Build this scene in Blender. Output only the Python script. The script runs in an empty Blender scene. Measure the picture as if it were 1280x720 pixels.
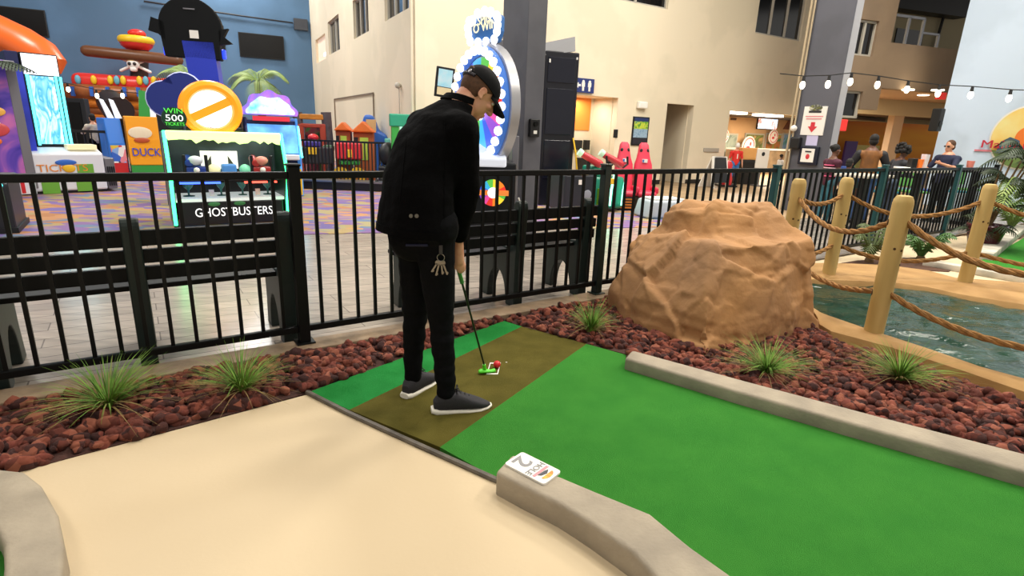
import bpy, bmesh, math, random
import numpy as np
from mathutils import Vector, Matrix, noise as mnoise
random.seed(7)
C = bpy.context.scene.collection
SC = bpy.context.scene
PI = math.pi
# ------------------------------------------------------------------ camera (measured from the photograph)
FPX, PITCH, ROLL, CAMH = 690.5, 0.2776, 0.0395, 1.342
_F = Vector((0, math.cos(PITCH), -math.sin(PITCH))); _R = Vector((1, 0, 0)); _U = _R.cross(_F)
CR = _R*math.cos(ROLL)+_U*math.sin(ROLL); CU = -_R*math.sin(ROLL)+_U*math.cos(ROLL)
CAM = Vector((0, 0, CAMH))
def ray(x, y): return _F + CR*((x-640)/FPX) - CU*((y-360)/FPX)
def G(x, y, z=0.0):
    d = ray(x, y); return CAM + d*((z-CAMH)/d.z)
def V(x, y, Y):
    d = ray(x, y); return CAM + d*(Y/d.y)
cam = bpy.data.cameras.new('camera'); co = bpy.data.objects.new('camera', cam); C.objects.link(co)
m = Matrix((CR, CU, -_F)).transposed().to_4x4(); m.translation = CAM; co.matrix_world = m
cam.sensor_width = 36; cam.lens = FPX/1280*36; cam.clip_start = .02; cam.clip_end = 200
SC.camera = co
# ------------------------------------------------------------------ materials
def lin(c):
    return tuple(((v/255)/12.92 if v/255 <= .04045 else ((v/255+.055)/1.055)**2.4) for v in c)+(1.0,)
def hx(s): return tuple(int(s[i:i+2], 16) for i in (0, 2, 4))
_mc = {}
def mat(name, col, rough=.6, metal=0., noise=None, bump=None, emit=0., col2=None, spec=.5, detail=4, coat=0., alpha=1., stretch=None):
    """noise=(scale, mix) blends col to col2 (default darker) by a noise; bump=(scale, strength)."""
    if name in _mc: return _mc[name]
    if isinstance(col, str): col = hx(col)
    if isinstance(col2, str): col2 = hx(col2)
    M = bpy.data.materials.new(name); M.use_nodes = True; nt = M.node_tree; b = nt.nodes['Principled BSDF']
    b.inputs['Base Color'].default_value = lin(col); b.inputs['Roughness'].default_value = rough
    b.inputs['Metallic'].default_value = metal; b.inputs['Specular IOR Level'].default_value = spec
    b.inputs['Coat Weight'].default_value = coat
    if alpha < 1: b.inputs['Alpha'].default_value = alpha
    if emit:
        b.inputs['Emission Color'].default_value = lin(col); b.inputs['Emission Strength'].default_value = emit
    tc = nt.nodes.new('ShaderNodeTexCoord'); src = tc.outputs['Object']
    if stretch:
        mp = nt.nodes.new('ShaderNodeMapping'); mp.inputs['Scale'].default_value = stretch
        nt.links.new(src, mp.inputs['Vector']); src = mp.outputs['Vector']
    if noise:
        n = nt.nodes.new('ShaderNodeTexNoise'); n.inputs['Scale'].default_value = noise[0]; n.inputs['Detail'].default_value = detail
        r = nt.nodes.new('ShaderNodeValToRGB'); r.color_ramp.elements[0].position = .5-.5*noise[1]*.6-.02; r.color_ramp.elements[1].position = .5+.3*noise[1]+.02
        c2 = col2 or tuple(int(v*(1-noise[1]*.45)) for v in col)
        r.color_ramp.elements[0].color = lin(c2); r.color_ramp.elements[1].color = lin(col)
        nt.links.new(src, n.inputs['Vector']); nt.links.new(n.outputs['Fac'], r.inputs['Fac'])
        nt.links.new(r.outputs['Color'], b.inputs['Base Color'])
        if emit: nt.links.new(r.outputs['Color'], b.inputs['Emission Color'])
    if bump:
        n = nt.nodes.new('ShaderNodeTexNoise'); n.inputs['Scale'].default_value = bump[0]; n.inputs['Detail'].default_value = 5
        bp = nt.nodes.new('ShaderNodeBump'); bp.inputs['Strength'].default_value = bump[1]; bp.inputs['Distance'].default_value = bump[2] if len(bump) > 2 else .02
        nt.links.new(src, n.inputs['Vector']); nt.links.new(n.outputs['Fac'], bp.inputs['Height']); nt.links.new(bp.outputs['Normal'], b.inputs['Normal'])
    _mc[name] = M; return M
def art(name, cols, scale=4., emit=0., rough=.4, kind='noise', stretch=(1, 1, 1), dist=1.5):
    """printed or shown picture: a band of colours over a noise or voronoi field"""
    if name in _mc: return _mc[name]
    M = bpy.data.materials.new(name); M.use_nodes = True; nt = M.node_tree; b = nt.nodes['Principled BSDF']
    tc = nt.nodes.new('ShaderNodeTexCoord'); mp = nt.nodes.new('ShaderNodeMapping'); mp.inputs['Scale'].default_value = stretch
    nt.links.new(tc.outputs['Object'], mp.inputs['Vector'])
    if kind == 'noise':
        n = nt.nodes.new('ShaderNodeTexNoise'); n.inputs['Scale'].default_value = scale; n.inputs['Distortion'].default_value = dist; n.inputs['Detail'].default_value = 3
        o = n.outputs['Fac']; lo, hi = .32, .68
    else:
        n = nt.nodes.new('ShaderNodeTexVoronoi'); n.inputs['Scale'].default_value = scale
        sp = nt.nodes.new('ShaderNodeSeparateColor'); nt.links.new(n.outputs['Color'], sp.inputs['Color']); o = sp.outputs['Red']; lo, hi = 0, 1
    nt.links.new(mp.outputs['Vector'], n.inputs['Vector'])
    r = nt.nodes.new('ShaderNodeValToRGB'); e = r.color_ramp.elements
    if kind != 'noise': r.color_ramp.interpolation = 'CONSTANT'
    cols = [hx(c) if isinstance(c, str) else c for c in cols]; k = len(cols)
    while len(e) < k: e.new(.5)
    for i, c in enumerate(cols):
        e[i].position = lo+(hi-lo)*i/max(1, k-1 if kind == 'noise' else k); e[i].color = lin(c)
    nt.links.new(o, r.inputs['Fac']); nt.links.new(r.outputs['Color'], b.inputs['Base Color'])
    b.inputs['Roughness'].default_value = rough
    if emit:
        nt.links.new(r.outputs['Color'], b.inputs['Emission Color']); b.inputs['Emission Strength'].default_value = emit
    _mc[name] = M; return M
# ------------------------------------------------------------------ mesh builder
def wm(o):
    mm = o.matrix_basis.copy()
    while o.parent: o = o.parent; mm = o.matrix_basis @ mm
    return mm
def orth(d):
    d = d.normalized(); a = Vector((0, 0, 1)) if abs(d.z) < .9 else Vector((1, 0, 0))
    x = a.cross(d).normalized(); return x, d.cross(x)
class MB:
    def __init__(s, M=None): s.v = []; s.f = []; s.mi = []; s.m = 0; s.M = M or Matrix()
    def add(s, vs, fs):
        o = len(s.v); s.v += [s.M @ Vector(p) for p in vs]; s.f += [[i+o for i in f] for f in fs]; s.mi += [s.m]*len(fs); return s
    def box(s, x0, x1, y0, y1, z0, z1):
        return s.add([(x0, y0, z0), (x1, y0, z0), (x1, y1, z0), (x0, y1, z0), (x0, y0, z1), (x1, y0, z1), (x1, y1, z1), (x0, y1, z1)],
                     [(0, 3, 2, 1), (4, 5, 6, 7), (0, 1, 5, 4), (1, 2, 6, 5), (2, 3, 7, 6), (3, 0, 4, 7)])
    def cbox(s, c, sx, sy, sz): return s.box(c[0]-sx/2, c[0]+sx/2, c[1]-sy/2, c[1]+sy/2, c[2]-sz/2, c[2]+sz/2)
    def prism(s, pts, vec):
        pts = [Vector(p) for p in pts]; vec = Vector(vec); n = len(pts)
        nrm = sum(((pts[i]-pts[0]).cross(pts[(i+1) % n]-pts[0]) for i in range(n)), Vector())
        if nrm.dot(vec) > 0: pts.reverse()
        return s.add(pts+[p+vec for p in pts], [list(range(n)), list(range(2*n-1, n-1, -1))]+[[(i+1) % n, i, i+n, (i+1) % n+n] for i in range(n)])
    def rings(s, R, cap=True, closed=False):
        n = len(R[0]); vs = [p for r in R for p in r]; fs = []
        k = len(R)
        for j in range(k if closed else k-1):
            a = j*n; b = ((j+1) % k)*n
            for i in range(n): fs.append((a+i, a+(i+1) % n, b+(i+1) % n, b+i))
        if cap and not closed: fs += [list(range(n-1, -1, -1)), [(k-1)*n+i for i in range(n)]]
        return s.add(vs, fs)
    def cyl(s, p0, p1, r0, r1=None, n=14):
        p0 = Vector(p0); p1 = Vector(p1); r1 = r0 if r1 is None else r1; x, y = orth(p1-p0)
        return s.rings([[p+(x*math.cos(2*PI*i/n)+y*math.sin(2*PI*i/n))*r for i in range(n)] for p, r in ((p0, r0), (p1, r1))])
    def tube(s, P, r, n=8, closed=False, cap=True):
        P = [Vector(p) for p in P]; k = len(P); R = []; x = None
        for i in range(k):
            a = P[(i-1) % k] if (closed or i > 0) else P[i]; b = P[(i+1) % k] if (closed or i < k-1) else P[i]
            t = (b-a).normalized()
            if x is None: x, _ = orth(t)
            x = (x-t*x.dot(t)).normalized(); y = t.cross(x); rr = r[i] if isinstance(r, (list, tuple)) else r
            R.append([P[i]+(x*math.cos(2*PI*j/n)+y*math.sin(2*PI*j/n))*rr for j in range(n)])
        return s.rings(R, cap, closed)
    def lathe(s, prof, c=(0, 0, 0), n=24):
        c = Vector(c); return s.rings([[c+Vector((r*math.cos(2*PI*i/n), r*math.sin(2*PI*i/n), z)) for i in range(n)] for r, z in prof])
    def ell(s, c, rad, rot=None, nu=16, nv=10):
        c = Vector(c); rot = rot or Matrix.Identity(3)
        if isinstance(rad, (int, float)): rad = (rad,)*3
        R = []
        for j in range(nv+1):
            th = PI*min(max(j/nv, .012), .988); R.append([c+rot @ Vector((rad[0]*math.sin(th)*math.cos(2*PI*i/nu), rad[1]*math.sin(th)*math.sin(2*PI*i/nu), -rad[2]*math.cos(th))) for i in range(nu)])
        return s.rings(R)
    def cap(s, p0, p1, r0, r1=None, n=14):       # tapered capsule
        p0 = Vector(p0); p1 = Vector(p1); r1 = r0 if r1 is None else r1; t = (p1-p0).normalized(); x, y = orth(t); R = []
        def ring(p, r): return [p+(x*math.cos(2*PI*i/n)+y*math.sin(2*PI*i/n))*r for i in range(n)]
        for a in (80, 55, 28): R.append(ring(p0-t*r0*math.sin(math.radians(a)), r0*math.cos(math.radians(a))))
        R.append(ring(p0, r0)); R.append(ring(p1, r1))
        for a in (28, 55, 80): R.append(ring(p1+t*r1*math.sin(math.radians(a)), r1*math.cos(math.radians(a))))
        return s.rings(R)
    def text(s, txt, size, o, xd, yd, ext=.003, align='CENTER', sx=1.):
        """lettering as solid geometry; o = baseline point, xd reading direction, yd letter-up"""
        vs, fs = text_geo(txt, align); o = Vector(o); xd = Vector(xd).normalized(); yd = Vector(yd).normalized(); zd = xd.cross(yd)
        return s.add([o+xd*(p[0]*size*sx)+yd*(p[1]*size)+zd*((p[2]+.05)*ext/.05*.5) for p in vs], fs)
    def build(s, name, mats, parent=None, world=False, loc=None, rz=0., smooth=False, bevel=0., remesh=0., smooth_it=4, seg=2, decim=0.):
        me = bpy.data.meshes.new(name); o = bpy.data.objects.new(name, me); C.objects.link(o)
        if loc is not None: o.location = Vector(loc)
        o.rotation_euler.z = rz
        if parent: o.parent = parent
        vs = s.v
        if world or (loc is not None and parent is None):
            inv = wm(o).inverted(); vs = [inv @ p for p in vs]
        me.from_pydata(vs, [], s.f)
        if not isinstance(mats, (list, tuple)): mats = [mats]
        for q in mats: me.materials.append(q)
        if len(mats) > 1: me.polygons.foreach_set('material_index', s.mi)
        me.update()
        if remesh:
            md = o.modifiers.new('r', 'REMESH'); md.mode = 'VOXEL'; md.voxel_size = remesh
            if smooth_it: sm = o.modifiers.new('s', 'SMOOTH'); sm.iterations = smooth_it; sm.factor = .5
            if decim: dm = o.modifiers.new('d', 'DECIMATE'); dm.ratio = decim
            dg = bpy.context.evaluated_depsgraph_get(); nm = bpy.data.meshes.new_from_object(o.evaluated_get(dg)); o.modifiers.clear()
            o.data = nm; bpy.data.meshes.remove(me); me = nm; me.name = name
            if not me.materials:
                for q in mats: me.materials.append(q)
            smooth = True
        elif bevel:
            bm = bmesh.new(); bm.from_mesh(me); bmesh.ops.recalc_face_normals(bm, faces=bm.faces)
            es = [e for e in bm.edges if len(e.link_faces) == 2 and e.calc_face_angle(0) > .5]
            bmesh.ops.bevel(bm, geom=es, offset=bevel, segments=seg, profile=.5, affect='EDGES', clamp_overlap=True); bm.to_mesh(me); bm.free()
        if smooth:
            me.polygons.foreach_set('use_smooth', [True]*len(me.polygons))
            if not remesh: me.set_sharp_from_angle(angle=.7)
        me.update(); return o
_tg = {}
def text_geo(txt, align='CENTER'):
    if (txt, align) in _tg: return _tg[txt, align]
    cu = bpy.data.curves.new('t', 'FONT'); cu.body = txt; cu.align_x = align; cu.extrude = .05; cu.size = 1; cu.resolution_u = 3; cu.offset = .015 if txt in ('2', 'HOLE') else 0
    o = bpy.data.objects.new('t', cu); C.objects.link(o); dg = bpy.context.evaluated_depsgraph_get(); dg.update()
    me = o.evaluated_get(dg).to_mesh(); vs = [tuple(v.co) for v in me.vertices]; fs = [list(p.vertices) for p in me.polygons]
    o.evaluated_get(dg).to_mesh_clear(); bpy.data.objects.remove(o); bpy.data.curves.remove(cu); _tg[txt, align] = (vs, fs); return vs, fs
def tag(o, label=None, cat=None, group=None, kind=None):
    if label: o['label'] = label
    if cat: o['category'] = cat
    if group: o['group'] = group
    if kind: o['kind'] = kind
    return o
def thing(name, label, cat, loc=(0, 0, 0), rz=0., group=None):
    o = bpy.data.objects.new(name, None); C.objects.link(o); o.location = Vector(loc); o.rotation_euler.z = rz; o.empty_display_size = .1
    return tag(o, label, cat, group)
def struct(mb, name, mats, **k): return tag(mb.build(name, mats, **k), kind='structure')
def copy_tree(o, parent=None):
    c = o.copy(); C.objects.link(c); c.parent = parent
    for ch in [x for x in bpy.data.objects if x.parent == o]: copy_tree(ch, c)
    return c
class Frame:      # footprint from two measured ground points: local x along the front, y to the back
    def __init__(s, P, Q):
        s.P = Vector(P); s.Q = Vector(Q); d = s.Q-s.P; s.w = d.length; s.rz = math.atan2(d.y, d.x)
        s.M = Matrix.Translation(s.P) @ Matrix.Rotation(s.rz, 4, 'Z')
    def zat(s, px, py): return V(px, py, s.P.y).z
class Wall:       # vertical plane, u along its direction, features read from the photo by ray intersection
    def __init__(s, p, d):
        s.p = Vector((p[0], p[1], 0)); s.d = Vector((d[0], d[1], 0)).normalized(); s.n = Vector((s.d.y, -s.d.x, 0))
    def uz(s, px, py, off=0.):
        r = ray(px, py); t = (s.p+s.n*off-CAM).dot(s.n)/r.dot(s.n); q = CAM+r*t; return (q-s.p).dot(s.d), q.z
    def pt(s, u, z, off=0.): return s.p+s.d*u+s.n*off+Vector((0, 0, z))
    def mtx(s): # local x along wall, local y INTO the wall, z up
        return Matrix.Translation(s.p) @ Matrix.Rotation(math.atan2(s.d.y, s.d.x), 4, 'Z')
    def rz(s): return math.atan2(s.d.y, s.d.x)
def wall_mesh(W, u0, u1, z0, z1, holes=(), t=.15, off=0.):
    us = sorted({u0, u1, *[h[0] for h in holes], *[h[1] for h in holes]}); zs = sorted({z0, z1, *[h[2] for h in holes], *[h[3] for h in holes]})
    us = [u for u in us if u0 <= u <= u1]; zs = [z for z in zs if z0 <= z <= z1]
    mb = MB(W.mtx())
    for a, b in zip(us, us[1:]):
        for c, d in zip(zs, zs[1:]):
            if any(h[0] <= (a+b)/2 <= h[1] and h[2] <= (c+d)/2 <= h[3] for h in holes): continue
            mb.box(a, b, off, off+t, c, d)
    return mb
# ================================================================== GROUND
FD = Vector((.827, .562, 0)).normalized(); FN = Vector((-FD.y, FD.x, 0)); F0 = Vector((-2.44, 2.39, 0))
FRZ = math.atan2(FD.y, FD.x)
def fl(s, off=0., z=0.): return F0+FD*s+FN*off+Vector((0, 0, z))
def flat(name, pts, z, m, thick=.02, kind='structure'):
    mb = MB(); mb.prism([(p[0], p[1], z) for p in pts], (0, 0, -thick)); o = mb.build(name, m); 
    if kind: tag(o, kind=kind)
    return o
M_conc = mat('path_concrete', 'cbb897', .75, noise=(.9, .8), bump=(60, .12, .004), col2='c7b392')
M_tanfloor = mat('tan_floor', 'b79c79', .5, noise=(1.5, .4))
M_turf = mat('putting_turf', '459438', .95, noise=(5, .45), col2='3d8c34', bump=(420, .9, .012), detail=10, spec=.12)
M_turf2 = mat('bright_turf', '2f9a48', .95, noise=(5, .4), col2='248a3c', bump=(420, .9, .012), detail=10, spec=.12)
M_mat = mat('tee_mat_olive', '625a26', .95, noise=(7, .4), col2='565020', bump=(500, .7, .01), detail=10, spec=.12)
M_curb = mat('grey_cast_concrete', 'a89c88', .8, noise=(6, .6), col2='8c8272', bump=(70, .35, .006), detail=8)
M_lava_soil = mat('dark_soil', '4a2a22', .95, noise=(30, .6), bump=(60, .6, .02))
# lava stones: colour varies stone by stone through a cell texture
def cells(name, cols, scale, rough=.9, bump=None):
    M = art(name, cols, scale, kind='cell', rough=rough); nt = M.node_tree
    if bump:
        n = nt.nodes.new('ShaderNodeTexNoise'); n.inputs['Scale'].default_value = bump[0]; n.inputs['Detail'].default_value = 6
        bp = nt.nodes.new('ShaderNodeBump'); bp.inputs['Strength'].default_value = bump[1]; bp.inputs['Distance'].default_value = .01
        nt.links.new(n.outputs['Fac'], bp.inputs['Height']); nt.links.new(bp.outputs['Normal'], nt.nodes['Principled BSDF'].inputs['Normal'])
    return M
M_lava = cells('red_lava_stone', ['5e2a1d', '78382a', '8a4733', '48211a', '6b3224', '3d1b17', '965640'], 24, bump=(160, .8))
# hall floors
CA0, CB0 = Vector((-5.7, 5.75, 0)), Vector((-1.7, 7.14, 0)); CD0 = (CB0-CA0).normalized(); CN0 = Vector((-CD0.y, CD0.x, 0))
flat('floor', [(-40, -6), (40, -6), (40, 45), (-40, 45)], -.05, M_tanfloor)
flat('floor_hall', [fl(-30, 13.5), fl(60, 13.5), fl(60, 60), fl(-30, 60)], -.012, M_tanfloor, .015)
flat('floor_lobby', [CA0+CD0*8.8, fl(40, .02), fl(60, 20), CA0+CD0*16+CN0*16, CA0+CD0*8.8+CN0*6.5], -.006, M_tanfloor, .006)
def planks(name, c1, c2, c3, rz, sx=1.):
    M = bpy.data.materials.new(name); M.use_nodes = True; nt = M.node_tree; b = nt.nodes['Principled BSDF']
    tc = nt.nodes.new('ShaderNodeTexCoord'); mp = nt.nodes.new('ShaderNodeMapping'); mp.inputs['Rotation'].default_value = (0, 0, -rz)
    br = nt.nodes.new('ShaderNodeTexBrick'); br.inputs['Scale'].default_value = 1; br.inputs['Brick Width'].default_value = 1.2; br.inputs['Row Height'].default_value = .17
    br.inputs['Mortar Size'].default_value = .004; br.inputs['Color1'].default_value = lin(hx(c1)); br.inputs['Color2'].default_value = lin(hx(c2)); br.inputs['Mortar'].default_value = lin(hx(c3))
    no = nt.nodes.new('ShaderNodeTexNoise'); no.inputs['Scale'].default_value = 6; m2 = nt.nodes.new('ShaderNodeMapping'); m2.inputs['Rotation'].default_value = (0, 0, -rz); m2.inputs['Scale'].default_value = (.4, 3, 1)
    mx = nt.nodes.new('ShaderNodeMix'); mx.data_type = 'RGBA'; mx.blend_type = 'MULTIPLY'; mx.inputs['Factor'].default_value = .5
    rp = nt.nodes.new('ShaderNodeValToRGB'); rp.color_ramp.elements[0].position = .35; rp.color_ramp.elements[0].color = (.5, .5, .5, 1); rp.color_ramp.elements[1].position = .65
    L = nt.links.new; L(tc.outputs['Object'], mp.inputs[0]); L(mp.outputs[0], br.inputs['Vector']); L(tc.outputs['Object'], m2.inputs[0]); L(m2.outputs[0], no.inputs['Vector'])
    L(no.outputs['Fac'], rp.inputs[0]); L(br.outputs['Color'], mx.inputs['A']); L(rp.outputs[0], mx.inputs['B']); L(mx.outputs['Result'], b.inputs['Base Color'])
    b.inputs['Roughness'].default_value = .22; return M
M_plank = planks('weathered_planks', 'aca195', '988f85', '746c64', FRZ)
flat('floor_plank_walk', [fl(-6, .02), fl(40, .02), fl(40, 14), fl(-6, 14)], -.012, M_plank, .015)
CA, CB = Vector((-5.7, 5.75, 0)), Vector((-1.7, 7.14, 0)); cd = (CB-CA).normalized(); cn = Vector((-cd.y, cd.x, 0))
M_carpet = art('arcade_carpet', ['7d5f8f', 'a8744d', 'a08a5f', '6e5f96', 'b5835a', '8f7486', '64748f', '9a8f6a'], 3.4, rough=.95, kind='cell', stretch=(1, 1.9, 1))
flat('floor_carpet', [CA-cd*14, CA+cd*9.2, CA+cd*9.2+cn*6.5, CA+cd*5+cn*16, CA-cd*14+cn*16], -.004, M_carpet, .01)
# foreground path
flat('floor_path', [(-3.5, -3), (1.6, -3), (1.6, .6), (.72, 1.37), (.42, 1.62), (.12, 1.86), (-.04, 1.90), (-.3, 2.06), (-.62, 2.32), (-1.01, 2.58), (-1.84, 1.87), (-3.5, .5)], 0, M_conc, .05)
# ------------------------------------------------------------------ putting green, in pile-carpet pieces
A_ = [G(388, 492), G(437, 515), G(550, 562), G(618, 600)]
tl = G(630, 403); b1 = G(652, 410); b2 = G(733, 432)
tz = .012
def turf(name, pts, m, label, cat='turf'):
    mb = MB(); mb.prism([(p[0], p[1], tz) for p in pts], (0, 0, -.03)); return tag(mb.build(name, m), label, cat)
g1 = turf('turf_strip', [A_[0], A_[1], b1, tl], M_turf2, 'narrow bright green turf strip at the far left edge of the tee mat')
g2 = turf('tee_mat', [A_[1], A_[2], b2, b1], M_mat, 'olive brown tee mat band under the shoes of the golfer', 'mat')
g3 = turf('putting_turf', [A_[2], A_[3], (.03, 1.98), (.3, 1.78), (.72, 1.42), (1.6, .7), (3.2, -.2), (4.2, .9), (2.4, 2.02), (.78, 3.14), (.73, 3.24), b2], M_turf, 'broad green putting turf running between the two grey curbs')
# rounded edging where the turf meets the path
mb = MB(); P = [Vector((p.x, p.y, .008)) for p in (G(384, 492), G(437, 519), G(500, 548), G(560, 575), G(622, 603))]
mb.tube(P, .013, 8); tag(mb.build('edge_trim', mat('edge_metal', '6b6358', .5, noise=(20, .6)), smooth=True), 'thin grey edging strip between the tee mat and the beige path', 'edging')
# ------------------------------------------------------------------ curbs
def curb(name, far, near, z, label, m=M_curb, bev=.018):
    """far/near: matching top outlines"""
    n = len(far); R = []
    for a, b in zip(far, near):
        a = Vector(a); b = Vector(b); R.append([Vector((a.x, a.y, -.02)), Vector((b.x, b.y, -.02)), Vector((b.x, b.y, z)), Vector((a.x, a.y, z))])
    mb = MB(); mb.rings(R); o = mb.build(name, m, bevel=bev, seg=3, smooth=True); return tag(o, label, 'curb')
z = .1
far = [G(641, 566, z), G(690, 590, z), G(745, 613, z), G(814, 641, z), G(864, 682, z), G(918, 720, z)]
near = [G(619, 589, z), G(660, 610, z), G(700, 629, z), G(740, 654, z), G(790, 688, z), G(822, 722, z)]
e1 = (far[-1]-far[-2]); e2 = (near[-1]-near[-2])
far += [far[-1]+Vector((.2, -.38, 0)), far[-1]+Vector((.3, -1., 0))]; near += [near[-1]+Vector((.16, -.42, 0)), near[-1]+Vector((.24, -1.1, 0))]
for q in far+near: q.z = 0
curb('concrete_curb', far, near, z, 'curved grey concrete curb in the foreground carrying the hole sign')
z = .085
far = [G(790, 437, z), G(930, 475, z), G(1100, 520, z), G(1280, 566, z)]; near = [G(781, 447, z), G(920, 488, z), G(1095, 537, z), G(1280, 588, z)]
d_ = (far[-1]-far[0]).normalized(); far.append(far[-1]+d_*2.); near.append(near[-1]+d_*2.)
for q in far+near: q.z = 0
far_right_curb = [q.copy() for q in far]
curb('concrete_curb', far, near, z, 'straight grey concrete curb between the green turf and the boulder bed')
z = .1
far = [G(-60, 580, z), G(0, 585, z), G(30, 588, z), G(52, 605, z), G(72, 640, z), G(80, 680, z), G(76, 740, z)]
near = [G(-60, 640, z), G(-45, 645, z), G(-20, 650, z), G(-6, 660, z), G(3, 680, z), G(4, 705, z), G(0, 745, z)]
for q in far+near: q.z = 0
curb('concrete_curb', far, near, z, 'rounded grey concrete curb end at the lower left corner')
mb = MB(); mb.prism([(p.x, p.y, .012) for p in near[1:]+[near[-1]+Vector((-.8, -.2, 0)), near[1]+Vector((-.9, -.5, 0))]], (0, 0, -.02))
tag(mb.build('putting_turf', M_turf), 'scrap of green turf enclosed by the rounded curb at lower left', 'turf')
# hole sign on the foreground curb
c4 = [G(654, 564.5, .105), G(697, 589, .105), G(685, 607, .105), G(629, 581, .105)]
cen = sum(c4, Vector())/4; xd = ((c4[1]-c4[0])+(c4[2]-c4[3])); L_ = xd.length/2; xd.normalize(); yd = Vector((-xd.y, xd.x, 0)); W_ = ((c4[0]-c4[3]).dot(yd)+(c4[1]-c4[2]).dot(yd))/2
sg = thing('hole_sign', 'white hole 2 plaque lying on top of the foreground curb', 'sign', (cen.x, cen.y, .1), math.atan2(xd.y, xd.x))
mb = MB(); pts = []
for cx, cy, a0 in ((L_/2-.012, W_/2-.012, 0), (-L_/2+.012, W_/2-.012, 90), (-L_/2+.012, -W_/2+.012, 180), (L_/2-.012, -W_/2+.012, 270)):
    for k in range(5): a = math.radians(a0+k*22.5); pts.append((cx+.012*math.cos(a), cy+.012*math.sin(a), 0))
mb.prism(pts, (0, 0, .008)); mb.build('plaque', mat('sign_white', 'f3efe6', .35), sg)
# characters read with their tops toward the emblem end
mb = MB(); X = L_/2
ink = mat('sign_grey_ink', '8b8a8a', .6); 
mb.text('2', X*1.02, (-X*.86, .0, .0082), (0, -1, 0), (1, 0, 0), .0015, sx=1.25)
mb.text('HOLE', X*.36, (X*.02, 0, .0082), (0, -1, 0), (1, 0, 0), .0015, sx=1.15)
mb.build('lettering', ink, sg)
mb = MB(); mb.prism([(X*.34, -W_*.40, .008), (X*.46, -W_*.40, .008), (X*.46, W_*.40, .008), (X*.34, W_*.40, .008)], (0, 0, .0012)); mb.build('banner', mat('sign_pink', 'd98b92', .5), sg)
mb = MB(); mb.prism([(X*.70+math.cos(a)*X*.2, math.sin(a)*W_*.3, .008) for a in np.linspace(-PI/2, PI/2, 14)], (0, 0, .0012)); mb.build('emblem_sun', mat('sign_yellow', 'e6c243', .5, noise=(60, .5), col2='d9813a'), sg)
mb = MB(); mb.prism([(X*.48, -W_*.26, .008), (X*.6, -W_*.18, .008), (X*.68, .05*W_, .008), (X*.56, W_*.26, .008), (X*.5, W_*.1, .008)], (0, 0, .002)); mb.build('emblem_shape', mat('sign_dark', '45434a', .5), sg)
# ------------------------------------------------------------------ lava mulch
def inpoly(p, P):
    c = False; n = len(P); j = n-1
    for i in range(n):
        if (P[i][1] > p[1]) != (P[j][1] > p[1]) and p[0] < (P[j][0]-P[i][0])*(p[1]-P[i][1])/(P[j][1]-P[i][1])+P[i][0]: c = not c
        j = i
    return c
def stone_shapes():
    out = []
    for k in range(7):
        bm = bmesh.new(); bmesh.ops.create_icosphere(bm, subdivisions=2, radius=1); off = Vector((k*7.3, k*3.1, 0)); sc = Vector((random.uniform(.8, 1.3), random.uniform(.7, 1.05), random.uniform(.55, .85)))
        for v in bm.verts:
            n = mnoise.noise(v.co*1.3+off)*.38+mnoise.noise(v.co*3.2+off)*.16; v.co = Vector((v.co.x*sc.x, v.co.y*sc.y, v.co.z*sc.z))*(1+n)
        out.append((np.array([v.co[:] for v in bm.verts]), np.array([[v.index for v in f.verts] for f in bm.faces]))); bm.free()
    return out
STN = stone_shapes()
def mulch(name, poly, count, label, rng, rmin=.019, rmax=.041, avoid=()):
    xs = [p[0] for p in poly]; ys = [p[1] for p in poly]; Vs = []; Fs = []; o = 0; k = 0; tries = 0
    while k < count and tries < count*20:
        tries += 1; x = rng.uniform(min(xs), max(xs)); y = rng.uniform(min(ys), max(ys))
        if not inpoly((x, y), poly) or any(inpoly((x, y), a) for a in avoid): continue
        v, f = STN[rng.randrange(7)]; r = rng.uniform(rmin, rmax)*(.8 if rng.random() < .5 else 1.1); a, b, c = (rng.uniform(0, 6.28) for _ in range(3))
        Rm = np.array(Matrix.Rotation(a, 3, 'Z') @ Matrix.Rotation(b*.15, 3, 'X')); Vs.append((v*r) @ Rm.T+np.array([x, y, rng.uniform(.0, .03)])); Fs.append(f+o); o += len(v); k += 1
    Vs = np.concatenate(Vs); Fs = np.concatenate(Fs); me = bpy.data.meshes.new(name)
    me.vertices.add(len(Vs)); me.vertices.foreach_set('co', Vs.ravel()); me.loops.add(Fs.size); me.loops.foreach_set('vertex_index', Fs.ravel().astype(np.int32))
    me.polygons.add(len(Fs)); me.polygons.foreach_set('loop_start', np.arange(0, Fs.size, 3, dtype=np.int32)); me.update(calc_edges=True); me.validate()
    me.materials.append(M_lava); ob = bpy.data.objects.new(name, me); C.objects.link(ob); return tag(ob, label, 'lava rock', kind='stuff')
rng = random.Random(3)
lp = [(-3.6, .45), (-1.87, 1.86), (-1.02, 2.60), (-.06, 3.80), fl(2.9, -.13)[:2], fl(-2.0, -.13)[:2]]
flat('ground_bed', [(-3.6, .4), (-1.84, 1.87), (-1.01, 2.59), (-.05, 3.82), fl(2.95, -.1), fl(-2.5, -.1)], .004, M_lava_soil)
mulch('lava_mulch', lp, 2500, 'red lava stones in the bed left of the tee mat along the bench', rng)
co_out = [G(1024, 400, .05), G(1038, 420, .05), G(1116, 441, .05), G(1209, 472, .05), G(1280, 500, .05)]
rp = [(-.02, 3.83), (.07, 3.68), (.5, 3.42), (.74, 3.27)]+[(q.x, q.y) for q in far_right_curb]+[(4.1, 1.6), (3.35, 2.2)]+[(q.x, q.y) for q in reversed(co_out)]+[(2.3, 4.9), fl(5.2, -.13)[:2], fl(2.95, -.13)[:2]]
flat('ground_bed_right', [(p[0], p[1]) for p in rp], .004, M_lava_soil)
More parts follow.
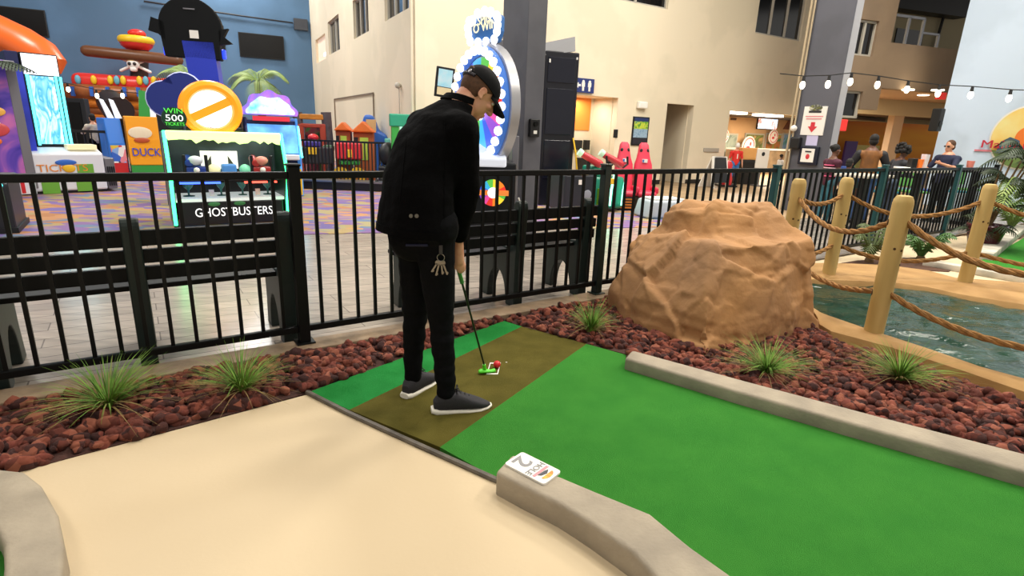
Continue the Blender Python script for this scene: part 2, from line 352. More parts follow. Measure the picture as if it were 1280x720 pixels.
rock_base = [(.8, 4.24), (.92, 3.68), (1.25, 3.3), (1.77, 3.6), (2.28, 3.93), (2.25, 4.6), (1.5, 4.75), (.95, 4.6)]
mulch('lava_mulch', rp, 3700, 'red lava stones in the bed around the tan boulder', rng, avoid=[[(1.0, 4.2), (1.0, 3.8), (1.3, 3.5), (1.77, 3.75), (2.15, 4.0), (2.1, 4.5), (1.5, 4.7), (1.05, 4.5)]])
# timber kerb under the railing
mb = MB(); a, b, c, d = fl(-6, -.13), fl(5.6, -.13), fl(5.6, .05), fl(-6, .05); mb.prism([(p.x, p.y, .035) for p in (a, b, c, d)], (0, 0, -.06))
tag(mb.build('timber_edging', mat('kerb_tan', '9c8468', .7, noise=(8, .6), bump=(40, .3, .006)), bevel=.006), 'low tan edging under the black railing behind the stones', 'edging')
# ------------------------------------------------------------------ boulder
M_rock = mat('sandstone', 'bd8a52', .85, noise=(1.5, .95), col2='866548', bump=(38, .3, .012), detail=6)
def boulder():
    L8 = [(-.03, [(.8, 4.24), (.92, 3.68), (1.25, 3.28), (1.77, 3.58), (2.30, 3.92), (2.27, 4.6), (1.5, 4.75), (.95, 4.6)]),
          (.14, [(.79, 4.23), (.93, 3.71), (1.25, 3.33), (1.77, 3.60), (2.26, 3.94), (2.27, 4.6), (1.5, 4.75), (.95, 4.6)]),
          (.34, [(.84, 4.22), (1.0, 3.80), (1.28, 3.46), (1.76, 3.66), (2.24, 3.97), (2.25, 4.6), (1.5, 4.75), (.97, 4.6)]),
          (.53, [(.93, 4.22), (1.1, 3.93), (1.33, 3.60), (1.76, 3.72), (2.21, 4.0), (2.23, 4.6), (1.5, 4.72), (1.0, 4.58)]),
          (.655, [(1.05, 4.25), (1.2, 4.02), (1.38, 3.72), (1.76, 3.80), (2.18, 4.03), (2.2, 4.58), (1.5, 4.7), (1.1, 4.55)]),
          (.675, [(1.2, 4.28), (1.3, 4.1), (1.45, 3.98), (1.76, 4.03), (2.13, 4.14), (2.16, 4.54), (1.5, 4.66), (1.2, 4.5)]),
          (.80, [(1.27, 4.3), (1.34, 4.18), (1.48, 4.1), (1.76, 4.15), (2.05, 4.24), (2.1, 4.5), (1.5, 4.62), (1.25, 4.5)]),
          (.86, [(1.36, 4.33), (1.42, 4.26), (1.54, 4.19), (1.76, 4.23), (1.98, 4.3), (2.02, 4.48), (1.55, 4.57), (1.36, 4.47)])]
    n = 12; R = []
    for z, P in L8:
        ring = []
        for i in range(8):
            for k in range(n):
                f = k/n; a, b = P[i], P[(i+1) % 8]; left = max(0, min(1, (1.3-(a[0]+(b[0]-a[0])*f))/.35)) if .3 < z < .7 else 0
                ring.append(Vector((a[0]+(b[0]-a[0])*f, a[1]+(b[1]-a[1])*f, z-left*(z-.3)*.3)))
        R.append(ring)
    mb = MB(); mb.rings(R); o = mb.build('boulder', M_rock, remesh=.016, smooth_it=0)
    me = o.data; sub = bmesh.new(); sub.from_mesh(me); sub.normal_update()
    for v in sub.verts:
        p = v.co*1.0; a = mnoise.noise(p*1.7+Vector((3, 1, 5))); b = mnoise.ridged_multi_fractal(p*1.9+Vector((1.3, 8, 2)), .9, 2.2, 5, .9, 2.)
        st = mnoise.voronoi(p*Vector((1, 1, 1)).length*0+p*2.6)[0]; facet = (st[1]-st[0])
        ledge = mnoise.noise(Vector((p.x*1.2, p.y*1.2, p.z*7)))*.5
        q_ = (p.z+.10*mnoise.noise(p*2.1)+.25*p.x*.3)/.15; lay = mnoise.noise(Vector((math.floor(q_)*3.7, p.x*1.5, p.y*1.5))); e_ = abs(mnoise.noise(p*2.8+Vector((5, 2, 9)))); e2_ = abs(mnoise.noise(p*6.5+Vector((1, 7, 3))))
        disp = a*.035+lay*.022+(b-1.1)*.012+mnoise.noise(p*22)*.0025
        for sc_, am, off in ((2.3, .22, 0), (5.2, .16, 11)):
            w_ = p*sc_+Vector((off, 2, 5))+Vector((mnoise.noise(p*1.6), mnoise.noise(p*1.6+Vector((7, 1, 3))), mnoise.noise(p*1.6+Vector((2, 9, 4)))))*.5
            ds, pts_ = mnoise.voronoi(w_); rv = mnoise.cell_vector(pts_[0]*7.3); rv = Vector((rv[0]-.5, rv[1]-.5, rv[2]-.5)); rv = rv-v.normal*rv.dot(v.normal)
            disp += max(-.06, min(.06, (w_-pts_[0]).dot(rv)/sc_*am*1.5)) - max(0, .05-(ds[1]-ds[0]))*.28/sc_*2
        v.co += v.normal*disp
        if v.co.z < -.02: v.co.z = -.02
    for _ in range(2): bmesh.ops.smooth_vert(sub, verts=sub.verts, factor=.4, use_axis_x=True, use_axis_y=True, use_axis_z=True)
    sub.to_mesh(me); sub.free(); me.polygons.foreach_set('use_smooth', [True]*len(me.polygons)); me.update()
    tag(o, 'large tan sandstone boulder standing in the lava stones by the pond', 'boulder')
boulder()
# small flat stones at the boulder foot
for (px, py, r, lab) in ((812, 414, .09, 'small flat tan rock at the left foot of the boulder'), (1034, 408, .06, 'tan rock lump against the right foot of the boulder')):
    p = G(px, py); mb = MB(); v, f = STN[2]; mb.add([(p.x+q[0]*r*1.3, p.y+q[1]*r, .02+q[2]*r*.6) for q in v], f.tolist()); tag(mb.build('rock', M_rock, smooth=True), lab, 'rock')
# ------------------------------------------------------------------ grass clumps
M_grass = mat('grass_green', '86ad3e', .7, noise=(9, .5), col2='3f6a24'); M_dry = mat('grass_dry', '9b8550', .8, noise=(9, .4))
def blades(mb, n, h, sp, rg, w=.005, droop=1.):
    for _ in range(n):
        a = rg.uniform(0, 2*PI); r0 = rg.uniform(0, .03); L = h*rg.uniform(.6, 1.15); out = sp*rg.uniform(.25, 1.1); dz = rg.uniform(.3, 1.)*droop
        ca, sa = math.cos(a), math.sin(a); pts = []
        for k in range(6):
            t = k/5; rr = r0+out*t**1.3; zz = L*(t-.55*dz*out/sp*t*t)+.01; pts.append((Vector((ca*rr, sa*rr, max(zz, .012))), w*(1-t*.92)))
        sd = Vector((-sa, ca, 0)); vs = []; fs = []
        for p, ww in pts: vs += [p-sd*ww, p+Vector((0, 0, ww*.6)), p+sd*ww]
        for k in range(5):
            o = k*3; fs += [(o, o+1, o+4, o+3), (o+1, o+2, o+5, o+4)]
        mb.add(vs, fs)
for i, (px, py, h, sp, n, lab) in enumerate([
    (138, 515, .25, .26, 300, 'spiky green grass clump in the stones at far left nearest the curb'),
    (303, 495, .24, .22, 260, 'spiky green grass clump beside the corner of the beige path'),
    (738, 420, .25, .17, 220, 'spiky green grass clump behind the tee mat left of the boulder'),
    (957, 472, .22, .25, 260, 'spiky green grass clump right in front of the boulder'),
    (1122, 480, .23, .26, 280, 'spiky green grass clump in the stones before the pond edge')]):
    rg = random.Random(20+i); p = G(px, py); t = thing('grass_clump', lab, 'grass', (p.x, p.y, .02), 0, 'grass clumps in the stone beds')
    mb = MB(); blades(mb, int(n*.62), h*1.02, sp*1.12, rg, .0036, 1.25); mb.build('green_blades', M_grass, t)
    mb = MB(); blades(mb, n//3, h*.7, sp*1.45, rg, .003, droop=1.6); mb.build('dry_blades', M_dry, t)
# ------------------------------------------------------------------ railing in panels
M_rail = mat('railing_black', '070808', .45, spec=.2); M_post = mat('post_dark_green', '0b1f1c', .35); M_teal = mat('post_teal', '14474a', .4)
POSTS = [-.99, 1.415, 3.82, 6.22, 8.62, 11.02, 12.6]
labs = ['black railing panel at far left behind the bench', 'black railing panel directly behind the golfer', 'black railing panel running behind the boulder', 'black railing panel behind the two leftmost rope posts', 'black railing panel in front of the seated crowd', 'short black railing panel at far right by the potted palm']
RZ = .03
for i, (s0, s1) in enumerate(zip(POSTS, POSTS[1:])):
    p = fl(s0); t = thing('railing_panel', labs[i], 'railing', (p.x, p.y, RZ if i < 3 else 0.), FRZ, 'railing panels'); w = s1-s0; pm = M_rail if i < 2 else (M_post if i < 3 else M_teal)
    hz = 1.04 if i < 3 else 1.06
    mb = MB(); mb.box(0.03, w-.03, -.022, .022, hz-.04, hz); mb.build('top_rail', M_rail, t, bevel=.005)
    mb = MB(); mb.box(0.03, w-.03, -.018, .018, .075, .115); mb.build('bottom_rail', M_rail, t, bevel=.005)
    n = round(w/.117)
    for k in range(1, n):
        x = w*k/n; mb = MB(); mb.box(x-.0095, x+.0095, -.0095, .0095, .11, hz-.035); mb.build('picket', M_rail, t)
    for x, first in ((0, True), (w, i == len(POSTS)-2)):
        if not first: continue
        mb = MB(); mb.box(x-.032, x+.032, -.032, .032, 0, hz+.03); mb.box(x-.055, x+.055, -.055, .055, 0, .015); po = mb.build('post', pm if x == 0 else M_rail, t, bevel=.004)
        mb = MB(); mb.box(x-.038, x+.038, -.038, .038, hz+.03, hz+.045); mb.build('post_cap', pm if x == 0 else M_rail, po, bevel=.006)
# ------------------------------------------------------------------ benches
M_bench = mat('bench_black_plastic', '090b0b', .55, noise=(20, .4), spec=.2); M_benchg = mat('bench_green_plastic', '0a1f1c', .5, noise=(12, .4))
def bench_support(x, parent):
    pr = [(0, -.0), (-.02, .45), (-.05, .78)]
    out = [(.0, 0), (-.005, .4), (-.03, .79)]
    out += [(-.03+.04*(1-math.cos(a)), .79+.055*math.sin(a)) for a in np.linspace(.3, PI-.2, 8)]
    out += [(.06, .65), (.09, .48), (.46, .45), (.50, .40), (.50, .2), (.53, 0), (.40, 0)]
    out += [(.265+.135*math.cos(a), .03+.24*math.sin(a)) for a in np.linspace(.15, PI-.15, 12)]
    out += [(.12, 0)]
    mb = MB(); mb.prism([(x-.042, y, zz) for y, zz in out], (.084, 0, 0)); return mb.build('support', M_benchg, parent, bevel=.008)
def bench(s0, xs, ext, label):
    p = fl(s0, .1); t = thing('slatted_bench', label, 'bench', (p.x, p.y, -.012), FRZ, 'slatted benches behind the railing'); a, b = xs[0]-ext, xs[-1]+ext
    for x in xs: bench_support(x, t)
    for z0, z1, y in ((.695, .78, -.012), (.60, .675, .0), (.505, .58, .012)):
        mb = MB(); mb.box(a, b, y+.0, y+.035, z0, z1); mb.build('back_slat', M_bench, t, bevel=.006)
    for y in (.10, .225, .35):
        mb = MB(); mb.box(a, b, y, y+.105, .43, .46); mb.build('seat_slat', M_bench, t, bevel=.006)
    return t
bench(.0, [-.72, -.02, .61, 1.36], .1, 'long black slatted bench at the left seen from behind the railing')
bench(2.28, [0, .8, 1.47], .1, 'black slatted bench right of the golfer seen from behind the railing')
# ------------------------------------------------------------------ pond
M_cop = mat('pond_render', 'b08a55', .8, noise=(4, .6), col2='96713f', bump=(40, .3, .008))
near_o = [G(1024, 412, .0), G(1038, 421, .0), G(1116, 442, 0), G(1209, 473, 0), G(1280, 498, 0), (3.35, 2.15, 0), (4.1, 1.3, 0)]
near_i = [G(1018, 388, .02), G(1024, 392, .02), G(1077, 412, .02), G(1135, 431, .02), G(1193, 450, .02), (3.55, 2.45, 0), (4.3, 1.6, 0)]
near_i = [Vector(q) for q in near_i]; near_o = [Vector(q) for q in near_o]
near_i = [Vector((2.44, 4.35, 0)), Vector((2.50, 4.2, 0)), G(1077, 408, .05), G(1135, 427, .05), G(1200, 450, .05), Vector((3.45, 2.6, 0)), Vector((4.3, 1.7, 0))]
far_o = [G(1000, 331), G(1060, 332), G(1110, 334), G(1160, 341), G(1193, 350), G(1290, 357), Vector((6.3, 4.4, 0)), Vector((7.2, 3.2, 0))]
far_i = [G(1000, 350, .03), G(1060, 352, .03), G(1115, 354, .03), G(1160, 360, .03), G(1200, 369, .03), G(1290, 384, .03), Vector((5.6, 3.6, 0)), Vector((6.6, 2.6, 0))]
for q in near_o+near_i+far_o+far_i: q.z = 0
def coping(name, o, i, label):
    R = []
    for a, b in zip(o, i):
        w = (b-a); R.append([a+Vector((0, 0, -.02)), a+Vector((0, 0, .035))+w*.05, a+w*.25+Vector((0, 0, .06)), a+w*.7+Vector((0, 0, .065)), a+w*.95+Vector((0, 0, .03)), b+Vector((0, 0, -.04)), b+Vector((0, 0, -.3)), a+Vector((0, 0, -.3))])
    mb = MB(); mb.rings(R); bm_o = mb.build(name, M_cop, smooth=True); return tag(bm_o, label, 'pond edge')
coping('pond_edging', near_o, near_i, 'smooth tan rendered pond edge on the near side beside the lava stones')
coping('pond_edging', far_o, far_i, 'smooth tan rendered pond edge along the far side of the water')
coping('pond_edging', [Vector((2.30, 4.1, 0)), Vector((2.28, 4.7, 0)), Vector((2.4, 5.4, 0)), Vector((2.75, 6.0, 0))], [Vector((2.48, 4.2, 0)), Vector((2.5, 4.7, 0)), Vector((2.62, 5.2, 0)), Vector((2.95, 5.42, 0))], 'smooth tan pond edge at the left end behind the boulder')
Mw = mat('pond_water', '2c4a3c', .03, bump=(14, .5, .02), noise=(2.2, .8), col2='172b22', spec=.45, stretch=(1, 1.6, 1))
Mw.node_tree.nodes['Principled BSDF'].inputs['IOR'].default_value = 1.33
poly = [(2.44, 4.35)]+[(q.x, q.y) for q in near_i[1:]]+[(6.6, 2.6)]+[(q.x, q.y) for q in reversed(far_i)][1:]+[(2.6, 5.2)]
mb = MB(); cxp = sum(p[0] for p in poly)/len(poly); cyp = sum(p[1] for p in poly)/len(poly); grow = [(cxp+(x-cxp)*1.03, cyp+(y-cyp)*1.03) for x, y in poly]
hs_ = .035; nx = int((7.0-2.2)/hs_); ny = int((5.8-1.4)/hs_); vid = {}; vs = []; fs = []
def wv(i, j):
    if (i, j) not in vid:
        x, y = 2.2+i*hs_, 1.4+j*hs_; vid[i, j] = len(vs)
        q = Vector((x*3.2, y*4.2, .3)); q += Vector((mnoise.noise(q*.8), mnoise.noise(q*.8+Vector((9, 4, 1))), 0))*.9
        vs.append((x, y, -.012+.024*mnoise.noise(q)+.011*mnoise.noise(q*2.3+Vector((4, 4, 4)))+.004*mnoise.noise(q*5)))
    return vid[i, j]
for i in range(nx):
    for j in range(ny):
        if inpoly((2.2+(i+.5)*hs_, 1.4+(j+.5)*hs_), grow): fs.append((wv(i, j), wv(i+1, j), wv(i+1, j+1), wv(i, j+1)))
mb.add(vs, fs); tag(mb.build('pond_water', Mw, smooth=True), 'rippled dark green water in the roped pond', 'water', kind='structure')
# ------------------------------------------------------------------ rope posts and ropes
M_pine = mat('pine_post', 'cfb374', .65, noise=(3, .55), col2='b0904e', bump=(30, .2, .006), stretch=(1.5, 1.5, .25))
M_hole = mat('knot_brown', '4a3015', .9); M_rope = mat('manila_rope', 'a5763f', .9, noise=(40, .6), bump=(200, .6, .004))
BASE = {'A': G(977, 353, .06), 'B': G(1036, 341, .06), 'C': G(1092, 414, .06), 'D': G(1206, 352, .06), 'E': Vector((3.32, 2.62, .06)), 'F': Vector((5.95, 4.5, .06))}
PL = {'A': 'pine rope post partly behind the boulder, leftmost of the posts', 'B': 'pine rope post on the far pond edge, second from the boulder', 'C': 'tall pine rope post on the near pond edge in front', 'D': 'pine rope post on the far pond edge at far right', 'E': 'pine rope post beyond the right border on the near edge', 'F': 'pine rope post beyond the right border on the far edge'}
for k, b in BASE.items():
    t = thing('rope_post', PL[k], 'post', (b.x, b.y, b.z-.02), .3, 'pine rope posts around the pond')
    mb = MB(); mb.lathe([(.062, 0), (.062, .93), (.058, .955), (.046, .98), (.03, .985)], n=14); mb.build('shaft', M_pine, t, smooth=True)
    for zz, a in ((.80, -.4), (.80, 2.6), (.30, -.4), (.30, 2.6)):
        mb = MB(); d = Vector((math.cos(a-.3), math.sin(a-.3), 0)); mb.cyl(d*.052+Vector((0, 0, zz)), d*.064+Vector((0, 0, zz)), .022, n=12); mb.build('rope_hole', M_hole, t)
    for zz, a in ((.62, -1.5), (.63, -2.3), (.52, -1.1)):
        mb = MB(); d = Vector((math.cos(a), math.sin(a), 0)); mb.cyl(d*.056+Vector((0, 0, zz)), d*.0625+Vector((0, 0, zz)), .009, n=8); mb.build('knot', M_hole, t)
def rope(a, b, z, sag, label):
    A, B = BASE[a].copy(), BASE[b].copy(); A.z = z+.05; B.z = z+.05; d = (B-A).normalized(); A += d*.05; B -= d*.05; n = int((B-A).length*55); P = []
    for i in range(n+1):
        u = i/n; q = A.lerp(B, u); q.z -= sag*4*u*(1-u); P.append(q)
    mb = MB(); s = Vector((-d.y, d.x, 0))
    for k in range(3):
        Q = []
        for i, q in enumerate(P):
            t = (P[min(i+1, n)]-P[max(i-1, 0)]).normalized(); u = t.cross(s).normalized(); ph = 2*PI*k/3+i*.42; Q.append(q+(s*math.cos(ph)+u*math.sin(ph))*.0105)
        mb.tube(Q, .0125, 6)
    return tag(mb.build('rope', M_rope, smooth=True), label, 'rope', 'ropes around the pond')
rope('A', 'B', .80, .07, 'short sagging upper rope between the two posts nearest the boulder')
rope('A', 'C', .80, .17, 'upper rope sagging from behind the boulder to the tall near post')
rope('C', 'E', .80, .20, 'thick upper rope sagging rightward from the tall near post')
rope('B', 'D', .80, .17, 'upper rope along the far pond edge between its two posts')
rope('D', 'F', .80, .17, 'upper rope running off to the right from the far right post')
rope('A', 'B', .30, .06, 'short lower rope between the two posts nearest the boulder')
rope('A', 'C', .30, .10, 'lower rope hanging over the water left of the tall near post')
rope('C', 'E', .30, .13, 'thick lower rope hanging over the water right of the tall near post')
rope('B', 'D', .30, .12, 'lower rope along the far pond edge between its two posts')
rope('D', 'F', .30, .08, 'lower rope running off to the right from the far right post')
# ------------------------------------------------------------------ ground beyond the pond
flat('floor_walk', [G(1000, 333), G(1110, 335), G(1193, 349), G(1300, 360), Vector((9, 5, 0)), Vector((12, 8, 0)), fl(11.5, -.1), fl(5.6, -.05)], -.002, M_conc, .02)
mb = MB(); q = [G(1215, 346, .05), G(1240, 322, .05), G(1300, 278, .05), Vector((12, 8, .05)), Vector((9, 4.6, .05)), G(1300, 355, .05)]
z0 = .012
tag(MB().prism([G(1198, 334, z0), G(1236, 322, z0), G(1300, 286, z0), Vector((12, 6, z0)), Vector((7.5, 4.6, z0)), G(1300, 352, z0)], (0, 0, -.02)).build('putting_turf', M_turf), 'patch of green turf of the next hole beyond the pond at right', 'turf')
M_wcurb = mat('pale_curb', 'cfc8b8', .75, noise=(5, .4))
def seg_curb(A, B, w, z, label, m):
    A = Vector(A); B = Vector(B); d = (B-A).normalized(); s = Vector((-d.y, d.x, 0))*w; mb = MB(); mb.prism([(p.x, p.y, z) for p in (A, B, B+s, A+s)], (0, 0, -z-.01)); return tag(mb.build('concrete_curb', m, bevel=.015, smooth=True), label, 'curb')
seg_curb(G(1240, 327), G(1284, 289), .3, .1, 'pale curb slanting up beside the next hole at right', M_wcurb)
seg_curb(G(1152, 332), G(1310, 360), .14, .07, 'pale curb in front of the next hole behind the far rope post', M_wcurb)
# ================================================================== HALL WALLS
M_beige = mat('wall_beige_paint', 'e2d6bd', .85, noise=(.6, .06)); M_bluew = mat('wall_blue_paint', '587a9c', .85, noise=(.5, .2)); M_pale = mat('wall_pale_blue_paint', 'cadbf0', .8, noise=(.6, .1))
M_greyc = mat('column_grey_paint', '5b5b62', .6, noise=(2, .2)); M_dglass = mat('dark_window_glass', '0e1013', .12, spec=.6); M_frame = mat('frame_pale', 'b9b3a6', .5); M_black = mat('matte_black', '0b0b0d', .5); M_gloss = mat('gloss_black', '050506', .3, spec=.25)
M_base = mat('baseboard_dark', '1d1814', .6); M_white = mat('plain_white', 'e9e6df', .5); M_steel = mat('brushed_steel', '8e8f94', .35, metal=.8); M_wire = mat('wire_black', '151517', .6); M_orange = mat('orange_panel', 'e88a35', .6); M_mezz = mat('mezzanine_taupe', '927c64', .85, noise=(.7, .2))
M_bulb = mat('warm_bulb', 'fff0cf', .3, emit=6.); M_whitelight = mat('white_tube_light', 'fffaf0', .3, emit=5.)
pB = G(850, 229.5); WB = Wall(pB, (.857, .515))
def hole(W, l, t, r, b=None, z0=None):
    """rectangle on a wall from measured left, top, right, bottom"""
    u0 = W.uz(*l)[0]; u1 = W.uz(*r)[0]; zt = W.uz(*t)[1]; zb = z0 if z0 is not None else W.uz(*b)[1]; return [u0, u1, zb, zt]
ucorner = WB.uz(520, 150)[0]
h_door = hole(WB, (829, 180), (845, 130), (862, 180), z0=0)
h_corr = hole(WB, (716, 180), (745, 120), (768, 180), z0=0)
h_lob = hole(WB, (907, 180), (950, 141), (1012, 180), z0=0)
h_w1 = hole(WB, (947, 20), (975, 47), (1006, 20), (975, 47)); h_w1[3] = h_w1[2]+2.2
h_w2 = hole(WB, (757, -20), (805, 6), (836, 0), (805, 6)); h_w2[3] = h_w2[2]+2.0
ZT = 8.5
wb = wall_mesh(WB, ucorner, WB.uz(1040, 100)[0], 0, ZT, [h_door, h_corr, h_lob, h_w1, h_w2], .2)
struct(wb, 'wall_back_right', M_beige)
def window(W, h, n, name, bars=3, depth=.12):
    t = thing(name, None, None); tag(t, kind='structure'); fr = MB(W.mtx()); u0, u1, z0, z1 = h
    for k in range(bars+1):
        u = u0+(u1-u0)*k/bars; fr.box(u-.03, u+.03, depth-.05, depth+.02, z0, z1)
    fr.box(u0, u1, depth-.05, depth+.02, z0, z0+.05); fr.box(u0, u1, depth-.05, depth+.02, z1-.05, z1); fr.build('window_frame', M_frame, t, world=True)
    g = MB(W.mtx()); g.box(u0, u1, depth, depth+.02, z0, z1); g.build('pane', M_dglass, t, world=True)
window(WB, h_w1, 1, 'window_1'); window(WB, h_w2, 2, 'window_2', 2)
mb = MB(WB.mtx())
prev = h_corr[1]
for a, b in ((h_corr[1], h_door[0]), (h_door[1], h_lob[0])): mb.box(a, b, -.02, 0, 0, .12)
struct(mb, 'baseboard_back', M_base)
# corner pipe and wall A
pA = WB.pt(ucorner, 0); WA0 = Wall(pA, (.47, -.883)); ub = WA0.uz(393, 120)[0]
hs = [hole(WA0, (394.6, 60), (400, 46), (407, 60), (400, 77)), hole(WA0, (410.5, 50), (417, 22), (424.5, 50), (417, 66)), hole(WA0, (441.5, 20), (452, -8), (460.5, 20), (452, 44)), hole(WA0, (480.5, 0), (497, -45), (511, 0), (497, 18))]
struct(wall_mesh(WA0, ub, 0, 0, 11, hs, .2), 'wall_left', M_beige)
for i, h in enumerate(hs):
    if i: window(WA0, h, i+3, 'window_%d' % (i+3), 3 if i > 1 else 2)
mb = MB(WA0.mtx()); h = hs[0]; mb.box(h[0], h[1], .1, .14, h[2], h[3]); struct(mb, 'window_7', mat('lit_window', 'e8cdb8', .5, emit=.5)); mb = MB(WA0.mtx()); w_ = h[1]-h[0]; mb.box(h[0]+w_*.62, h[0]+w_*.85, .06, .1, h[2]+.15, h[3]-.6); struct(mb, 'window_8', mat('lit_slit', 'dfe6ff', .5, emit=1.6))
# blue end wall
pBl = WA0.pt(ub, 0); WBL = Wall(pBl, (.883, .47)); struct(wall_mesh(WBL, -26, 0.2, 0, 11, (), .2), 'wall_far', M_bluew)
mb = MB(WBL.mtx()); c0 = WBL.uz(0, -6)[1]
P = [WBL.uz(180, 2), WBL.uz(300, 20), WBL.uz(366, 29)]; Pc = [Vector((u, -.08, z)) for u, z in P]; mb.tube(Pc, .03, 6); tag(mb.build('conduit', M_wire), 'thin dark conduit along the top of the blue wall', 'pipe')
def on_wall(W, l, t, r, b, depth, name, mats, label, cat, group=None, proud=0.):
    h = hole(W, l, t, r, b); mb = MB(W.mtx()); mb.box(h[0], h[1], -depth-proud, -proud-.002, h[2], h[3]); o = mb.build(name, mats, bevel=.01); tag(o, label, cat, group); return o, h
def tv(W, l, t, r, b, label, screen=None, group='wall televisions'):
    h = hole(W, l, t, r, b); c = W.pt((h[0]+h[1])/2, h[2]); T = thing('wall_television', label, 'television', c, W.rz(), group); w = (h[1]-h[0])/2; hh = h[3]-h[2]
    mb = MB(); mb.box(-w, w, -.08, -.02, 0, hh); mb.build('bezel', M_black, T, bevel=.01)
    mb = MB(); mb.box(-w+.03, w-.03, -.085, -.078, .03, hh-.03); mb.build('screen', screen or M_gloss, T)
    mb = MB(); mb.box(-.15, .15, -.02, .0, hh*.3, hh*.7); mb.build('bracket', M_black, T); return T
tv(WBL, (299, 60), (327, 43), (355, 60), (327, 73), 'black wall television above the palm fronds on the blue wall')
tv(WBL, (207, 50), (240, 28), (281, 50), (240, 62), 'black wall television half hidden behind the round black sign top')
tv(WBL, (-30, 30), (25, 10), (59, 30), (25, 44), 'black wall television at the far left end of the blue wall')
on_wall(WBL, (367, 30), (375, 24), (384, 30), (375, 38), .15, 'wall_speaker', mat('dark_grey_box', '3c4048', .6), 'small dark box high in the corner of the blue wall', 'speaker')
mb = MB(WA0.mtx()); u, z = WA0.uz(518, 80); mb.cyl((u, -.05, 0), (u, -.05, 9), .035, n=8); struct(mb, 'trim_pipe', M_beige)
mb = MB(WA0.mtx()); u, z = WA0.uz(501, 107); mb.cyl((u, -.04, 1.2), (u, -.04, z), .012, n=6); mb.ell((u, -.07, z), .07, nu=10, nv=6); tag(mb.build('wall_sensor', M_frame), 'small sensor with a cable on the beige wall above the green gate', 'sensor')
mb = MB(WA0.mtx()); a = WA0.uz(419, 124); b_ = WA0.uz(468, 119); mb.tube([(a[0], -.03, 1.), (a[0], -.03, a[1]), (b_[0], -.03, a[1]), (b_[0], -.03, 1.)], .02, 6); tag(mb.build('wall_conduit', mat('conduit_brown', '7a6a58', .6)), 'thin conduit loop on the beige wall above the playhouses', 'pipe')
# wall-B fittings
def wbox(l, t, r, b, d, name, m, label, cat, **k): return on_wall(WB, l, t, r, b, d, name, m, label, cat, **k)
h = hole(WB, (790, 160), (800, 146), (810, 160), (800, 182)); c = WB.pt((h[0]+h[1])/2, h[2]); T = thing('wall_poster', 'dark framed poster on the beige wall above the red seats', 'poster', c, WB.rz()); w = (h[1]-h[0])/2; hh = h[3]-h[2]
MB().box(-w, w, -.03, 0, 0, hh).build('frame', M_black, T); MB().box(-w+.04, w-.04, -.034, -.028, hh*.06, hh*.26).build('dark_strip', mat('poster_dark', '23202a', .4), T); MB().box(-w+.04, w-.04, -.034, -.028, hh*.28, hh*.58).build('text_panel', art('poster_text', ['6f8fae', '9cb6c9', '587fa3'], 14), T)
MB().box(-w+.04, w-.04, -.034, -.028, hh*.58, hh*.84).build('picture', art('poster_pic', ['2f5a24', '66a832', 'c8cf3a', '3f8f6a'], 7), T); MB().box(-w+.04, w-.04, -.034, -.028, hh*.84, hh*.96).build('title_strip', mat('poster_blue', '1d2f63', .4), T)
mb = MB(WB.mtx()); u, z = WB.uz(801, 131.5); mb.box(u-.16, u+.16, -.12, -.002, z-.09, z+.09); tag(mb.build('alarm_strobe', M_white, bevel=.03), 'small white alarm on the beige wall above the dark poster', 'alarm')
mb = MB(WB.mtx()); u, z = WB.uz(769, 167); mb.box(u-.07, u+.07, -.03, -.002, z-.11, z+.11); tag(mb.build('wall_switch', M_black, bevel=.01), 'small dark switch beside the restroom passage', 'switch')
h = hole(WB, (879, 187), (890, 185), (898, 187), (890, 189)); MB(WB.mtx()).box(h[0], h[1], -.03, -.002, h[2], h[3]); o, _ = wbox((879, 187), (890, 185), (898, 187), (890, 190), .03, 'wall_plate', mat('plate_grey', 'a9a295', .6), 'flat grey plate on the beige wall between the doorway and the lobby', 'plate')
# restroom passage behind WB
mb = MB(WB.mtx()); a, b, c_, d_ = h_corr
mb.box(a-1.2, b+.0, 1., 1.1, 0, d_+.3); struct(mb, 'wall_passage', M_beige)
mb = MB(WB.mtx()); mb.box(b-.02, b+.1, .2, 1.1, 0, d_+.3); struct(mb, 'wall_passage_right', M_beige)
mb = MB(WB.mtx()); mb.box(a-1.2, b, .2, 1.1, d_, d_+.1); struct(mb, 'ceiling_passage', M_beige)
WP = Wall(WB.pt(0, 0, -1.), WB.d)
o, _ = on_wall(WP, (700, 150), (725, 122), (737, 150), (725, 163), .02, 'orange_board', M_orange, 'plain orange panel on the restroom passage wall', 'wall panel')
for px, pw, lab in ((719, 10, 'black hand dryer nearest the dark cabinet in the restroom passage'), (731, 5, 'narrow black dispenser beside the hand dryer')):
    on_wall(WP, (px-pw/2, 181), (px, 175), (px+pw/2, 181), (px, 187), .15, 'hand_dryer' if pw > 6 else 'dispenser', M_black, lab, 'hand dryer' if pw > 6 else 'dispenser')
on_wall(WP, (720, 205), (727, 197), (733, 205), (727, 228), .2, 'waste_bin', M_black, 'dark bin standing under the dispenser in the restroom passage', 'bin')
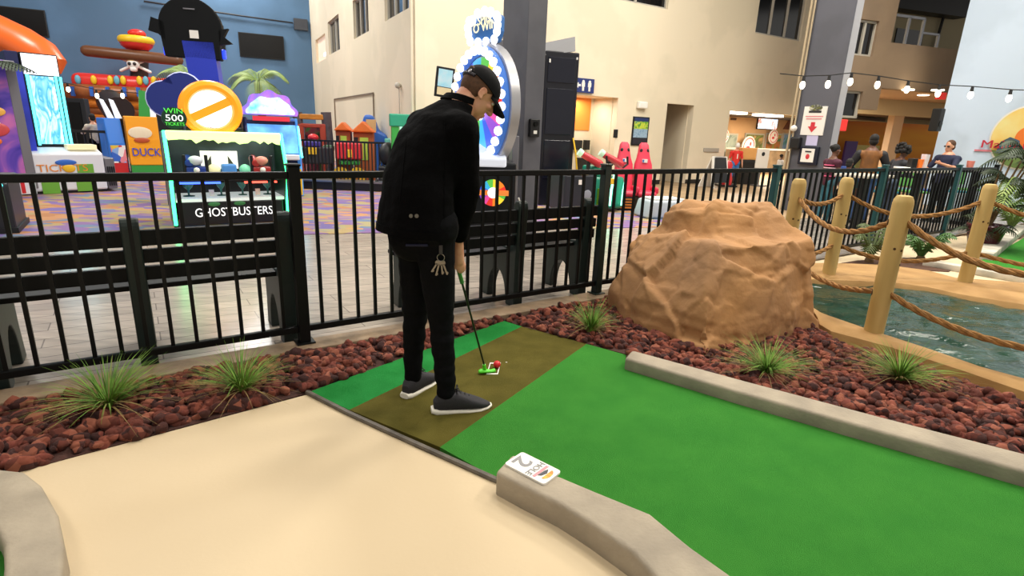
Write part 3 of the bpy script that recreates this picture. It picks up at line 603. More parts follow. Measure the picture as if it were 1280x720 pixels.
# restroom sign projecting
u, z = WB.uz(728, 107); T = thing('restroom_sign', 'small blue restroom sign with white figures above the passage', 'sign', WB.pt(u, z), WB.rz()); wS = .33
MB().box(-wS, wS, -.06, -.02, -.17, .17).build('panel', mat('sign_blue', '22306e', .5), T)
for x in (-.02, .18):
    mb = MB(); mb.cyl((x, -.066, .09), (x, -.06, .09), .04, n=10); mb.box(x-.05, x+.05, -.066, -.06, -.03, .07); mb.box(x-.03, x+.03, -.066, -.06, -.13, -.02); mb.build('figure', M_white, T)
mb = MB(); mb.prism([(-.27, -.06, 0), (-.17, -.06, .07), (-.17, -.06, .025), (-.1, -.06, .025), (-.1, -.06, -.025), (-.17, -.06, -.025), (-.17, -.06, -.07)], (0, -.006, 0)); mb.build('arrow', M_white, T)
# doorway recess
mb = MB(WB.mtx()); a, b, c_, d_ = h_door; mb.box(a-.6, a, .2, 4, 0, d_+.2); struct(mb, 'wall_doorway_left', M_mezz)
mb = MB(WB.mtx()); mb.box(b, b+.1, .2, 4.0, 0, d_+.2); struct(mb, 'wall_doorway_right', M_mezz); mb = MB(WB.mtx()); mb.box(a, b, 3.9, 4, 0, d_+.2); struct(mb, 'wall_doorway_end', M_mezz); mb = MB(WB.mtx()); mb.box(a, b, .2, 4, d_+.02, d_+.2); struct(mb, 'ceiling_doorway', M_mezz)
# lobby
a, b, c_, d_ = h_lob; D = 4.0
WL = Wall(WB.pt(0, 0, -D), WB.d)
struct(MB(WB.mtx()).box(a-1.5, b+5, D, D+.1, 0, d_+.6), 'wall_lobby', mat('lobby_wall', 'd0a87c', .8, noise=(.8, .15)))
struct(MB(WB.mtx()).box(a-1.6, a-1.5, .2, D, 0, d_+.6), 'wall_lobby_left', M_beige)
struct(MB(WB.mtx()).box(a-1.5, b+5, .2, D, d_+.05, d_+.15), 'ceiling_lobby', mat('lobby_ceiling', '4e463f', .8))
for (x0, x1, y) in ((.4, 2.0, .9), (2.9, 4.1, 1.0), (-.5, .5, 2.3)):
    tag(MB(WB.mtx()).box(a+x0, a+x1, y, y+.4, d_-.02, d_+.05).build('ceiling_light', M_whitelight), {.4: 'long white ceiling light at the front left of the lobby', 2.9: 'white ceiling light at the right of the lobby ceiling', -.5: 'white ceiling light deep at the left of the lobby'}[x0], 'light', 'lobby ceiling lights')
tv(WL, (945, 155), (957, 147), (970, 155), (957, 162), 'lit television hanging on the lobby wall showing a pale menu', art('menu_screen', ['e8f0f6', '9fc3e6', 'ffffff', 'e2674a', 'dfe9f2'], 3.5, emit=1.5), 'lobby television')
tri = WL.uz(984, 153); mb = MB(WL.mtx()); mb.prism([(tri[0]-.25, -.03, tri[1]-.3), (tri[0]+.3, -.03, tri[1]-.3), (tri[0]+.28, -.03, tri[1]+.42)], (0, .02, 0)); tag(mb.build('wall_pennant', mat('pennant_brown', '7a4a35', .7)), 'dark triangular sail shape on the lobby wall right of the television', 'decoration')
for l, r, lab in ((903, 909, 'small dark vent at the left of the lobby wall'), (913, 920, 'small brown vent left of the lobby television')): on_wall(WL, (l, 149), (l, 147), (r, 149), (l, 150), .03, 'wall_vent', mat('vent_brown', '5a4232', .7), lab, 'vent')
arts = [(['7d8a80', 'a3ad9f', '5d6a68'], 'pale grey'), (['c9a36a', '5f6a3a', '8a9a4a', '4a4a44'], 'green and tan'), (['3f7f3a', 'd0742a', '8fb04a', '55686a'], 'green and orange'), (['3a8a7a', '8a9fd0', '4aa08f'], 'teal and violet')]
for k, (l, r) in enumerate(((901, 920), (929, 953), (955, 975), (976, 989))):
    h = hole(WL, (l, 180), (l, 166), (r, 180), (l, 197)); c = WL.pt((h[0]+h[1])/2, h[2]); T = thing('display_window', 'lobby display window with a %s picture behind the counter' % arts[k][1], 'display', c, WL.rz(), 'lobby display windows'); w = (h[1]-h[0])/2; hh = h[3]-h[2]
    MB().box(-w, w, -.05, -.01, 0, hh).build('frame', M_frame, T); MB().box(-w+.07, w-.07, -.055, -.045, .06, hh-.06).build('picture', art('display_art%d' % k, arts[k][0], 1.6), T)
    mb = MB(); mb.box(-.02, .02, -.06, -.05, 0, hh); 
MB(WL.mtx()); q0 = WL.uz(895, 205)[0]; q1 = WL.uz(1010, 205)[0]
T = thing('lobby_counter', 'cream lobby counter below the display windows', 'counter', WL.pt((q0+q1)/2, 0, .7), WL.rz()); w = (q1-q0)/2
MB().box(-w, w, -.35, .3, .95, 1.02).build('top', M_white, T); MB().box(-w, w, -.3, .3, 0, .95).build('front', mat('counter_front', '8f7a60', .7, noise=(3, .5)), T)
for px, py, lab in ((904, 170, 'small round red and white badge at the left of the lobby windows'), (966, 171, 'round red and white badge hung before the lobby windows'), (935, 183, 'large round red and white badge beside the person in the red jersey')):
    u, z = WL.uz(px, py, .3); mb = MB(WL.mtx()); r = .42 if px == 935 else .3; mb.cyl((u, -.34, z), (u, -.3, z), r, n=20); o = mb.build('round_badge', M_white); tag(o, lab, 'badge', 'round lobby badges'); mb = MB(WL.mtx()); mb.tube([(u+r*.8*math.cos(t), -.345, z+r*.8*math.sin(t)) for t in np.linspace(0, 6.1, 16)], r*.05, 5); mb.ell((u-r*.1, -.345, z-r*.15), (r*.3, .01, r*.18)); mb.ell((u+r*.2, -.345, z+r*.25), (r*.12, .01, r*.2)); mb.build('red_mark', mat('badge_red', 'c8323a', .5), o, world=True)
# ------------------------------------------------------------------ steel columns
def column(corners, name, m, zt=9.):
    mb = MB(); mb.prism([(p.x, p.y, -.01) for p in corners], (0, 0, zt)); return struct(mb, name, m, bevel=.01)
pc = V(660.8, 150, 7.4); 
def colm(px, w1, w2, Y, name, m):   # front vertical edge at px(y=212), faces run along the wall axes
    e = V(px, 212, Y); e.z = 0; a = Vector((-.857, -.515, 0)); b = Vector((.515, -.857, 0)); return e
e = V(652.5, 212, 7.2); e.z = 0; dr = Vector((.857, .515, 0)); dl = Vector((-.515, .857, 0))
column([e, e+dr*.27, e+dr*.27+dl*.62, e+dl*.62], 'trim_steel_column', M_greyc)
u, z = 0, 0
# small black camera unit on the column's right face
Wc = Wall(e, dr); u, z = Wc.uz(666, 160); T = thing('camera_unit', 'small black camera unit mounted on the central grey column', 'camera', Wc.pt(u, z), Wc.rz()); MB().box(-.07, .07, -.06, 0, -.11, .11).build('housing', M_black, T, bevel=.012); mb = MB(); mb.cyl((0, -.08, .05), (0, -.06, .05), .03); mb.build('lens', M_gloss, T); MB().box(-.025, .025, -.064, -.058, -.07, -.03).build('label_plate', M_white, T)
e2l = V(984, 212, 11.4); e2l.z = 0; d2 = Vector((.562, -.827, 0)); W2 = Wall(e2l, d2); W2.n = Vector((-.827, -.562, 0)); e2 = W2.pt(W2.uz(1031, 212)[0], 0); n2 = Vector((.827, .562, 0)); W3 = Wall(e2, n2)
f0 = .04
column([e2l, e2, e2+n2*f0, e2l+n2*f0], 'trim_wide_column', mat('column_slate', '565760', .6, noise=(1.5, .15)))
f3 = W3.uz(1041, 212)[0]; e3 = e2-d2*.01+n2*.002; column([e3, e3+n2*f3, e3+n2*f3-d2*.5, e3-d2*.5], 'trim_column_flange', mat('column_pale', 'a9a8ae', .6))
WC = W2
mb = MB(WC.mtx()); u, z = WC.uz(985, 200); mb.cyl((-.05, -.04, 0), (-.05, -.04, 8.5), .022, n=8); mb.cyl((.02, -.04, 0), (.02, -.04, 8.5), .016, n=8); tag(mb.build('conduit', mat('conduit_pale', 'b3a284', .6)), 'pair of thin conduits up the left edge of the wide grey column', 'pipe')
def csign(l, t, r, b, name, label, cat='sign'):
    h = hole(WC, l, t, r, b); c = WC.pt((h[0]+h[1])/2, h[2]); T = thing(name, label, cat, c, WC.rz(), 'notices on the wide column'); return T, (h[1]-h[0])/2, h[3]-h[2]
T, w, hh = csign((1006, 150), (1022, 133), (1030, 150), (1015, 169), 'paper_notice', 'white poster with a red arrow on the wide grey column')
w = .22; MB().box(-w, w, -.02, 0, 0, hh).build('sheet', M_white, T)
mb = MB(); mb.prism([(-.04, -.021, .24), (.04, -.021, .24), (.04, -.021, .16), (.09, -.021, .16), (0, -.021, .05), (-.09, -.021, .16), (-.04, -.021, .16)], (0, -.004, 0)); mb.build('red_arrow', mat('arrow_red', 'c9303a', .5), T)
mb = MB(); mb.box(-.15, .15, -.024, -.02, .29, .31); mb.box(-.17, .17, -.024, -.02, .335, .355); mb.build('red_lines', mat('line_pink', 'd98a90', .6), T)
MB().ell((0, -.02, .5), (.13, .006, .06)).build('picture', art('car_pic', ['8a8f3a', '3a3a3a', 'c9c9b0'], 9), T); MB().box(-.12, .12, -.024, -.02, .41, .45).build('dark_line', mat('ink_black', '2a2a2e', .6), T)
T, w, hh = csign((1010, 176), (1014, 169), (1020, 176), (1014, 182), 'paper_notice', 'small lilac sheet below the arrow poster on the column'); MB().box(-.11, .11, -.012, 0, 0, hh).build('sheet', mat('lilac', 'c5c0e2', .6), T)
T, w, hh = csign((1003, 195), (1010, 183), (1020, 195), (1010, 206), 'leaflet_holder', 'black leaflet holder with a white card on the wide column', 'holder'); MB().box(-.19, .19, -.05, 0, 0, hh).build('frame', mat('holder_navy', '14182a', .4), T, bevel=.01); MB().box(-.13, .12, -.056, -.048, .05, hh-.04).build('card', M_white, T); MB().ell((0, -.056, hh*.45), (.04, .006, .05)).build('red_mark', mat('arrow_red', 'c9303a', .5), T); MB().box(-.06, .06, -.062, -.05, hh*.68, hh*.76).build('dark_line', mat('ink_black', '2a2a2e', .6), T)
u, z = WC.uz(1000, 178); T = thing('wall_phone', 'black wall unit at the left edge of the wide column', 'phone', WC.pt(u-.05, z), WC.rz()); MB().box(-.1, .1, -.12, 0, -.13, .1).build('housing', M_black, T, bevel=.03); MB().ell((-.08, -.08, .26), .06).build('white_dome', M_white, T)
u, z = WC.uz(1048, 156); T = thing('exit_box', 'small red box sign hanging right of the wide column', 'sign', V(1050, 157, 13.5)); MB().box(-.14, .14, -.06, .06, -.12, .14).build('housing', mat('red_box', 'cf2f2a', .4, emit=.5), T, bevel=.02); mb = MB(); mb.cyl((0, 0, .14), (0, 0, 1.5), .008, n=6); mb.build('hanging_rod', M_wire, T)
# ------------------------------------------------------------------ mezzanine beyond the column
WM = Wall(V(1095, 130, 15.), (.95, .31)); uL = WM.uz(1028, 100)[0]; uR = WM.uz(1230, 100)[0]
u95 = WM.uz(1104, 100)[0]; zsof = WM.uz(1150, 114)[1]; zrail = WM.uz(1150, 57)[1]
h_mw = hole(WM, (1069, 45), (1080, 24), (1096, 45), (1080, 70)); h_low = hole(WM, (1052, 130), (1060, 113), (1076, 130), (1060, 147))
uL = WM.uz(1047, 100)[0]
struct(wall_mesh(WM, uL, u95, 0, 8.5, [h_mw, h_low, (uL-2, u95-.0, 0, 2.2)], .15), 'wall_mezzanine_side', M_mezz)
window(WM, h_mw, 9, 'window_9', 2); window(WM, h_low, 10, 'window_10', 1)
struct(MB(WM.mtx()).box(u95, uR+3, 0, .2, zsof, zrail), 'wall_balcony', M_mezz)
ub_ = Wall(WM.pt(0, 0, -10.8), WM.d).uz(1052, 150)[0]
struct(MB(WM.mtx()).prism([(u95-.1, .2, zsof), (uR+8, .2, zsof), (uR+8, 11, zsof), (ub_, 11, zsof)], (0, 0, .15)), 'ceiling_soffit', mat('soffit_warm', 'c9a98a', .8))
struct(MB(WM.mtx()).box(u95-.2, uR+11, 5.8, 6., zrail-1.6, 8.6), 'wall_upper_back', mat('upper_olive', 'a89e80', .85))
WU = Wall(WM.pt(0, 0, -5.8), WM.d)
h = hole(WU, (1118, 48), (1135, 37), (1152, 48), (1135, 66)); struct(MB(WU.mtx()).box(h[0], h[1], -.05, 0, h[2]-1, h[3]), 'window_11', M_dglass)
mb = MB(WM.mtx()); mb.box(u95+.1, u95+2.1, .05, .1, zrail+.28, zrail+.34); mb.box(u95+2.1, uR+.3, .05, .1, zrail+.05, zrail+.1)
T = thing('balcony_railing', 'grey metal railing on top of the mezzanine half wall', 'railing', WM.pt(u95+.3, zrail, -.1), WM.rz())
q0 = WM.uz(1120, 40)[0]-(u95+.3); q1 = WM.uz(1158, 40)[0]-(u95+.3); q2 = WM.uz(1180, 40)[0]-(u95+.3)
mb = MB(); mb.box(q0, q1, 0, .05, .62, .68); mb.build('top_rail', M_steel, T)
for q, zz in ((q0, .65), (q1, .65), ((q0+q1)/2, .65), (q2, .32)): MB().box(q-.03, q+.03, 0, .05, 0, zz).build('post', M_steel, T)
MB().box(q1, q2, 0, .05, .3, .35).build('lower_rail', M_steel, T)
mb = MB(); a_ = WU.uz(1178, -5); b2_ = WU.uz(1166, 50); mb = MB(WU.mtx()); mb.tube([(a_[0], -.1, a_[1]+1), (a_[0]-.05, -.1, b2_[1]+1.6), (b2_[0]+.2, -.1, b2_[1]+1.4), (b2_[0], -.1, b2_[1]-1)], .05, 8); tag(mb.build('sprinkler_pipe', M_wire), 'dark pipe running down the upper mezzanine wall', 'pipe')
tag(MB(WU.mtx()).box(WU.uz(1192, 10)[0], uR+2, -.6, -.1, WU.uz(1195, 26)[1], 9.).build('hanging_banner', M_black), 'black panel at the top right above the mezzanine', 'panel')
# ceiling spots under the mezzanine
for px, py, lab in ((1135, 113, 'round recessed ceiling spot left of the others under the mezzanine'), (1154, 119.5, 'round recessed ceiling spot in the middle under the mezzanine'), (1172, 113.5, 'round recessed ceiling spot nearest the pale blue wall')):
    p = G(px, py, zsof-.02); mb = MB(); mb.cyl(p, p+Vector((0, 0, .03)), .14, n=16); tag(mb.build('ceiling_spot', M_bulb), lab, 'light', 'mezzanine ceiling spots')
# mural wall with painted sunset bands
WMU = Wall(WM.pt(0, 0, -10.8), WM.d)
def mural():
    M = bpy.data.materials.new('sunset_mural'); M.use_nodes = True; nt = M.node_tree; b = nt.nodes['Principled BSDF']; tc = nt.nodes.new('ShaderNodeTexCoord'); sx = nt.nodes.new('ShaderNodeSeparateXYZ'); L = nt.links.new
    no = nt.nodes.new('ShaderNodeTexNoise'); no.inputs['Scale'].default_value = .5; mp = nt.nodes.new('ShaderNodeMapping'); mp.inputs['Scale'].default_value = (.5, .5, 2.5); L(tc.outputs['Object'], mp.inputs[0]); L(mp.outputs[0], no.inputs['Vector'])
    ad = nt.nodes.new('ShaderNodeMath'); ad.operation = 'MULTIPLY_ADD'; ad.inputs[1].default_value = .22; L(tc.outputs['Object'], sx.inputs[0]); ml = nt.nodes.new('ShaderNodeMath'); ml.operation = 'MULTIPLY'; ml.inputs[1].default_value = .55; L(no.outputs['Fac'], ml.inputs[0]); L(sx.outputs['Z'], ad.inputs[0]); L(ml.outputs[0], ad.inputs[2])
    r = nt.nodes.new('ShaderNodeValToRGB'); e = r.color_ramp.elements
    for k, (p, c) in enumerate(((.3, 'c9701f'), (.62, 'e39a2a'), (.82, 'd87c2a'), (.98, '8a4a30'), (1.0, '5c3328'))):
        if k > 1: e.new(p)
        e[k].position = p; e[k].color = lin(hx(c))
    L(ad.outputs[0], r.inputs[0]); L(r.outputs[0], b.inputs['Base Color']); b.inputs['Roughness'].default_value = .8; return M
o = struct(MB(WMU.mtx()).box(WMU.uz(1000, 170)[0], WMU.uz(1240, 170)[0], 0, .2, 0, zsof+.1), 'wall_mural', mural(), loc=WMU.p)
WK = Wall(WM.pt(0, 0, -2.6), WM.d); kz = WK.uz(1130, 145)[1]; struct(MB(WK.mtx()).box(WK.uz(1072, 140)[0], WK.uz(1240, 140)[0]+2, 0, .15, kz, zsof), 'wall_bulkhead', mat('bulkhead_cream', 'dccba0', .8)); struct(MB(WK.mtx()).box(WK.uz(1072, 140)[0], WK.uz(1240, 140)[0]+2, .15, 8.2, kz+.1, kz+.2), 'ceiling_dining', mat('dining_ceiling', '4a3a30', .8))
p0 = V(1112, 185, 19); mb = MB(); mb.prism([(p0.x-.16, p0.y-.16, 0), (p0.x+.16, p0.y-.16, 0), (p0.x+.16, p0.y+.16, 0), (p0.x-.16, p0.y+.16, 0)], (0, 0, zsof)); struct(mb, 'trim_post', mat('post_cream', 'c8ab8a', .7))
tag(MB(WMU.mtx()).box(WMU.uz(1043, 190)[0], WMU.uz(1057, 190)[0], -.6, -.5, .2, WMU.uz(1050, 176)[1]).build('purple_board', mat('purple_panel', '5a3a8a', .5)), 'purple panel behind the woman in stripes', 'panel')
tag(MB(WMU.mtx()).box(WMU.uz(1057, 190)[0], WMU.uz(1085, 190)[0], -.6, -.5, .2, WMU.uz(1070, 181)[1]).build('yellow_board', mat('yellow_panel', 'cfc06a', .5)), 'pale yellow panel behind the seated crowd', 'panel')
sp = V(1171, 150, 12.9); T = thing('loudspeaker', 'black loudspeaker hung at the edge of the pale blue wall', 'speaker', (sp.x, sp.y, sp.z), .5); MB().box(-.1, .1, -.09, .09, -.24, .24).build('cabinet', M_black, T, bevel=.02); mb = MB(); mb.cyl((0, -.1, -.08), (0, -.09, -.08), .07); mb.build('grille', M_gloss, T); MB().box(-.02, .25, .06, .1, .12, .16).build('bracket', M_black, T)
tag(MB().cbox(V(1176, 120, 14.5), .22, .06, .16).build('red_sign', mat('red_box', 'cf2f2a', .4, emit=.5)), 'small lit red sign under the mezzanine beside the pale wall', 'sign')
# ------------------------------------------------------------------ pale blue wall
eR = V(1162, 212, 13.6); WR = Wall(eR, (.562, -.827)); WR.n = Vector((-.827, -.562, 0))
struct(wall_mesh(WR, 0, 12, 0, 8.5, (), .35), 'wall_right', M_pale)
# emblem and lettering
uc, zc = WR.uz(1287, 172); ul, _ = WR.uz(1237, 172); rr = uc-ul
T = thing('wall_emblem', 'round sunset emblem with red lettering on the pale blue wall', 'sign', WR.pt(uc, zc), WR.rz())
def disc(r, y, m, name, z0=-9, z1=9, clipx=None, n=40):
    pts = [(r*math.cos(a), y, min(z1, max(z0, r*math.sin(a)))) for a in np.linspace(0, 2*PI, n, endpoint=False)]; mb = MB(); mb.prism(pts, (0, -.01, 0)); mb.build(name, m, T)
disc(rr, -.01, M_white, 'rim'); disc(rr*.95, -.022, mat('emblem_yellow', 'f0b830', .6, noise=(1.2, .6), col2='e8e2a0'), 'sky'); disc(rr*.945, -.036, mat('emblem_green', '6f8a4a', .6, noise=(3, .6)), 'land', z1=-rr*.42)
disc(rr*.34, -.034, mat('emblem_orange', 'ea7a2a', .6), 'sun', z0=-rr*.3)
mb = MB(); mb.prism([(-rr*.72, -.05, -rr*.5), (-rr*.1, -.05, -rr*.45), (-rr*.2, -.05, -rr*.1), (-rr*.45, -.05, 0), (-rr*.66, -.05, -rr*.15)], (0, -.01, 0)); mb.build('blue_shape', mat('emblem_blue', '4a6a9a', .6, noise=(4, .6), col2='2f4a3a'), T)
xs = WR.uz(1226, 185)[0]-uc; zs = WR.uz(1228, 184.5)[1]-zc; zt = WR.uz(1228, 174.5)[1]-zc
mb = MB(); mb.text('Malibu', (zt-zs)*1.38, (xs, -.06, zs), (1, 0, 0), (0, 0, 1), .02, 'LEFT', 1.25); mb.build('lettering', mat('logo_red', 'c01f3a', .5), T)
mb = MB(); z3 = WR.uz(1226, 188)[1]-zc; mb.box(xs-.1, xs+.28, -.03, -.01, z3-.02, z3+.02); mb.box(xs+.34, xs+.8, -.03, -.01, z3-.02, z3+.02); mb.build('underline', mat('logo_pink', 'd9808e', .6), T)
# ------------------------------------------------------------------ string lights
def string(P, bulbs, label, sag=.0):
    T = thing('string_lights', label, 'lights', P[0], 0, 'festoon string lights'); mb = MB(); mb.tube(P, .009, 5); mb.build('wire', M_wire, T, world=True)
    for b in bulbs:
        so = MB(); so.cyl(b, b-Vector((0, 0, .09)), .022, .03, n=8); s = so.build('socket', M_wire, T, world=True)
        bb = MB(); bb.ell(b-Vector((0, 0, .15)), (.045, .045, .07), nu=10, nv=7); bb.build('bulb', M_bulb, s, world=True)
Y0 = 10.3
P = [V(975, 92, Y0), V(1005, 95, Y0), V(1037, 94, Y0), V(1065, 91, Y0+.2), V(1099, 95, Y0+.4), V(1136, 101, Y0+.6), V(1175, 106, Y0+.6), V(1216, 108, Y0+.5), V(1264, 112, Y0+.4), V(1320, 114, Y0+.3)]
string(P, [P[1], P[2], P[3], P[4], P[5], P[6], P[7], P[8]], 'string of small warm bulbs crossing in front of the wide column')
Pw = [V(-20, 92, 15), V(60, 100, 15), V(84, 104, 15), V(120, 112, 15), V(190, 118, 15)]
string(Pw, [Pw[2], Pw[3]+Vector((0, 0, .0)), V(152, 112, 15), V(185, 112, 15)], 'string of bulbs before the inflatable ship at left')
Pz = [V(282, 112, 15), V(325, 117, 15), V(372, 120, 15)]
# ================================================================== ARCADE
def neon(name, c, e=5.): return mat(name, c, .3, emit=e)
N_green = neon('neon_green', '35ff8a', 6.); N_cyan = neon('neon_cyan', '5ff5ff', 2.2); N_blue = neon('neon_blue', '3a5cff', 4.); N_red = neon('neon_red', 'ff4a3a', 4.); N_white = neon('glow_white', 'f4f6ff', 1.5); N_orange = neon('glow_orange', 'ff931a', .62); N_lime = neon('glow_lime', 'd8ff9a', 1.3)
M_navy = mat('cabinet_navy', '1d2352', .35); M_cabw = mat('cabinet_white', 'dfe2ea', .35); M_cabg = mat('cabinet_grey', '7b7a80', .4, metal=.3); M_cabd = mat('cabinet_dark', '12161c', .3); M_cabgr = mat('cabinet_dark_green', '0d3a28', .35); M_blue2 = mat('sign_back_blue', '1d2f86', .4)
M_red = mat('toy_red', 'c8262b', .4); M_yel = mat('toy_yellow', 'e8b92a', .4); M_grn = mat('toy_green', '3aa046', .4); M_org = mat('toy_orange', 'd9702a', .5); M_tblue = mat('toy_blue', '2f66c0', .4)
def slab(T, name, pts, x0, x1, m, bevel=.012):   # side profile (y,z) extruded across x
    mb = MB(); mb.prism([(x0, y, z) for y, z in pts], (x1-x0, 0, 0)); return mb.build(name, m, T, bevel=bevel)
# ---------------- ghost themed shooting cabinet with neon edges
P = G(224, 285); T = thing('shooting_cabinet', 'neon green edged arcade shooting cabinet with a glowing orange round sign on top', 'arcade machine', (P.x, P.y, 0), FRZ); W_ = 1.28
prof = [(0, 0), (-.02, .34), (-.14, .62), (-.14, .70), (.05, 1.12), (.1, 1.22), (.75, 1.22), (.8, 0)]
slab(T, 'side_panel', prof, -.05, .0, M_cabgr); slab(T, 'side_panel', prof, W_, W_+.05, M_cabgr)
MB().box(0, W_, .7, .78, 0, 1.2).build('back_panel', M_cabd, T)
bp = MB().box(.02, W_-.02, .0, .1, .02, .33).build('front_panel', M_cabd, T, bevel=.01)
mb = MB(); mb.text('GHOSTBUSTERS.', .165, (W_/2+.03, -.004, .135), (1, 0, 0), (0, 0, 1), .008, sx=.78); mb.build('lettering', mat('letter_white', 'f4f4f4', .4, emit=.9), bp)
for x in (.42, .72): MB().ell((x, -.005, .30), (.07, .012, .03)).build('green_badge', mat('badge_green', '3f8a4f', .4), bp)
MB().box(0, W_, .0, .7, .335, .375).build('lit_floor', mat('lit_floor', 'dfe9e4', .4, emit=.55), T)
MB().box(0, W_, -.14, .72, .63, .69).build('ledge', mat('ledge_green', '1c3320', .4), T, bevel=.01)
MB().box(-.03, W_+.03, -.155, -.135, .685, .70).build('ledge_edge', N_white if 0 else M_cabw, T)
for x0, x1, m in ((.02, .30, N_blue), (.33, .52, N_blue), (.80, 1.08, N_red), (1.12, 1.2, N_red)):
    mb = MB(); mb.tube([(x0, .0, .585), (x1, .0, .585)], .014, 8); mb.build('light_bar', m, T)
for x, s in ((.22, 1), (.60, .8), (.86, .8), (1.18, .9)):
    mb = MB(); mb.lathe([(.001, .375), (.07*s, .375), (.07*s, .385), (.012, .39), (.012, .46), (.05*s, .5), (.08*s, .56), (.001, .56)], (x-.05, .3, 0), 14); mb.build('target_figure', mat('figure_teal', '3f7f78', .3), T)
for x in (.38, .93): MB().box(x, x+.06, .05, .055, .40, .49).build('card', M_white, T)
MB().box(0, W_, .45, .5, .7, 1.2).build('screen_back', mat('backdrop_dusk', '4a5a66', .4, noise=(3, .6), emit=.12), T)
MB().box(.36, .80, .40, .44, .74, .98).build('screen', mat('screen_white', 'f4f4ea', .4, emit=1.1), T)
for x0, s in ((.42, 1), (.74, -1)): 
    mb = MB(); mb.prism([(x0-.03*s, .395, .76), (x0+.06*s, .395, .76), (x0+.06*s, .395, .92)], (0, -.01, 0)); mb.build('screen_shape', mat('shape_grey', '6a6a66', .5), T)
MB().box(-.02, W_+.02, .03, .12, 1.14, 1.25).build('header', N_lime, T, bevel=.02)
mb = MB(); rg = random.Random(5); pts = [(0, .028, 1.16)]+[(W_*k/26, .028, 1.12+rg.uniform(-.03, .03)) for k in range(27)]+[(W_, .028, 1.16)]; mb.prism(pts, (0, -.01, 0)); mb.build('header_drip', N_lime, T)
for x in (-.03, W_+.03):
    mb = MB(); Q = [(x, y-.02, z) for y, z in ((0, .04), (-.02, .34), (-.14, .62), (-.14, .70), (-.05, .90), (.05, 1.12), (.1, 1.24))]; mb.tube(Q, .02, 8); mb.build('neon_tube', N_green, T)
def blaster(x, m, m2):
    g = MB(); g.box(x-.12, x+.12, -.06, .14, .70, .80); g.cyl((x-.07, -.08, .84), (x-.07, .2, .9), .05); b = g.build('blaster', m, T, bevel=.02)
    for sx in (-.12, .12): MB().box(x+sx-.018, x+sx+.018, -.06, .0, .70, .95).build('grip', M_cabd, b, bevel=.008)
    MB().ell((x, -.04, .88), (.085, .07, .06)).build('cover', m2, b, smooth=True); mb = MB(); mb.ell((x+.0, -.1, .76), .035); mb.build('button', M_white, b)
blaster(.26, mat('blaster_blue', '1c3f9a', .35), mat('cover_pale', 'd5dde8', .4)); blaster(1.02, mat('blaster_red', 'b02a2a', .35), mat('cover_coral', 'd98a7a', .4))
for x, m, r in ((.46, mat('knob_cream', 'e6e3b0', .5, emit=.4), .075), (.82, mat('knob_mint', '7fd9b0', .4, emit=.3), .07)): MB().ell((x, -.02, .76), (r, r*.8, r)).build('knob', m, T, smooth=True)
MB().box(.55, .72, -.05, .08, .70, .83).build('ticket_box', mat('box_blue', '4a8ad0', .4, emit=.2), T, bevel=.02)
# topper
zc = 1.53; xc = .52; R0 = .345
tp = MB(); tp.cyl((xc, .2, zc), (xc, .27, zc), R0*.9, n=40); tpo = tp.build('sign_disc', N_white, T)
tp = MB(); tp.tube([(xc+R0*.88*math.cos(a), .19, zc+R0*.88*math.sin(a)) for a in np.linspace(0, 2*PI, 44, endpoint=False)], .062, 8, closed=True); tp.build('orange_ring', N_orange, tpo, smooth=True)
a = math.radians(28); dx, dz = math.cos(a), math.sin(a); mb = MB(); hw = .05; mb.prism([(xc-dx*R0*.85-dz*-hw, .19, zc-dz*R0*.85+dx*-hw*-1*-1), (xc+dx*R0*.85+dz*hw, .19, zc+dz*R0*.85-dx*hw), (xc+dx*R0*.85-dz*hw, .19, zc+dz*R0*.85+dx*hw), (xc-dx*R0*.85-dz*hw, .19, zc-dz*R0*.85+dx*hw)], (0, -.03, 0)); mb.build('orange_bar', N_orange, tpo)
MB().box(xc-.3, xc+.35, .2, .6, 1.22, 1.3).build('sign_base', M_cabd, T)
ws = MB(); ws.cyl((.1, .1, 1.40), (.1, .14, 1.40), .135, n=24); wso = ws.build('prize_sign', M_cabgr, T)
mb = MB(); mb.text('WIN', .09, (.1, .098, 1.46), (1, 0, 0), (0, 0, 1), .006, sx=1.1); mb.text('TICKETS', .055, (.1, .098, 1.31), (1, 0, 0), (0, 0, 1), .006); mb.build('green_lettering', mat('letter_green', '52d84a', .4, emit=.8), wso)
mb = MB(); mb.text('500', .11, (.1, .098, 1.365), (1, 0, 0), (0, 0, 1), .008, sx=1.2); mb.build('white_lettering', mat('letter_white', 'f4f4f4', .4, emit=.9), wso)
T.scale.z = .95
# ---------------- two-lobed blue sign on a machine behind
q = V(218, 120, 8.6); T = thing('lobed_sign_cabinet', 'dark blue two-lobed sign back standing behind the neon green cabinet', 'arcade machine', (q.x, q.y, 0), .3)
s = lambda px: px*9.0/690
mb = MB(); c1 = V(230, 112, 8.6); pts = []
for (px, py, r, a0, a1) in ((228, 114, 20, -60, 150), (208, 124, 19, 60, 250)):
    c_ = V(px, py, 8.6); 
    for k in range(12): an = math.radians(a0+(a1-a0)*k/11); pts.append((c_.x-q.x+s(r)*math.cos(an), 0, c_.z+s(r)*math.sin(an)))
cb_ = V(238, 142, 8.6); pts.append((cb_.x-q.x, 0, cb_.z)); mb.prism(pts, (0, .06, 0)); mb.build('sign_back', M_blue2, T)
mb = MB(); mb.tube([(p[0], .02, p[2]) for p in pts], .018, 6, closed=True); mb.build('sign_edge', mat('edge_lilac', 'b9c0e6', .4, emit=.3), T)
MB().box(-.3, .3, .1, .7, 0, q.z-.1).build('cabinet', M_cabd, T, bevel=.02)
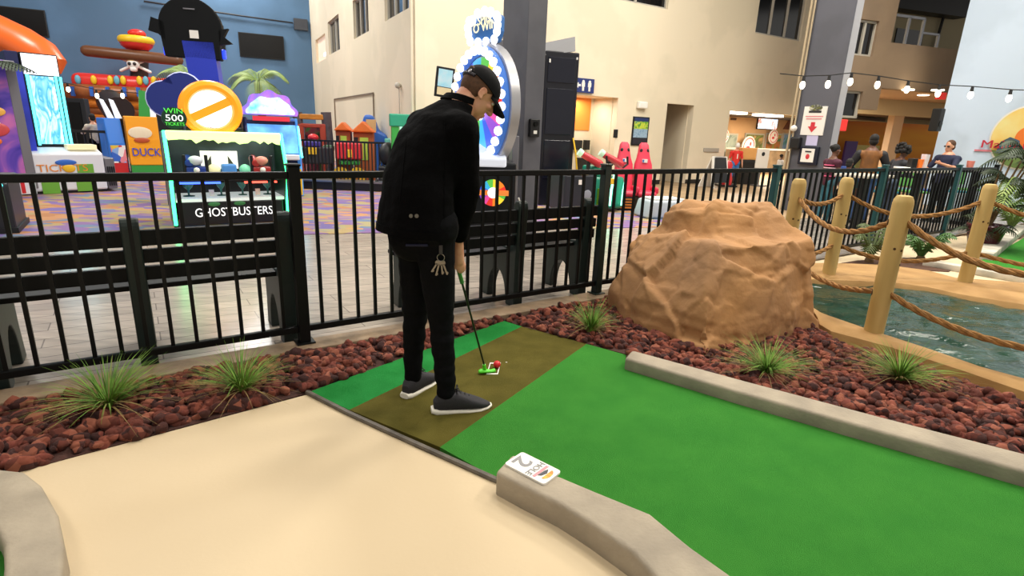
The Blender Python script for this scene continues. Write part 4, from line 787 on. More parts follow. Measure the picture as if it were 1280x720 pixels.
# ---------------- tower with a round black sign
q = V(256, 100, 10.5); T = thing('tower_cabinet', 'tall blue tower carrying a round black sign seen from behind', 'arcade machine', (q.x, q.y, 0), .25)
k = 10.9/690; zb = V(256, 105, 10.5).z; zt_ = V(256, 60, 10.5).z; cz = V(246, 36, 10.5).z
MB().box(-.5, .5, -.1, .8, 0, 1.4).build('base_cabinet', M_cabd, T, bevel=.03)
mb = MB(); mb.prism([(-.2, 0, 1.4), (.27, 0, 1.4), (.2, 0, zt_+.1), (-.3, 0, zt_+.1)], (0, .3, 0)); mb.build('column', mat('tower_blue', '2438b4', .4, emit=.12), T)
r = 32*k; mb = MB(); xo = -9*k
pts = [(xo+r*math.cos(a), .0, cz+r*math.sin(a)) for a in np.linspace(-.5, PI+.3, 30)]+[(xo-.45, 0, cz-.48), (xo+.45, 0, cz-.5)]; mb.prism(pts, (0, .16, 0)); sb = mb.build('sign_back', mat('sign_charcoal', '101214', .6, spec=.15), T, bevel=.015)
mb = MB(); mb.prism([(xo-38*k, 0, cz+.14), (xo-26*k, .0, cz+.08), (xo-26*k, 0, cz-.22), (xo-33*k, 0, cz-.12), (xo-42*k, 0, cz-.08)], (0, .12, 0)); mb.build('banner_tail', mat('sign_charcoal', '101214', .6, spec=.15), sb)
mb = MB(); mb.prism([(xo+28*k, 0, cz+.0), (xo+38*k, .0, cz+.04), (xo+33*k, 0, cz-.1), (xo+41*k, 0, cz-.2), (xo+28*k, 0, cz-.24)], (0, .12, 0)); mb.build('banner_tail', mat('sign_charcoal', '101214', .6, spec=.15), sb)
MB().box(xo-.02, xo+.12, -.01, 0, cz-.16, cz-.03).build('label_plate', M_white, sb); MB().box(xo-.08, xo+.1, -.008, 0, cz+.3, cz+.32).build('slot', M_cabg, sb)
for sx in (-1, 1):
    xx = xo+sx*.34; l = MB().box(xx-.16, xx+.16, .1, .2, cz-.46, cz-.30).build('side_lamp', mat('lamp_blue', '2a48ff', .4, emit=1.2), T, bevel=.02); mb = MB(); mb.ell((xx-sx*.1, .08, cz-.38), .045); mb.build('lamp_bulb', N_white, l)
# ---------------- cyan domed machine
P = G(318, 246); T = thing('domed_cabinet', 'cyan lit arcade machine with a cloudy domed top right of the neon green cabinet', 'arcade machine', (P.x, P.y, 0), FRZ-.1)
slab(T, 'side_panel', [(0, 0), (0, .75), (.25, 1.25), (.25, 1.4), (.9, 1.4), (.9, 0)], .82, .86, mat('panel_cyan', '5aa8e6', .3, emit=.5, noise=(5, .5), col2='2a5ab4')); slab(T, 'side_panel', [(0, 0), (0, .75), (.25, 1.25), (.25, 1.4), (.9, 1.4), (.9, 0)], -.04, 0, M_navy)
MB().box(0, .82, .3, .9, 0, 1.35).build('cabinet', M_navy, T); mb = MB(); mb.prism([(0, .02, .78), (.82, .02, .78), (.82, .26, 1.28), (0, .26, 1.28)], (0, .02, -.01)); mb.build('screen', mat('screen_sky', '68b4ee', .3, emit=.9, noise=(3, .7), col2='2c62b8'), T)
MB().box(0, .82, -.06, .3, .66, .76).build('control_ledge', M_cabw, T, bevel=.02)
mb = MB(); mb.tube([(.86, -.02, .75), (.86, .24, 1.26)], .02, 8); mb.tube([(.86, -.08, .72), (.86, -.02, .75)], .02, 8); mb.build('light_tube', N_cyan, T)
MB().box(.1, .72, .2, .3, 1.34, 1.42).build('ticker', mat('ticker_red', 'c02a3a', .4, emit=.7), T)
mb = MB(); pts = [(.41+.46*math.cos(a)*(1+.06*math.sin(9*a)), .3, 1.44+.42*math.sin(a)*(1+.06*math.sin(9*a))) for a in np.linspace(0, PI, 34)]; mb.prism(pts, (0, .1, 0)); dm = mb.build('dome_sign', mat('dome_violet', '6a6ae0', .3, emit=.6, noise=(9, .6), col2='b46ad0'), T)
mb = MB(); pts = [(.41+.40*math.cos(a)*(1+.05*math.sin(11*a)), .29, 1.46+.30*math.sin(a)*(1+.08*math.sin(7*a))) for a in np.linspace(0, PI, 34)]; mb.prism(pts, (0, -.03, 0)); mb.build('cloud', mat('cloud_glow', 'e6f6ff', .3, emit=1.3, noise=(4, .5), col2='58b8f0'), dm)
MB().box(.6, .84, -.02, .0, .02, .5).build('coin_door', M_yel, T); MB().box(.65, .79, -.03, -.02, .1, .42).build('coin_slot', M_cabd, T)
# ---------------- far left cabinets
P = G(22, 291); T = thing('dark_cabinet', 'dark cabinet with a small blue light cut by the left border behind the bench', 'arcade machine', (P.x, P.y, 0), FRZ)
slab(T, 'body', [(0, 0), (0, .55), (.08, .62), (.8, .62), (.8, 0)], -1.0, 0, mat('cabinet_ink', '14161e', .4), .03); mb = MB(); mb.ell((-.09, -.01, .54), (.05, .02, .045)); mb.build('indicator', N_cyan, T); MB().box(-1.02, .02, -.02, .82, 0, .06).build('base', M_black, T)
P = G(38, 244); Q = G(-60, 250); fr = Frame(Q, P); T = thing('purple_cabinet', 'purple arcade cabinet with swirling candy art at the left edge', 'arcade machine', (Q.x, Q.y, 0), fr.rz); w = fr.w; zt_ = V(12, 75, P.y).z
MB().box(0, w, 0, .5, .3, zt_).build('body', art('candy_art', ['221c66', '38298a', '553a9c', '7a4aa0', 'b0609a', '2c2878'], 1.1, dist=2., emit=.2), T, bevel=.01)
MB().box(w, w+.14, .02, .5, .1, zt_).build('edge_panel', M_cabg, T, bevel=.01); MB().box(w+.14, w+.28, .2, .5, .1, zt_-.05).build('blue_light_panel', mat('panel_glow_blue', '3a4ad8', .3, emit=.35, noise=(1.4, .8), col2='20265a'), T)
for k in range(9): MB().box(w-.9+k*.1, w-.85+k*.1, -.012, 0, 0.04, .30).build('red_stripe', M_red, T)
MB().box(w-1.2, w+.1, 0, .5, .02, .30).build('striped_base', M_cabw, T)
for (px, py, r, c) in ((12, 140, .2, 'e8b050'), (6, 155, .14, 'f0e6e0'), (8, 163, .3, 'c8484a'), (5, 178, .16, 'e8722a')):
    pp = V(px, py, Q.y+.35); u = (pp-Q).dot(Vector((math.cos(fr.rz), math.sin(fr.rz), 0))); MB().ell((u, -.015, pp.z), (r*.6, .02, r*.36)).build('art_shape', mat('art_'+c, c, .4), T)
# ---------------- tall ticket machine
P = G(44, 243); Q = G(136, 239); fr = Frame(P, Q); T = thing('ticket_machine', 'white ticket redemption machine with a tall cyan lit screen tower', 'arcade machine', (P.x, P.y, 0), fr.rz); w = fr.w
zl = V(90, 184, P.y+.2).z; ztp = V(40, 65, P.y+.4).z
slab(T, 'lower_cabinet', [(0, .04), (0, zl-.12), (.55, zl), (1., zl), (1., .04)], 0, w, M_cabw, .03); MB().box(.02, w-.02, .03, .95, 0, .05).build('base', M_black, T)
tw = .36; MB().box(0.0, .17, .38, 1., zl-.25, ztp).build('tower_side', M_navy, T, bevel=.01); tX = Matrix.Translation((.15, 0, 0))
tb = MB(tX).box(0.04, tw+.18, .4, 1., zl-.05, ztp).build('screen_tower', M_cabd, T, bevel=.01); MB(tX).box(.06, tw+.16, .37, .4, ztp-.34, ztp-.02).build('white_header', N_white, tb); MB(tX).box(.12, tw+.08, .38, .4, zl+.02, ztp-.36).build('screen', art('cyan_screen', ['7fe8f0', 'c8fbff', '3fa8c8', '8ad0f0', 'e8ffff'], 3, emit=.8, stretch=(2, 1, .6)), tb)
for x in (.09, tw+.11, tw+.17): MB(tX).box(x-.018, x+.018, .36, .39, zl+.0, ztp-.35).build('light_strip', N_cyan, tb)
mb = MB(); mb.text('TICKETS', .17, (w*.42, -.004, zl-.42), (1, 0, 0), (0, 0, 1), .008, sx=1.1); mb.build('lettering', mat('letter_orange', 'e08a2a', .5), T)
for x, z in ((w*.72, zl-.42), (w*.68, .16), (w*.22, .14)): MB().box(x-.12, x+.12, -.01, .0, z-.14, z+.12).build('green_patch', mat('patch_green', '6aa83a', .5), T, bevel=.004)
MB().ell((w*.5, -.01, .42), (.09, .02, .07)).build('gold_badge', M_yel, T); MB().ell((w*.47, -.012, .52), (.15, .012, .05)).build('blue_badge', M_tblue, T)
MB().box(w*.55, w*.95, .1, .5, zl-.06, zl+.02).build('panel_glow', mat('panel_cream', 'e8dcb0', .4, emit=.4), T)
rs = MB().box(w+.01, w+.16, .02, .9, .04, zl-.2).build('side_cabinet', M_cabg, T, bevel=.02)
for k in range(4): MB().box(w+.03+k*.032, w+.045+k*.032, .0, .02, .1, zl-.35).build('slot', M_cabd, rs)
# palm leaf decoration on the purple machine
def frond(mb, base, tip, droop, n=22, lw=.2, w=.016):
    base = Vector(base); tip = Vector(tip); P = []
    for i in range(n+1):
        t = i/n; p = base.lerp(tip, t); p.z += droop*(4*t*(1-t)) - droop*.9*t*t; P.append(p)
    mb.tube(P, [.02*(1-.8*i/n) for i in range(n+1)], 5)
    for i in range(2, n+1):
        t = i/n; d = (P[i]-P[i-1]).normalized(); s = d.cross(Vector((0, 0, 1))).normalized()
        L = lw*(math.sin(PI*min(1, .12+t*.88))**.6+.1)
        for sg in (-1, 1):
            e = P[i]+s*sg*L*.75+d*L*.45-Vector((0, 0, L*.5)); m_ = P[i].lerp(e, .5)+Vector((0, 0, L*.08)); mb.add([P[i]-d*w, P[i]+d*w, m_+d*w*1.3, m_-d*w, e], [(0, 1, 2, 3), (3, 2, 4)])
M_palm = mat('palm_leaf', '94a85c', .6, noise=(5, .5), col2='62803c', emit=.0); M_palmd = mat('palm_leaf_dark', '2f4026', .6, noise=(5, .5)); M_trunk = mat('palm_trunk', '7a5f3c', .8, noise=(9, .6), bump=(20, .5, .02))
q = V(-6, 70, 9.0); T = thing('leaf_bunch', 'dark palm leaves lying on top of the purple cabinet', 'leaves', (q.x, q.y, q.z-.2)); mb = MB()
for k in range(5): frond(mb, (-.6, .1*k-.2, 0), (.4, .12*k-.25, .1), .12, lw=.16)
mb.build('foliage', M_palmd, T)
# ---------------- blue and orange cabinets in the row
P = V(141, 212, 13.2); P.z = 0; Q = V(160, 212, 13.45); Q.z = 0; fr = Frame(P, Q); T = thing('blue_cabinet', 'bright blue arcade cabinet with colourful cartoon sticker art beside the orange one', 'arcade machine', (P.x, P.y, 0), fr.rz); w = fr.w*1.08; zt_ = V(146, 148, P.y).z; zm = V(146, 182, P.y).z
slab(T, 'body', [(0, 0), (0, zt_*.55), (.1, zt_), (.6, zt_), (.6, 0)], 0, w, mat('cab_blue', '2f78d6', .4, emit=.1), .02)
MB().box(.02, w-.02, -.03, .0, .25, zm).build('sticker_panel', art('sticker_art', ['d84a4a', 'f0f0f0', '3a6ad0', 'e8c84a', '4a4a55', 'e88a9a', '8ab0e8'], 6, kind='cell'), T); MB().box(.02, w-.02, -.03, 0, .02, .25).build('base_panel', M_red, T)
for k in range(2): 
    mb = MB(); mb.prism([(.1+k*.16, .1, zt_), (.22+k*.16, .1, zt_), (.06+k*.2, .1, zt_+.40), (-.02+k*.2, .1, zt_+.43)], (0, .06, 0)); mb.build('topper_fin', mat('fin_white', 'e8eef6', .4, emit=.5), T)
MB().box(w-.0, w+.08, .2, .6, 0, zt_+.1).build('side_frame', M_cabd, T)
P = V(165, 212, 13.4); P.z = 0; Q = V(206, 212, 13.8); Q.z = 0; fr = Frame(P, Q); T = thing('orange_cabinet', 'orange arcade cabinet with blue lettering left of the neon green machine', 'arcade machine', (P.x, P.y, 0), fr.rz); w = fr.w; zt_ = V(160, 145, P.y).z
slab(T, 'body', [(0, .2), (.0, zt_*.6), (.05, zt_), (.9, zt_), (.9, .2)], 0, w*.98, mat('cab_orange', 'f0a01e', .4, emit=.12), .02); MB().box(0, w, 0.02, .88, 0, .2).build('base', M_grn, T)
mb = MB(); mb.text('DUCKY', .26, (w*.6, -.01, .42), (1, 0, 0), (0, 0, 1), .02, sx=.8); mb.build('lettering', mat('letter_blue', '2a4ac0', .4, emit=.1), T)
MB().ell((w*.4, -.01, .95), (w*.36, .02, .14)).build('splash_shape', mat('splash_cream', 'f6e8c8', .4), T); MB().ell((w*.42, -.02, .78), (w*.24, .02, .06)).build('red_shape', mat('shape_redbrown', 'c0562a', .4), T)
mb = MB(); mb.prism([(w, .0, .3), (w+.5, .1, .3), (w+.25, .1, zt_-.1), (w, 0, zt_)], (0, .1, 0)); mb.build('slide_panel', mat('panel_lilac', 'b8c8f4', .3, emit=.5, noise=(3, .6), col2='5a78d8'), T)
tp_ = MB(); tp_.prism([(w*.45, .1, zt_), (w*.95, .1, zt_), (w*1.02, .1, zt_+.55), (w*.55, .1, zt_+.6)], (0, .2, 0)); tpo = tp_.build('topper', M_grn, T); mb = MB(); mb.prism([(w*.78, .09, zt_), (w*.95, .09, zt_), (w*1.02, .09, zt_+.5), (w*.82, .09, zt_+.52)], (0, -.02, 0)); mb.build('white_stripes', mat('stripe_white', 'eef2f6', .4, emit=.4), tpo)
# dark lattice fence behind the ticket machine
q = V(92, 195, 13.); T = thing('play_gate', 'dark low fence between the ticket machine and the inflatable ship', 'fence', (q.x, q.y, 0), .4); MB().box(-.5, .75, 0, .05, .92, .98).build('top_rail', M_black, T); MB().box(-.5, .75, 0.0, .05, .05, .1).build('bottom_rail', M_black, T)
for k in range(9): MB().box(-.48+k*.145, -.46+k*.145, 0, .03, .1, .92).build('bar', M_black, T)
q = V(82, 150, 14.5); T = thing('dark_doorframe', 'dark glass cabinet frame standing behind the ticket machine', 'cabinet', (q.x-.1, q.y, 0), .3); zt_ = V(80, 122, 14.5).z
MB().box(-.65, .55, 0, .3, 0, zt_).build('frame', M_cabd, T, bevel=.02); MB().box(-.5, .1, -.02, .01, .6, zt_-.1).build('glass', M_gloss, T); MB().box(.2, .45, -.02, .01, .3, zt_-.1).build('glass', M_gloss, T); mb = MB(); mb.ell((-.2, -.05, zt_-.9), .3); mb.build('reddish_ball', mat('ball_rust', '7a3020', .5), T)
# ---------------- inflatable pirate ship
Y0 = 20.; sc_ = 20.6/690
q = V(150, 170, Y0); T = thing('inflatable_ship', 'red and brown inflatable pirate ship with a skull flag at the far left', 'inflatable', (q.x, q.y, 0), .22)
def L(px, py): p = V(px, py, Y0); return (p.x-q.x, p.z)
M_ir = mat('vinyl_red', 'd8342c', .35); M_ib = mat('vinyl_brown', 'a8602c', .4, noise=(3, .4)); M_iy = mat('vinyl_yellow', 'f0c62a', .35); M_db = mat('vinyl_dark_brown', '6a4228', .4); M_io = mat('vinyl_orange', 'e0842a', .4); M_ivd = mat('vinyl_black', '2a2422', .4)
def itube(name, a, b, r, m, y=0., cap=True): 
    a = L(*a); b = L(*b); mb = MB(); mb.cap((a[0], y, a[1]), (b[0], y, b[1]), r*sc_, n=16); return mb.build(name, m, T, smooth=True)
hull = MB(); a, b = L(95, 91), L(222, 98); c_, d_ = L(222, 118), L(100, 114); hull.prism([(a[0], -.3, a[1]), (b[0], -.3, b[1]), (c_[0], -.3, c_[1]), (d_[0], -.3, d_[1])], (0, 3, 0)); hp = hull.build('hull_band', M_ir, T, bevel=.25, seg=4, smooth=True)
for px in (108, 125, 143, 150, 157, 175, 182, 191): 
    a = L(px, 101); MB().ell((a[0], -.32, a[1]), (.09, .06, .15)).build('porthole', M_iy if px % 2 else mat('vinyl_sky', '6ab0c8', .4), hp, smooth=True)
itube('brown_rail', (100, 115), (222, 121), 8, M_ib, -.5); itube('lower_tube', (108, 128), (222, 132), 6, M_io, -.4); itube('lower_tube', (112, 138), (222, 142), 6, M_ib, -.3); itube('lower_tube', (112, 148), (222, 152), 6, M_io, -.3); itube('spar', (115, 65), (216, 74), 6, M_db, -.2)
for px in (110, 130, 147, 165, 180): a = L(px, 116); MB().box(a[0]-.05, a[0]+.05, -.78, -.7, a[1]-.15, a[1]+.15).build('blue_stripe', M_tblue, T)
itube('mast', (166, 120), (166, 60), 9, M_ivd, .3); a, b = L(165, 62), L(165, 34); NS = (b[1]-a[1])
c_ = (a[0], .2, a[1]); mb = MB(); mb.lathe([(.05, 0), (.34, NS*.06), (.46, NS*.2), (.5, NS*.36)], c_, 20); cn_ = mb.build('crow_nest', M_ir, T, smooth=True)
mb = MB(); mb.tube([(c_[0]+.42*math.cos(t), .2+.42*math.sin(t), c_[2]+NS*.48) for t in np.linspace(0, 2*PI, 24, endpoint=False)], .13, 10, closed=True); mb.build('yellow_ring', M_iy, cn_, smooth=True); MB().ell((c_[0]+.05, .2, c_[2]+NS*.8), (.27, .27, NS*.2)).build('red_dome', M_ir, cn_, smooth=True)
a = L(166, 80); MB().ell((a[0], -.2, a[1]), (.2, .1, .18)).build('skull', M_white, T, smooth=True); sk = MB().box(a[0]-.1, a[0]+.1, -.3, -.12, a[1]-.24, a[1]-.1).build('jaw', M_white, T, bevel=.05)
for sx in (-.08, .08): MB().ell((a[0]+sx, -.3, a[1]-.0), (.055, .03, .055)).build('eye_socket', M_ivd, T)
for s_ in (-1, 1): mb = MB(); mb.cap((a[0]-.44*s_, -.08, a[1]+.2), (a[0]+.44*s_, -.08, a[1]-.22), .05); mb.build('crossbone', M_white, T, smooth=True)
MB().ell((a[0], -.17, a[1]+.13), (.22, .12, .11)).build('yellow_scarf', M_iy, T, smooth=True)
a = L(152, 128); mb = MB(); mb.cyl((a[0], -.9, a[1]), (a[0]+.5, -1.6, a[1]-.3), .4, .45, 18); cnn = mb.build('cannon', M_ivd, T, smooth=True); 
MB().box(L(105, 130)[0], L(222, 130)[0], .0, 3., 0, L(150, 130)[1]).build('body', M_db, T)
# orange slide tube
T = thing('inflatable_arch', 'big orange inflatable tube curving down at the far left', 'inflatable', V(40, 180, 17.5)*Vector((1, 1, 0)).length if 0 else (V(60, 180, 17.5).x, 17.5, 0)); mb = MB(); P = [V(-40, 24, 17.5), V(0, 42, 17.5), V(30, 56, 17.5), V(52, 70, 17.4), V(64, 82, 17.4), V(66, 92, 17.4)]; mb.tube(P, [.5, .5, .5, .5, .42, .2], 18); mb.build('tube', mat('vinyl_orange_red', 'e2672a', .35), T, world=True, smooth=True)
mb = MB(); mb.tube([V(-40, 40, 17.9), V(-20, 120, 17.9), V(-20, 170, 17.9)+Vector((0, 0, -1.))], .5, 14); mb.build('leg_tube', M_io, T, world=True, smooth=True)
# ---------------- palms
def palm(px, py, Y, tips, label, lw=.34):
    c = V(px, py, Y); t = thing('decorative_palm', label, 'palm', (c.x, c.y, 0), 0, 'decorative palms in the arcade'); mb = MB(); mb.tube([(0, 0, -.01), (.06, 0, c.z*.5), (0, 0, c.z)], [.13, .1, .09], 10); mb.build('trunk', M_trunk, t, smooth=True)
    for (tx, ty, dy) in tips:
        e = V(tx, ty, Y+dy); mb = MB(); frond(mb, (0, 0, c.z), (e.x-c.x, dy, e.z), .22, lw=lw); mb.build('frond', M_palm, t)
    return t
palm(322, 103, 14.5, [(360, 92, .2), (358, 127, -.3), (285, 95, .3), (283, 108, -.3), (320, 128, -1.1), (340, 88, 1.2), (305, 88, 1.2), (345, 122, -.9)], 'decorative palm with drooping fronds above the cyan domed machine')
palm(238, 96, 15., [(192, 92, .2), (215, 84, .9), (262, 92, .5), (285, 104, -.3), (205, 104, -.6), (250, 110, -.8)], 'decorative palm mostly hidden behind the blue tower')
# white hanging bulb
q = V(326, 126, 13.5); T = thing('hanging_bulb', 'small white bulb hanging below the palm fronds', 'light', q); mb = MB(); mb.ell((0, 0, 0), (.05, .05, .08)); mb.build('bulb', N_white, T); mb = MB(); mb.cyl((0, 0, .08), (0, 0, .6), .006, n=5); mb.build('cord', M_wire, T)
# ---------------- toddler playground
Y0 = 14.
def K(px, py, dy=0.): return V(px, py, Y0+dy)
q = K(385, 200); T = thing('stone_arch', 'grey stone look arch with an orange crossbar in the play area', 'play structure', (q.x, q.y, 0), .3)
M_st = mat('grey_stone_plastic', '5f5a60', .7, noise=(4, .7), col2='2f2c36')
for px, w in ((372, .11), (406, .12)):
    a = K(px, 140); h_ = a.z; mb = MB(); mb.tube([(a.x-q.x, 0, 0), (a.x-q.x+.03, .02, h_*.5), (a.x-q.x, 0, h_)], [w*1.2, w, w*1.05], 10); mb.build('pillar', M_st, T, smooth=True)
a = K(374, 142); b = K(404, 150); MB().box(a.x-q.x, b.x-q.x, -.1, .1, b.z, a.z).build('crossbar', mat('arch_orange', 'c9822a', .5, noise=(4, .5)), T, bevel=.02); a = K(376, 153); b = K(402, 159); MB().box(a.x-q.x, b.x-q.x, -.12, .08, b.z-.02, a.z-.02).build('red_frame', mat('arch_red', 'a8402c', .5), T, bevel=.02)
for px in (376, 402): a = K(px, 155); MB().box(a.x-q.x-.07, a.x-q.x+.07, -.12, .08, 0, a.z).build('red_frame', mat('arch_red', 'a8402c', .5), T, bevel=.02)
MB().box(K(379, 160).x-q.x, K(400, 160).x-q.x, .5, .6, 0, K(390, 156).z).build('leafy_panel', art('jungle_art', ['1f3a24', '3a6a34', '7a2a3a', '2a2a30'], 3), T)
q = K(398, 208, -1.2); T = thing('toy_train_engine', 'black and purple toy train engine at the left of the play area', 'play structure', (q.x, q.y, 0), .3)
def R(T, q, x0, y0, x1, y1, d0, d1, name, m, dy=-1.2, bev=.03):
    a = K(x0, y0, dy); b = K(x1, y1, dy); o = MB().box(a.x-q.x, b.x-q.x, d0, d1, max(b.z, 0), a.z).build(name, m, T, bevel=bev); return o
R(T, q, 378, 183, 417, 206, 0, .7, 'body', mat('train_black', '2b2b30', .5)); R(T, q, 380, 176, 400, 184, 0, .7, 'purple_cab', mat('train_purple', '3a2f8a', .5)); R(T, q, 403, 182, 417, 190, .1, .6, 'boiler', mat('train_green', '2f5a3a', .5)); R(T, q, 385, 184, 396, 193, -.03, 0, 'yellow_lines', M_yel, bev=.005)
a = K(391, 172, -1.2); mb = MB(); mb.ell((a.x-q.x, .3, a.z), (.12, .12, .08)); mb.build('red_seat', M_red, T, smooth=True)
for px in (387, 393, 406, 412): a = K(px, 207, -1.2); mb = MB(); mb.cyl((a.x-q.x, -.04, .13), (a.x-q.x, .0, .13), .12, n=14); mb.build('wheel', M_yel, T)
q = K(437, 208, -1.2); T = thing('toy_train_wagon', 'red toy train wagon with round yellow wheels', 'play structure', (q.x, q.y, 0), .3)
R(T, q, 419, 178, 453, 200, 0, .7, 'body', mat('wagon_red', 'd02a34', .45)); R(T, q, 434, 187, 440, 197, -.04, 0, 'yellow_window', M_yel, bev=.01); R(T, q, 424, 200, 450, 207, .05, .6, 'chassis', M_grn)
for px in (426, 446): a = K(px, 205, -1.2); mb = MB(); mb.cyl((a.x-q.x, -.05, .2), (a.x-q.x, .0, .2), .2, n=18); wh = mb.build('wheel', M_yel, T); mb = MB(); mb.cyl((a.x-q.x, -.07, .2), (a.x-q.x, -.05, .2), .06, n=10); mb.build('hub', M_org, wh)
def playhouse(x0, x1, ytop, yeave, ybase, label, dy):
    q = K((x0+x1)/2, 208, dy); T = thing('playhouse', label, 'play structure', (q.x, q.y, 0), .2, 'orange roofed playhouses'); a = K(x0, yeave, dy); b = K(x1, yeave, dy); w = (b.x-a.x)/2; c = K((x0+x1)/2, ytop, dy)
    MB().box(-w*.85, w*.85, 0, .55, 0, a.z).build('walls', mat('house_rust', 'a8562a', .5), T, bevel=.02); mb = MB(); mb.prism([(-w*1.05, -.1, a.z), (w*1.05, -.1, a.z), (0, -.1, c.z)], (0, .75, 0)); mb.build('roof', M_org, T, bevel=.03)
    MB().box(-w*.3, w*.4, -.02, .02, a.z*.45, a.z*.9).build('window', mat('window_lime', 'a8c84a', .5), T); MB().box(-w*.8, -w*.45, -.02, .02, a.z*.5, a.z*.9).build('window', M_cabd, T)
playhouse(420, 441, 152, 163, 190, 'small orange roofed playhouse at the left of the pair', -.35)
playhouse(441, 470, 151, 165, 190, 'larger orange roofed playhouse right of its pair', -.4)
q = K(460, 208, .4); T = thing('play_slide', 'blue and green slide tower behind the orange playhouses', 'play structure', (q.x, q.y, 0), .2)
a = K(453, 143, .3); b = K(463, 143, .3); mb = MB(); x0 = a.x-q.x; x1 = b.x-q.x; zt_ = a.z
mb.prism([(x0-.15, 0, 0), (x1+.5, 0, 0), (x1+.36, 0, zt_*.70), (x1+.16, 0, zt_*.76), (x1+.02, 0, zt_), (x0+.02, 0, zt_), (x0-.1, 0, zt_*.76), (x0-.25, 0, zt_*.7)], (0, .8, 0)); mb.build('tower', M_tblue, T, bevel=.06); mb = MB(); mb.prism([(x1+.3, -.25, 0), (x1+.75, -.25, 0), (x1+.55, -.1, zt_*.65), (x1+.3, -.1, zt_*.65)], (0, .25, 0)); mb.build('slide_chute', mat('slide_teal', '6ac0b0', .4), T, bevel=.03); MB().box(x0+.06, x0+.3, -.02, .02, zt_*.75, zt_*.93).build('cream_panel', mat('panel_beige', 'c8a878', .5), T)
q = K(498, 210, -2.1); T = thing('green_gate', 'green framed play gate right of the playground', 'play structure', (q.x, q.y, 0), .3); a = K(489, 142, -2.1); b = K(512, 150, -2.1); zt_ = a.z; x0 = a.x-q.x; x1 = b.x-q.x+.4; MB().box(x0, x0+.16, 0, .16, 0, zt_-.15).build('post', M_grn, T, bevel=.02); MB().box(x1-.16, x1, 0, .16, 0, zt_-.15).build('post', M_grn, T, bevel=.02); MB().box(x0-.03, x1+.03, -.02, .2, zt_-.25, zt_).build('lintel', mat('gate_teal', '2a9a78', .5), T, bevel=.02); MB().box(x0+.18, x0+.28, .05, .1, 0, zt_-.25).build('light_strip', mat('strip_mint', 'b8f8e0', .4, emit=1.), T); MB().box(x0+.3, x1-.16, .08, .12, 0, zt_-.25).build('panel', mat('gate_green', '3fae60', .5), T)
# fence of the play area and its low platform
a = K(370, 174, -1.8); b = K(487, 176, -1.8); d = b-a; T = thing('play_fence', 'thin black fence in front of the toddler playground', 'fence', (a.x, a.y, 0), math.atan2(d.y, d.x)); w = d.length; MB().box(0, w, -.02, .02, a.z-.03, a.z+.01).build('top_rail', M_black, T); MB().box(0, w, -.02, .02, .08, .12).build('bottom_rail', M_black, T)
for k in range(27): MB().box(w*k/26-.012, w*k/26+.012, -.012, .012, .02 if k % 6 == 0 else .1, a.z).build('bar', M_black, T)
q = K(430, 212, -2.2); T = thing('play_platform', 'low black edged platform in front of the play fence', 'platform', (q.x, q.y, 0), 0); a = K(378, 210, -2.2); b = K(492, 210, -2.2); MB().box(a.x-q.x, b.x-q.x, -.1, .3, 0, .16).build('body', M_black, T); MB().box(a.x-q.x, b.x-q.x, -.12, .3, .16, .19).build('edge', M_steel, T)
q = K(484, 202, -1.9); T = thing('push_chair', 'small dark push chair at the right end of the play fence', 'pushchair', (q.x, q.y, 0), 0); mb = MB(); mb.ell((0, .1, .75), (.2, .22, .25)); mb.build('hood', M_black, T, smooth=True); mb = MB(); mb.box(-.18, .18, -.1, .25, .35, .5); mb.build('seat', M_cabd, T, bevel=.03)
for x in (-.18, .18):
    mb = MB(); mb.tube([(x, .35, .95), (x, .1, .5), (x, -.25, .12)], .018, 6); mb.build('frame', M_steel, T); mb = MB(); mb.cyl((x-.02, -.2, .12), (x+.02, -.2, .12), .12, n=14); mb.build('wheel', M_black, T); mb = MB(); mb.cyl((x-.02, .25, .12), (x+.02, .25, .12), .12, n=14); mb.build('wheel', M_black, T)
# ---------------- giant wheel game
Y0 = 6.75; q = V(610, 250, Y0); T = thing('wheel_game', 'giant light-bulb ringed prize wheel game behind the golfer', 'arcade machine', (q.x, q.y, 0), .12)
WR_ = Matrix.Translation((-.12, 0, 0)) @ Matrix.Rotation(-1.15, 4, 'Z'); zh_ = V(606, 30, Y0).z; HR_ = Matrix.Translation((-.10, 0, zh_-.03)) @ Matrix.Rotation(-.75, 4, 'Z') @ Matrix.Diagonal((.72, .72, .9, 1)) @ Matrix.Translation((0, 0, -zh_))
cz = V(607, 135, Y0).z; cx = .0; RX = .82
col8 = ['d8342c', 'e8842a', 'f0d03a', '5ab84a', '3aa8d8', '3a5ad0', '8a4ac0', 'd84a9a']
RW = (V(607, 58, Y0).z-V(607, 212, Y0).z)/2; RW = abs(RW)
mb = MB(WR_); mb.cyl((0, 0.02, cz), (0, .13, cz), RW*1.02, n=48); drum = mb.build('drum', mat('wheel_silver', 'b8b8bc', .35, metal=.5), T, smooth=True)
for k in range(16):
    a0 = 2*PI*k/16; a1 = 2*PI*(k+1)/16; mb = MB(WR_); mb.prism([(.12*math.cos(a0), .0, cz+.12*math.sin(a0)), (RW*.8*math.cos(a0), 0, cz+RW*.8*math.sin(a0)), (RW*.8*math.cos((a0+a1)/2), 0, cz+RW*.8*math.sin((a0+a1)/2)), (RW*.8*math.cos(a1), 0, cz+RW*.8*math.sin(a1)), (.12*math.cos(a1), 0, cz+.12*math.sin(a1))], (0, .02, 0)); mb.build('wedge', mat('wedge_'+col8[k % 8], col8[k % 8], .3, emit=.7), drum)
mb = MB(WR_); mb.cyl((0, -.05, cz), (0, .02, cz), .14, n=24); mb.build('hub', N_white, drum)
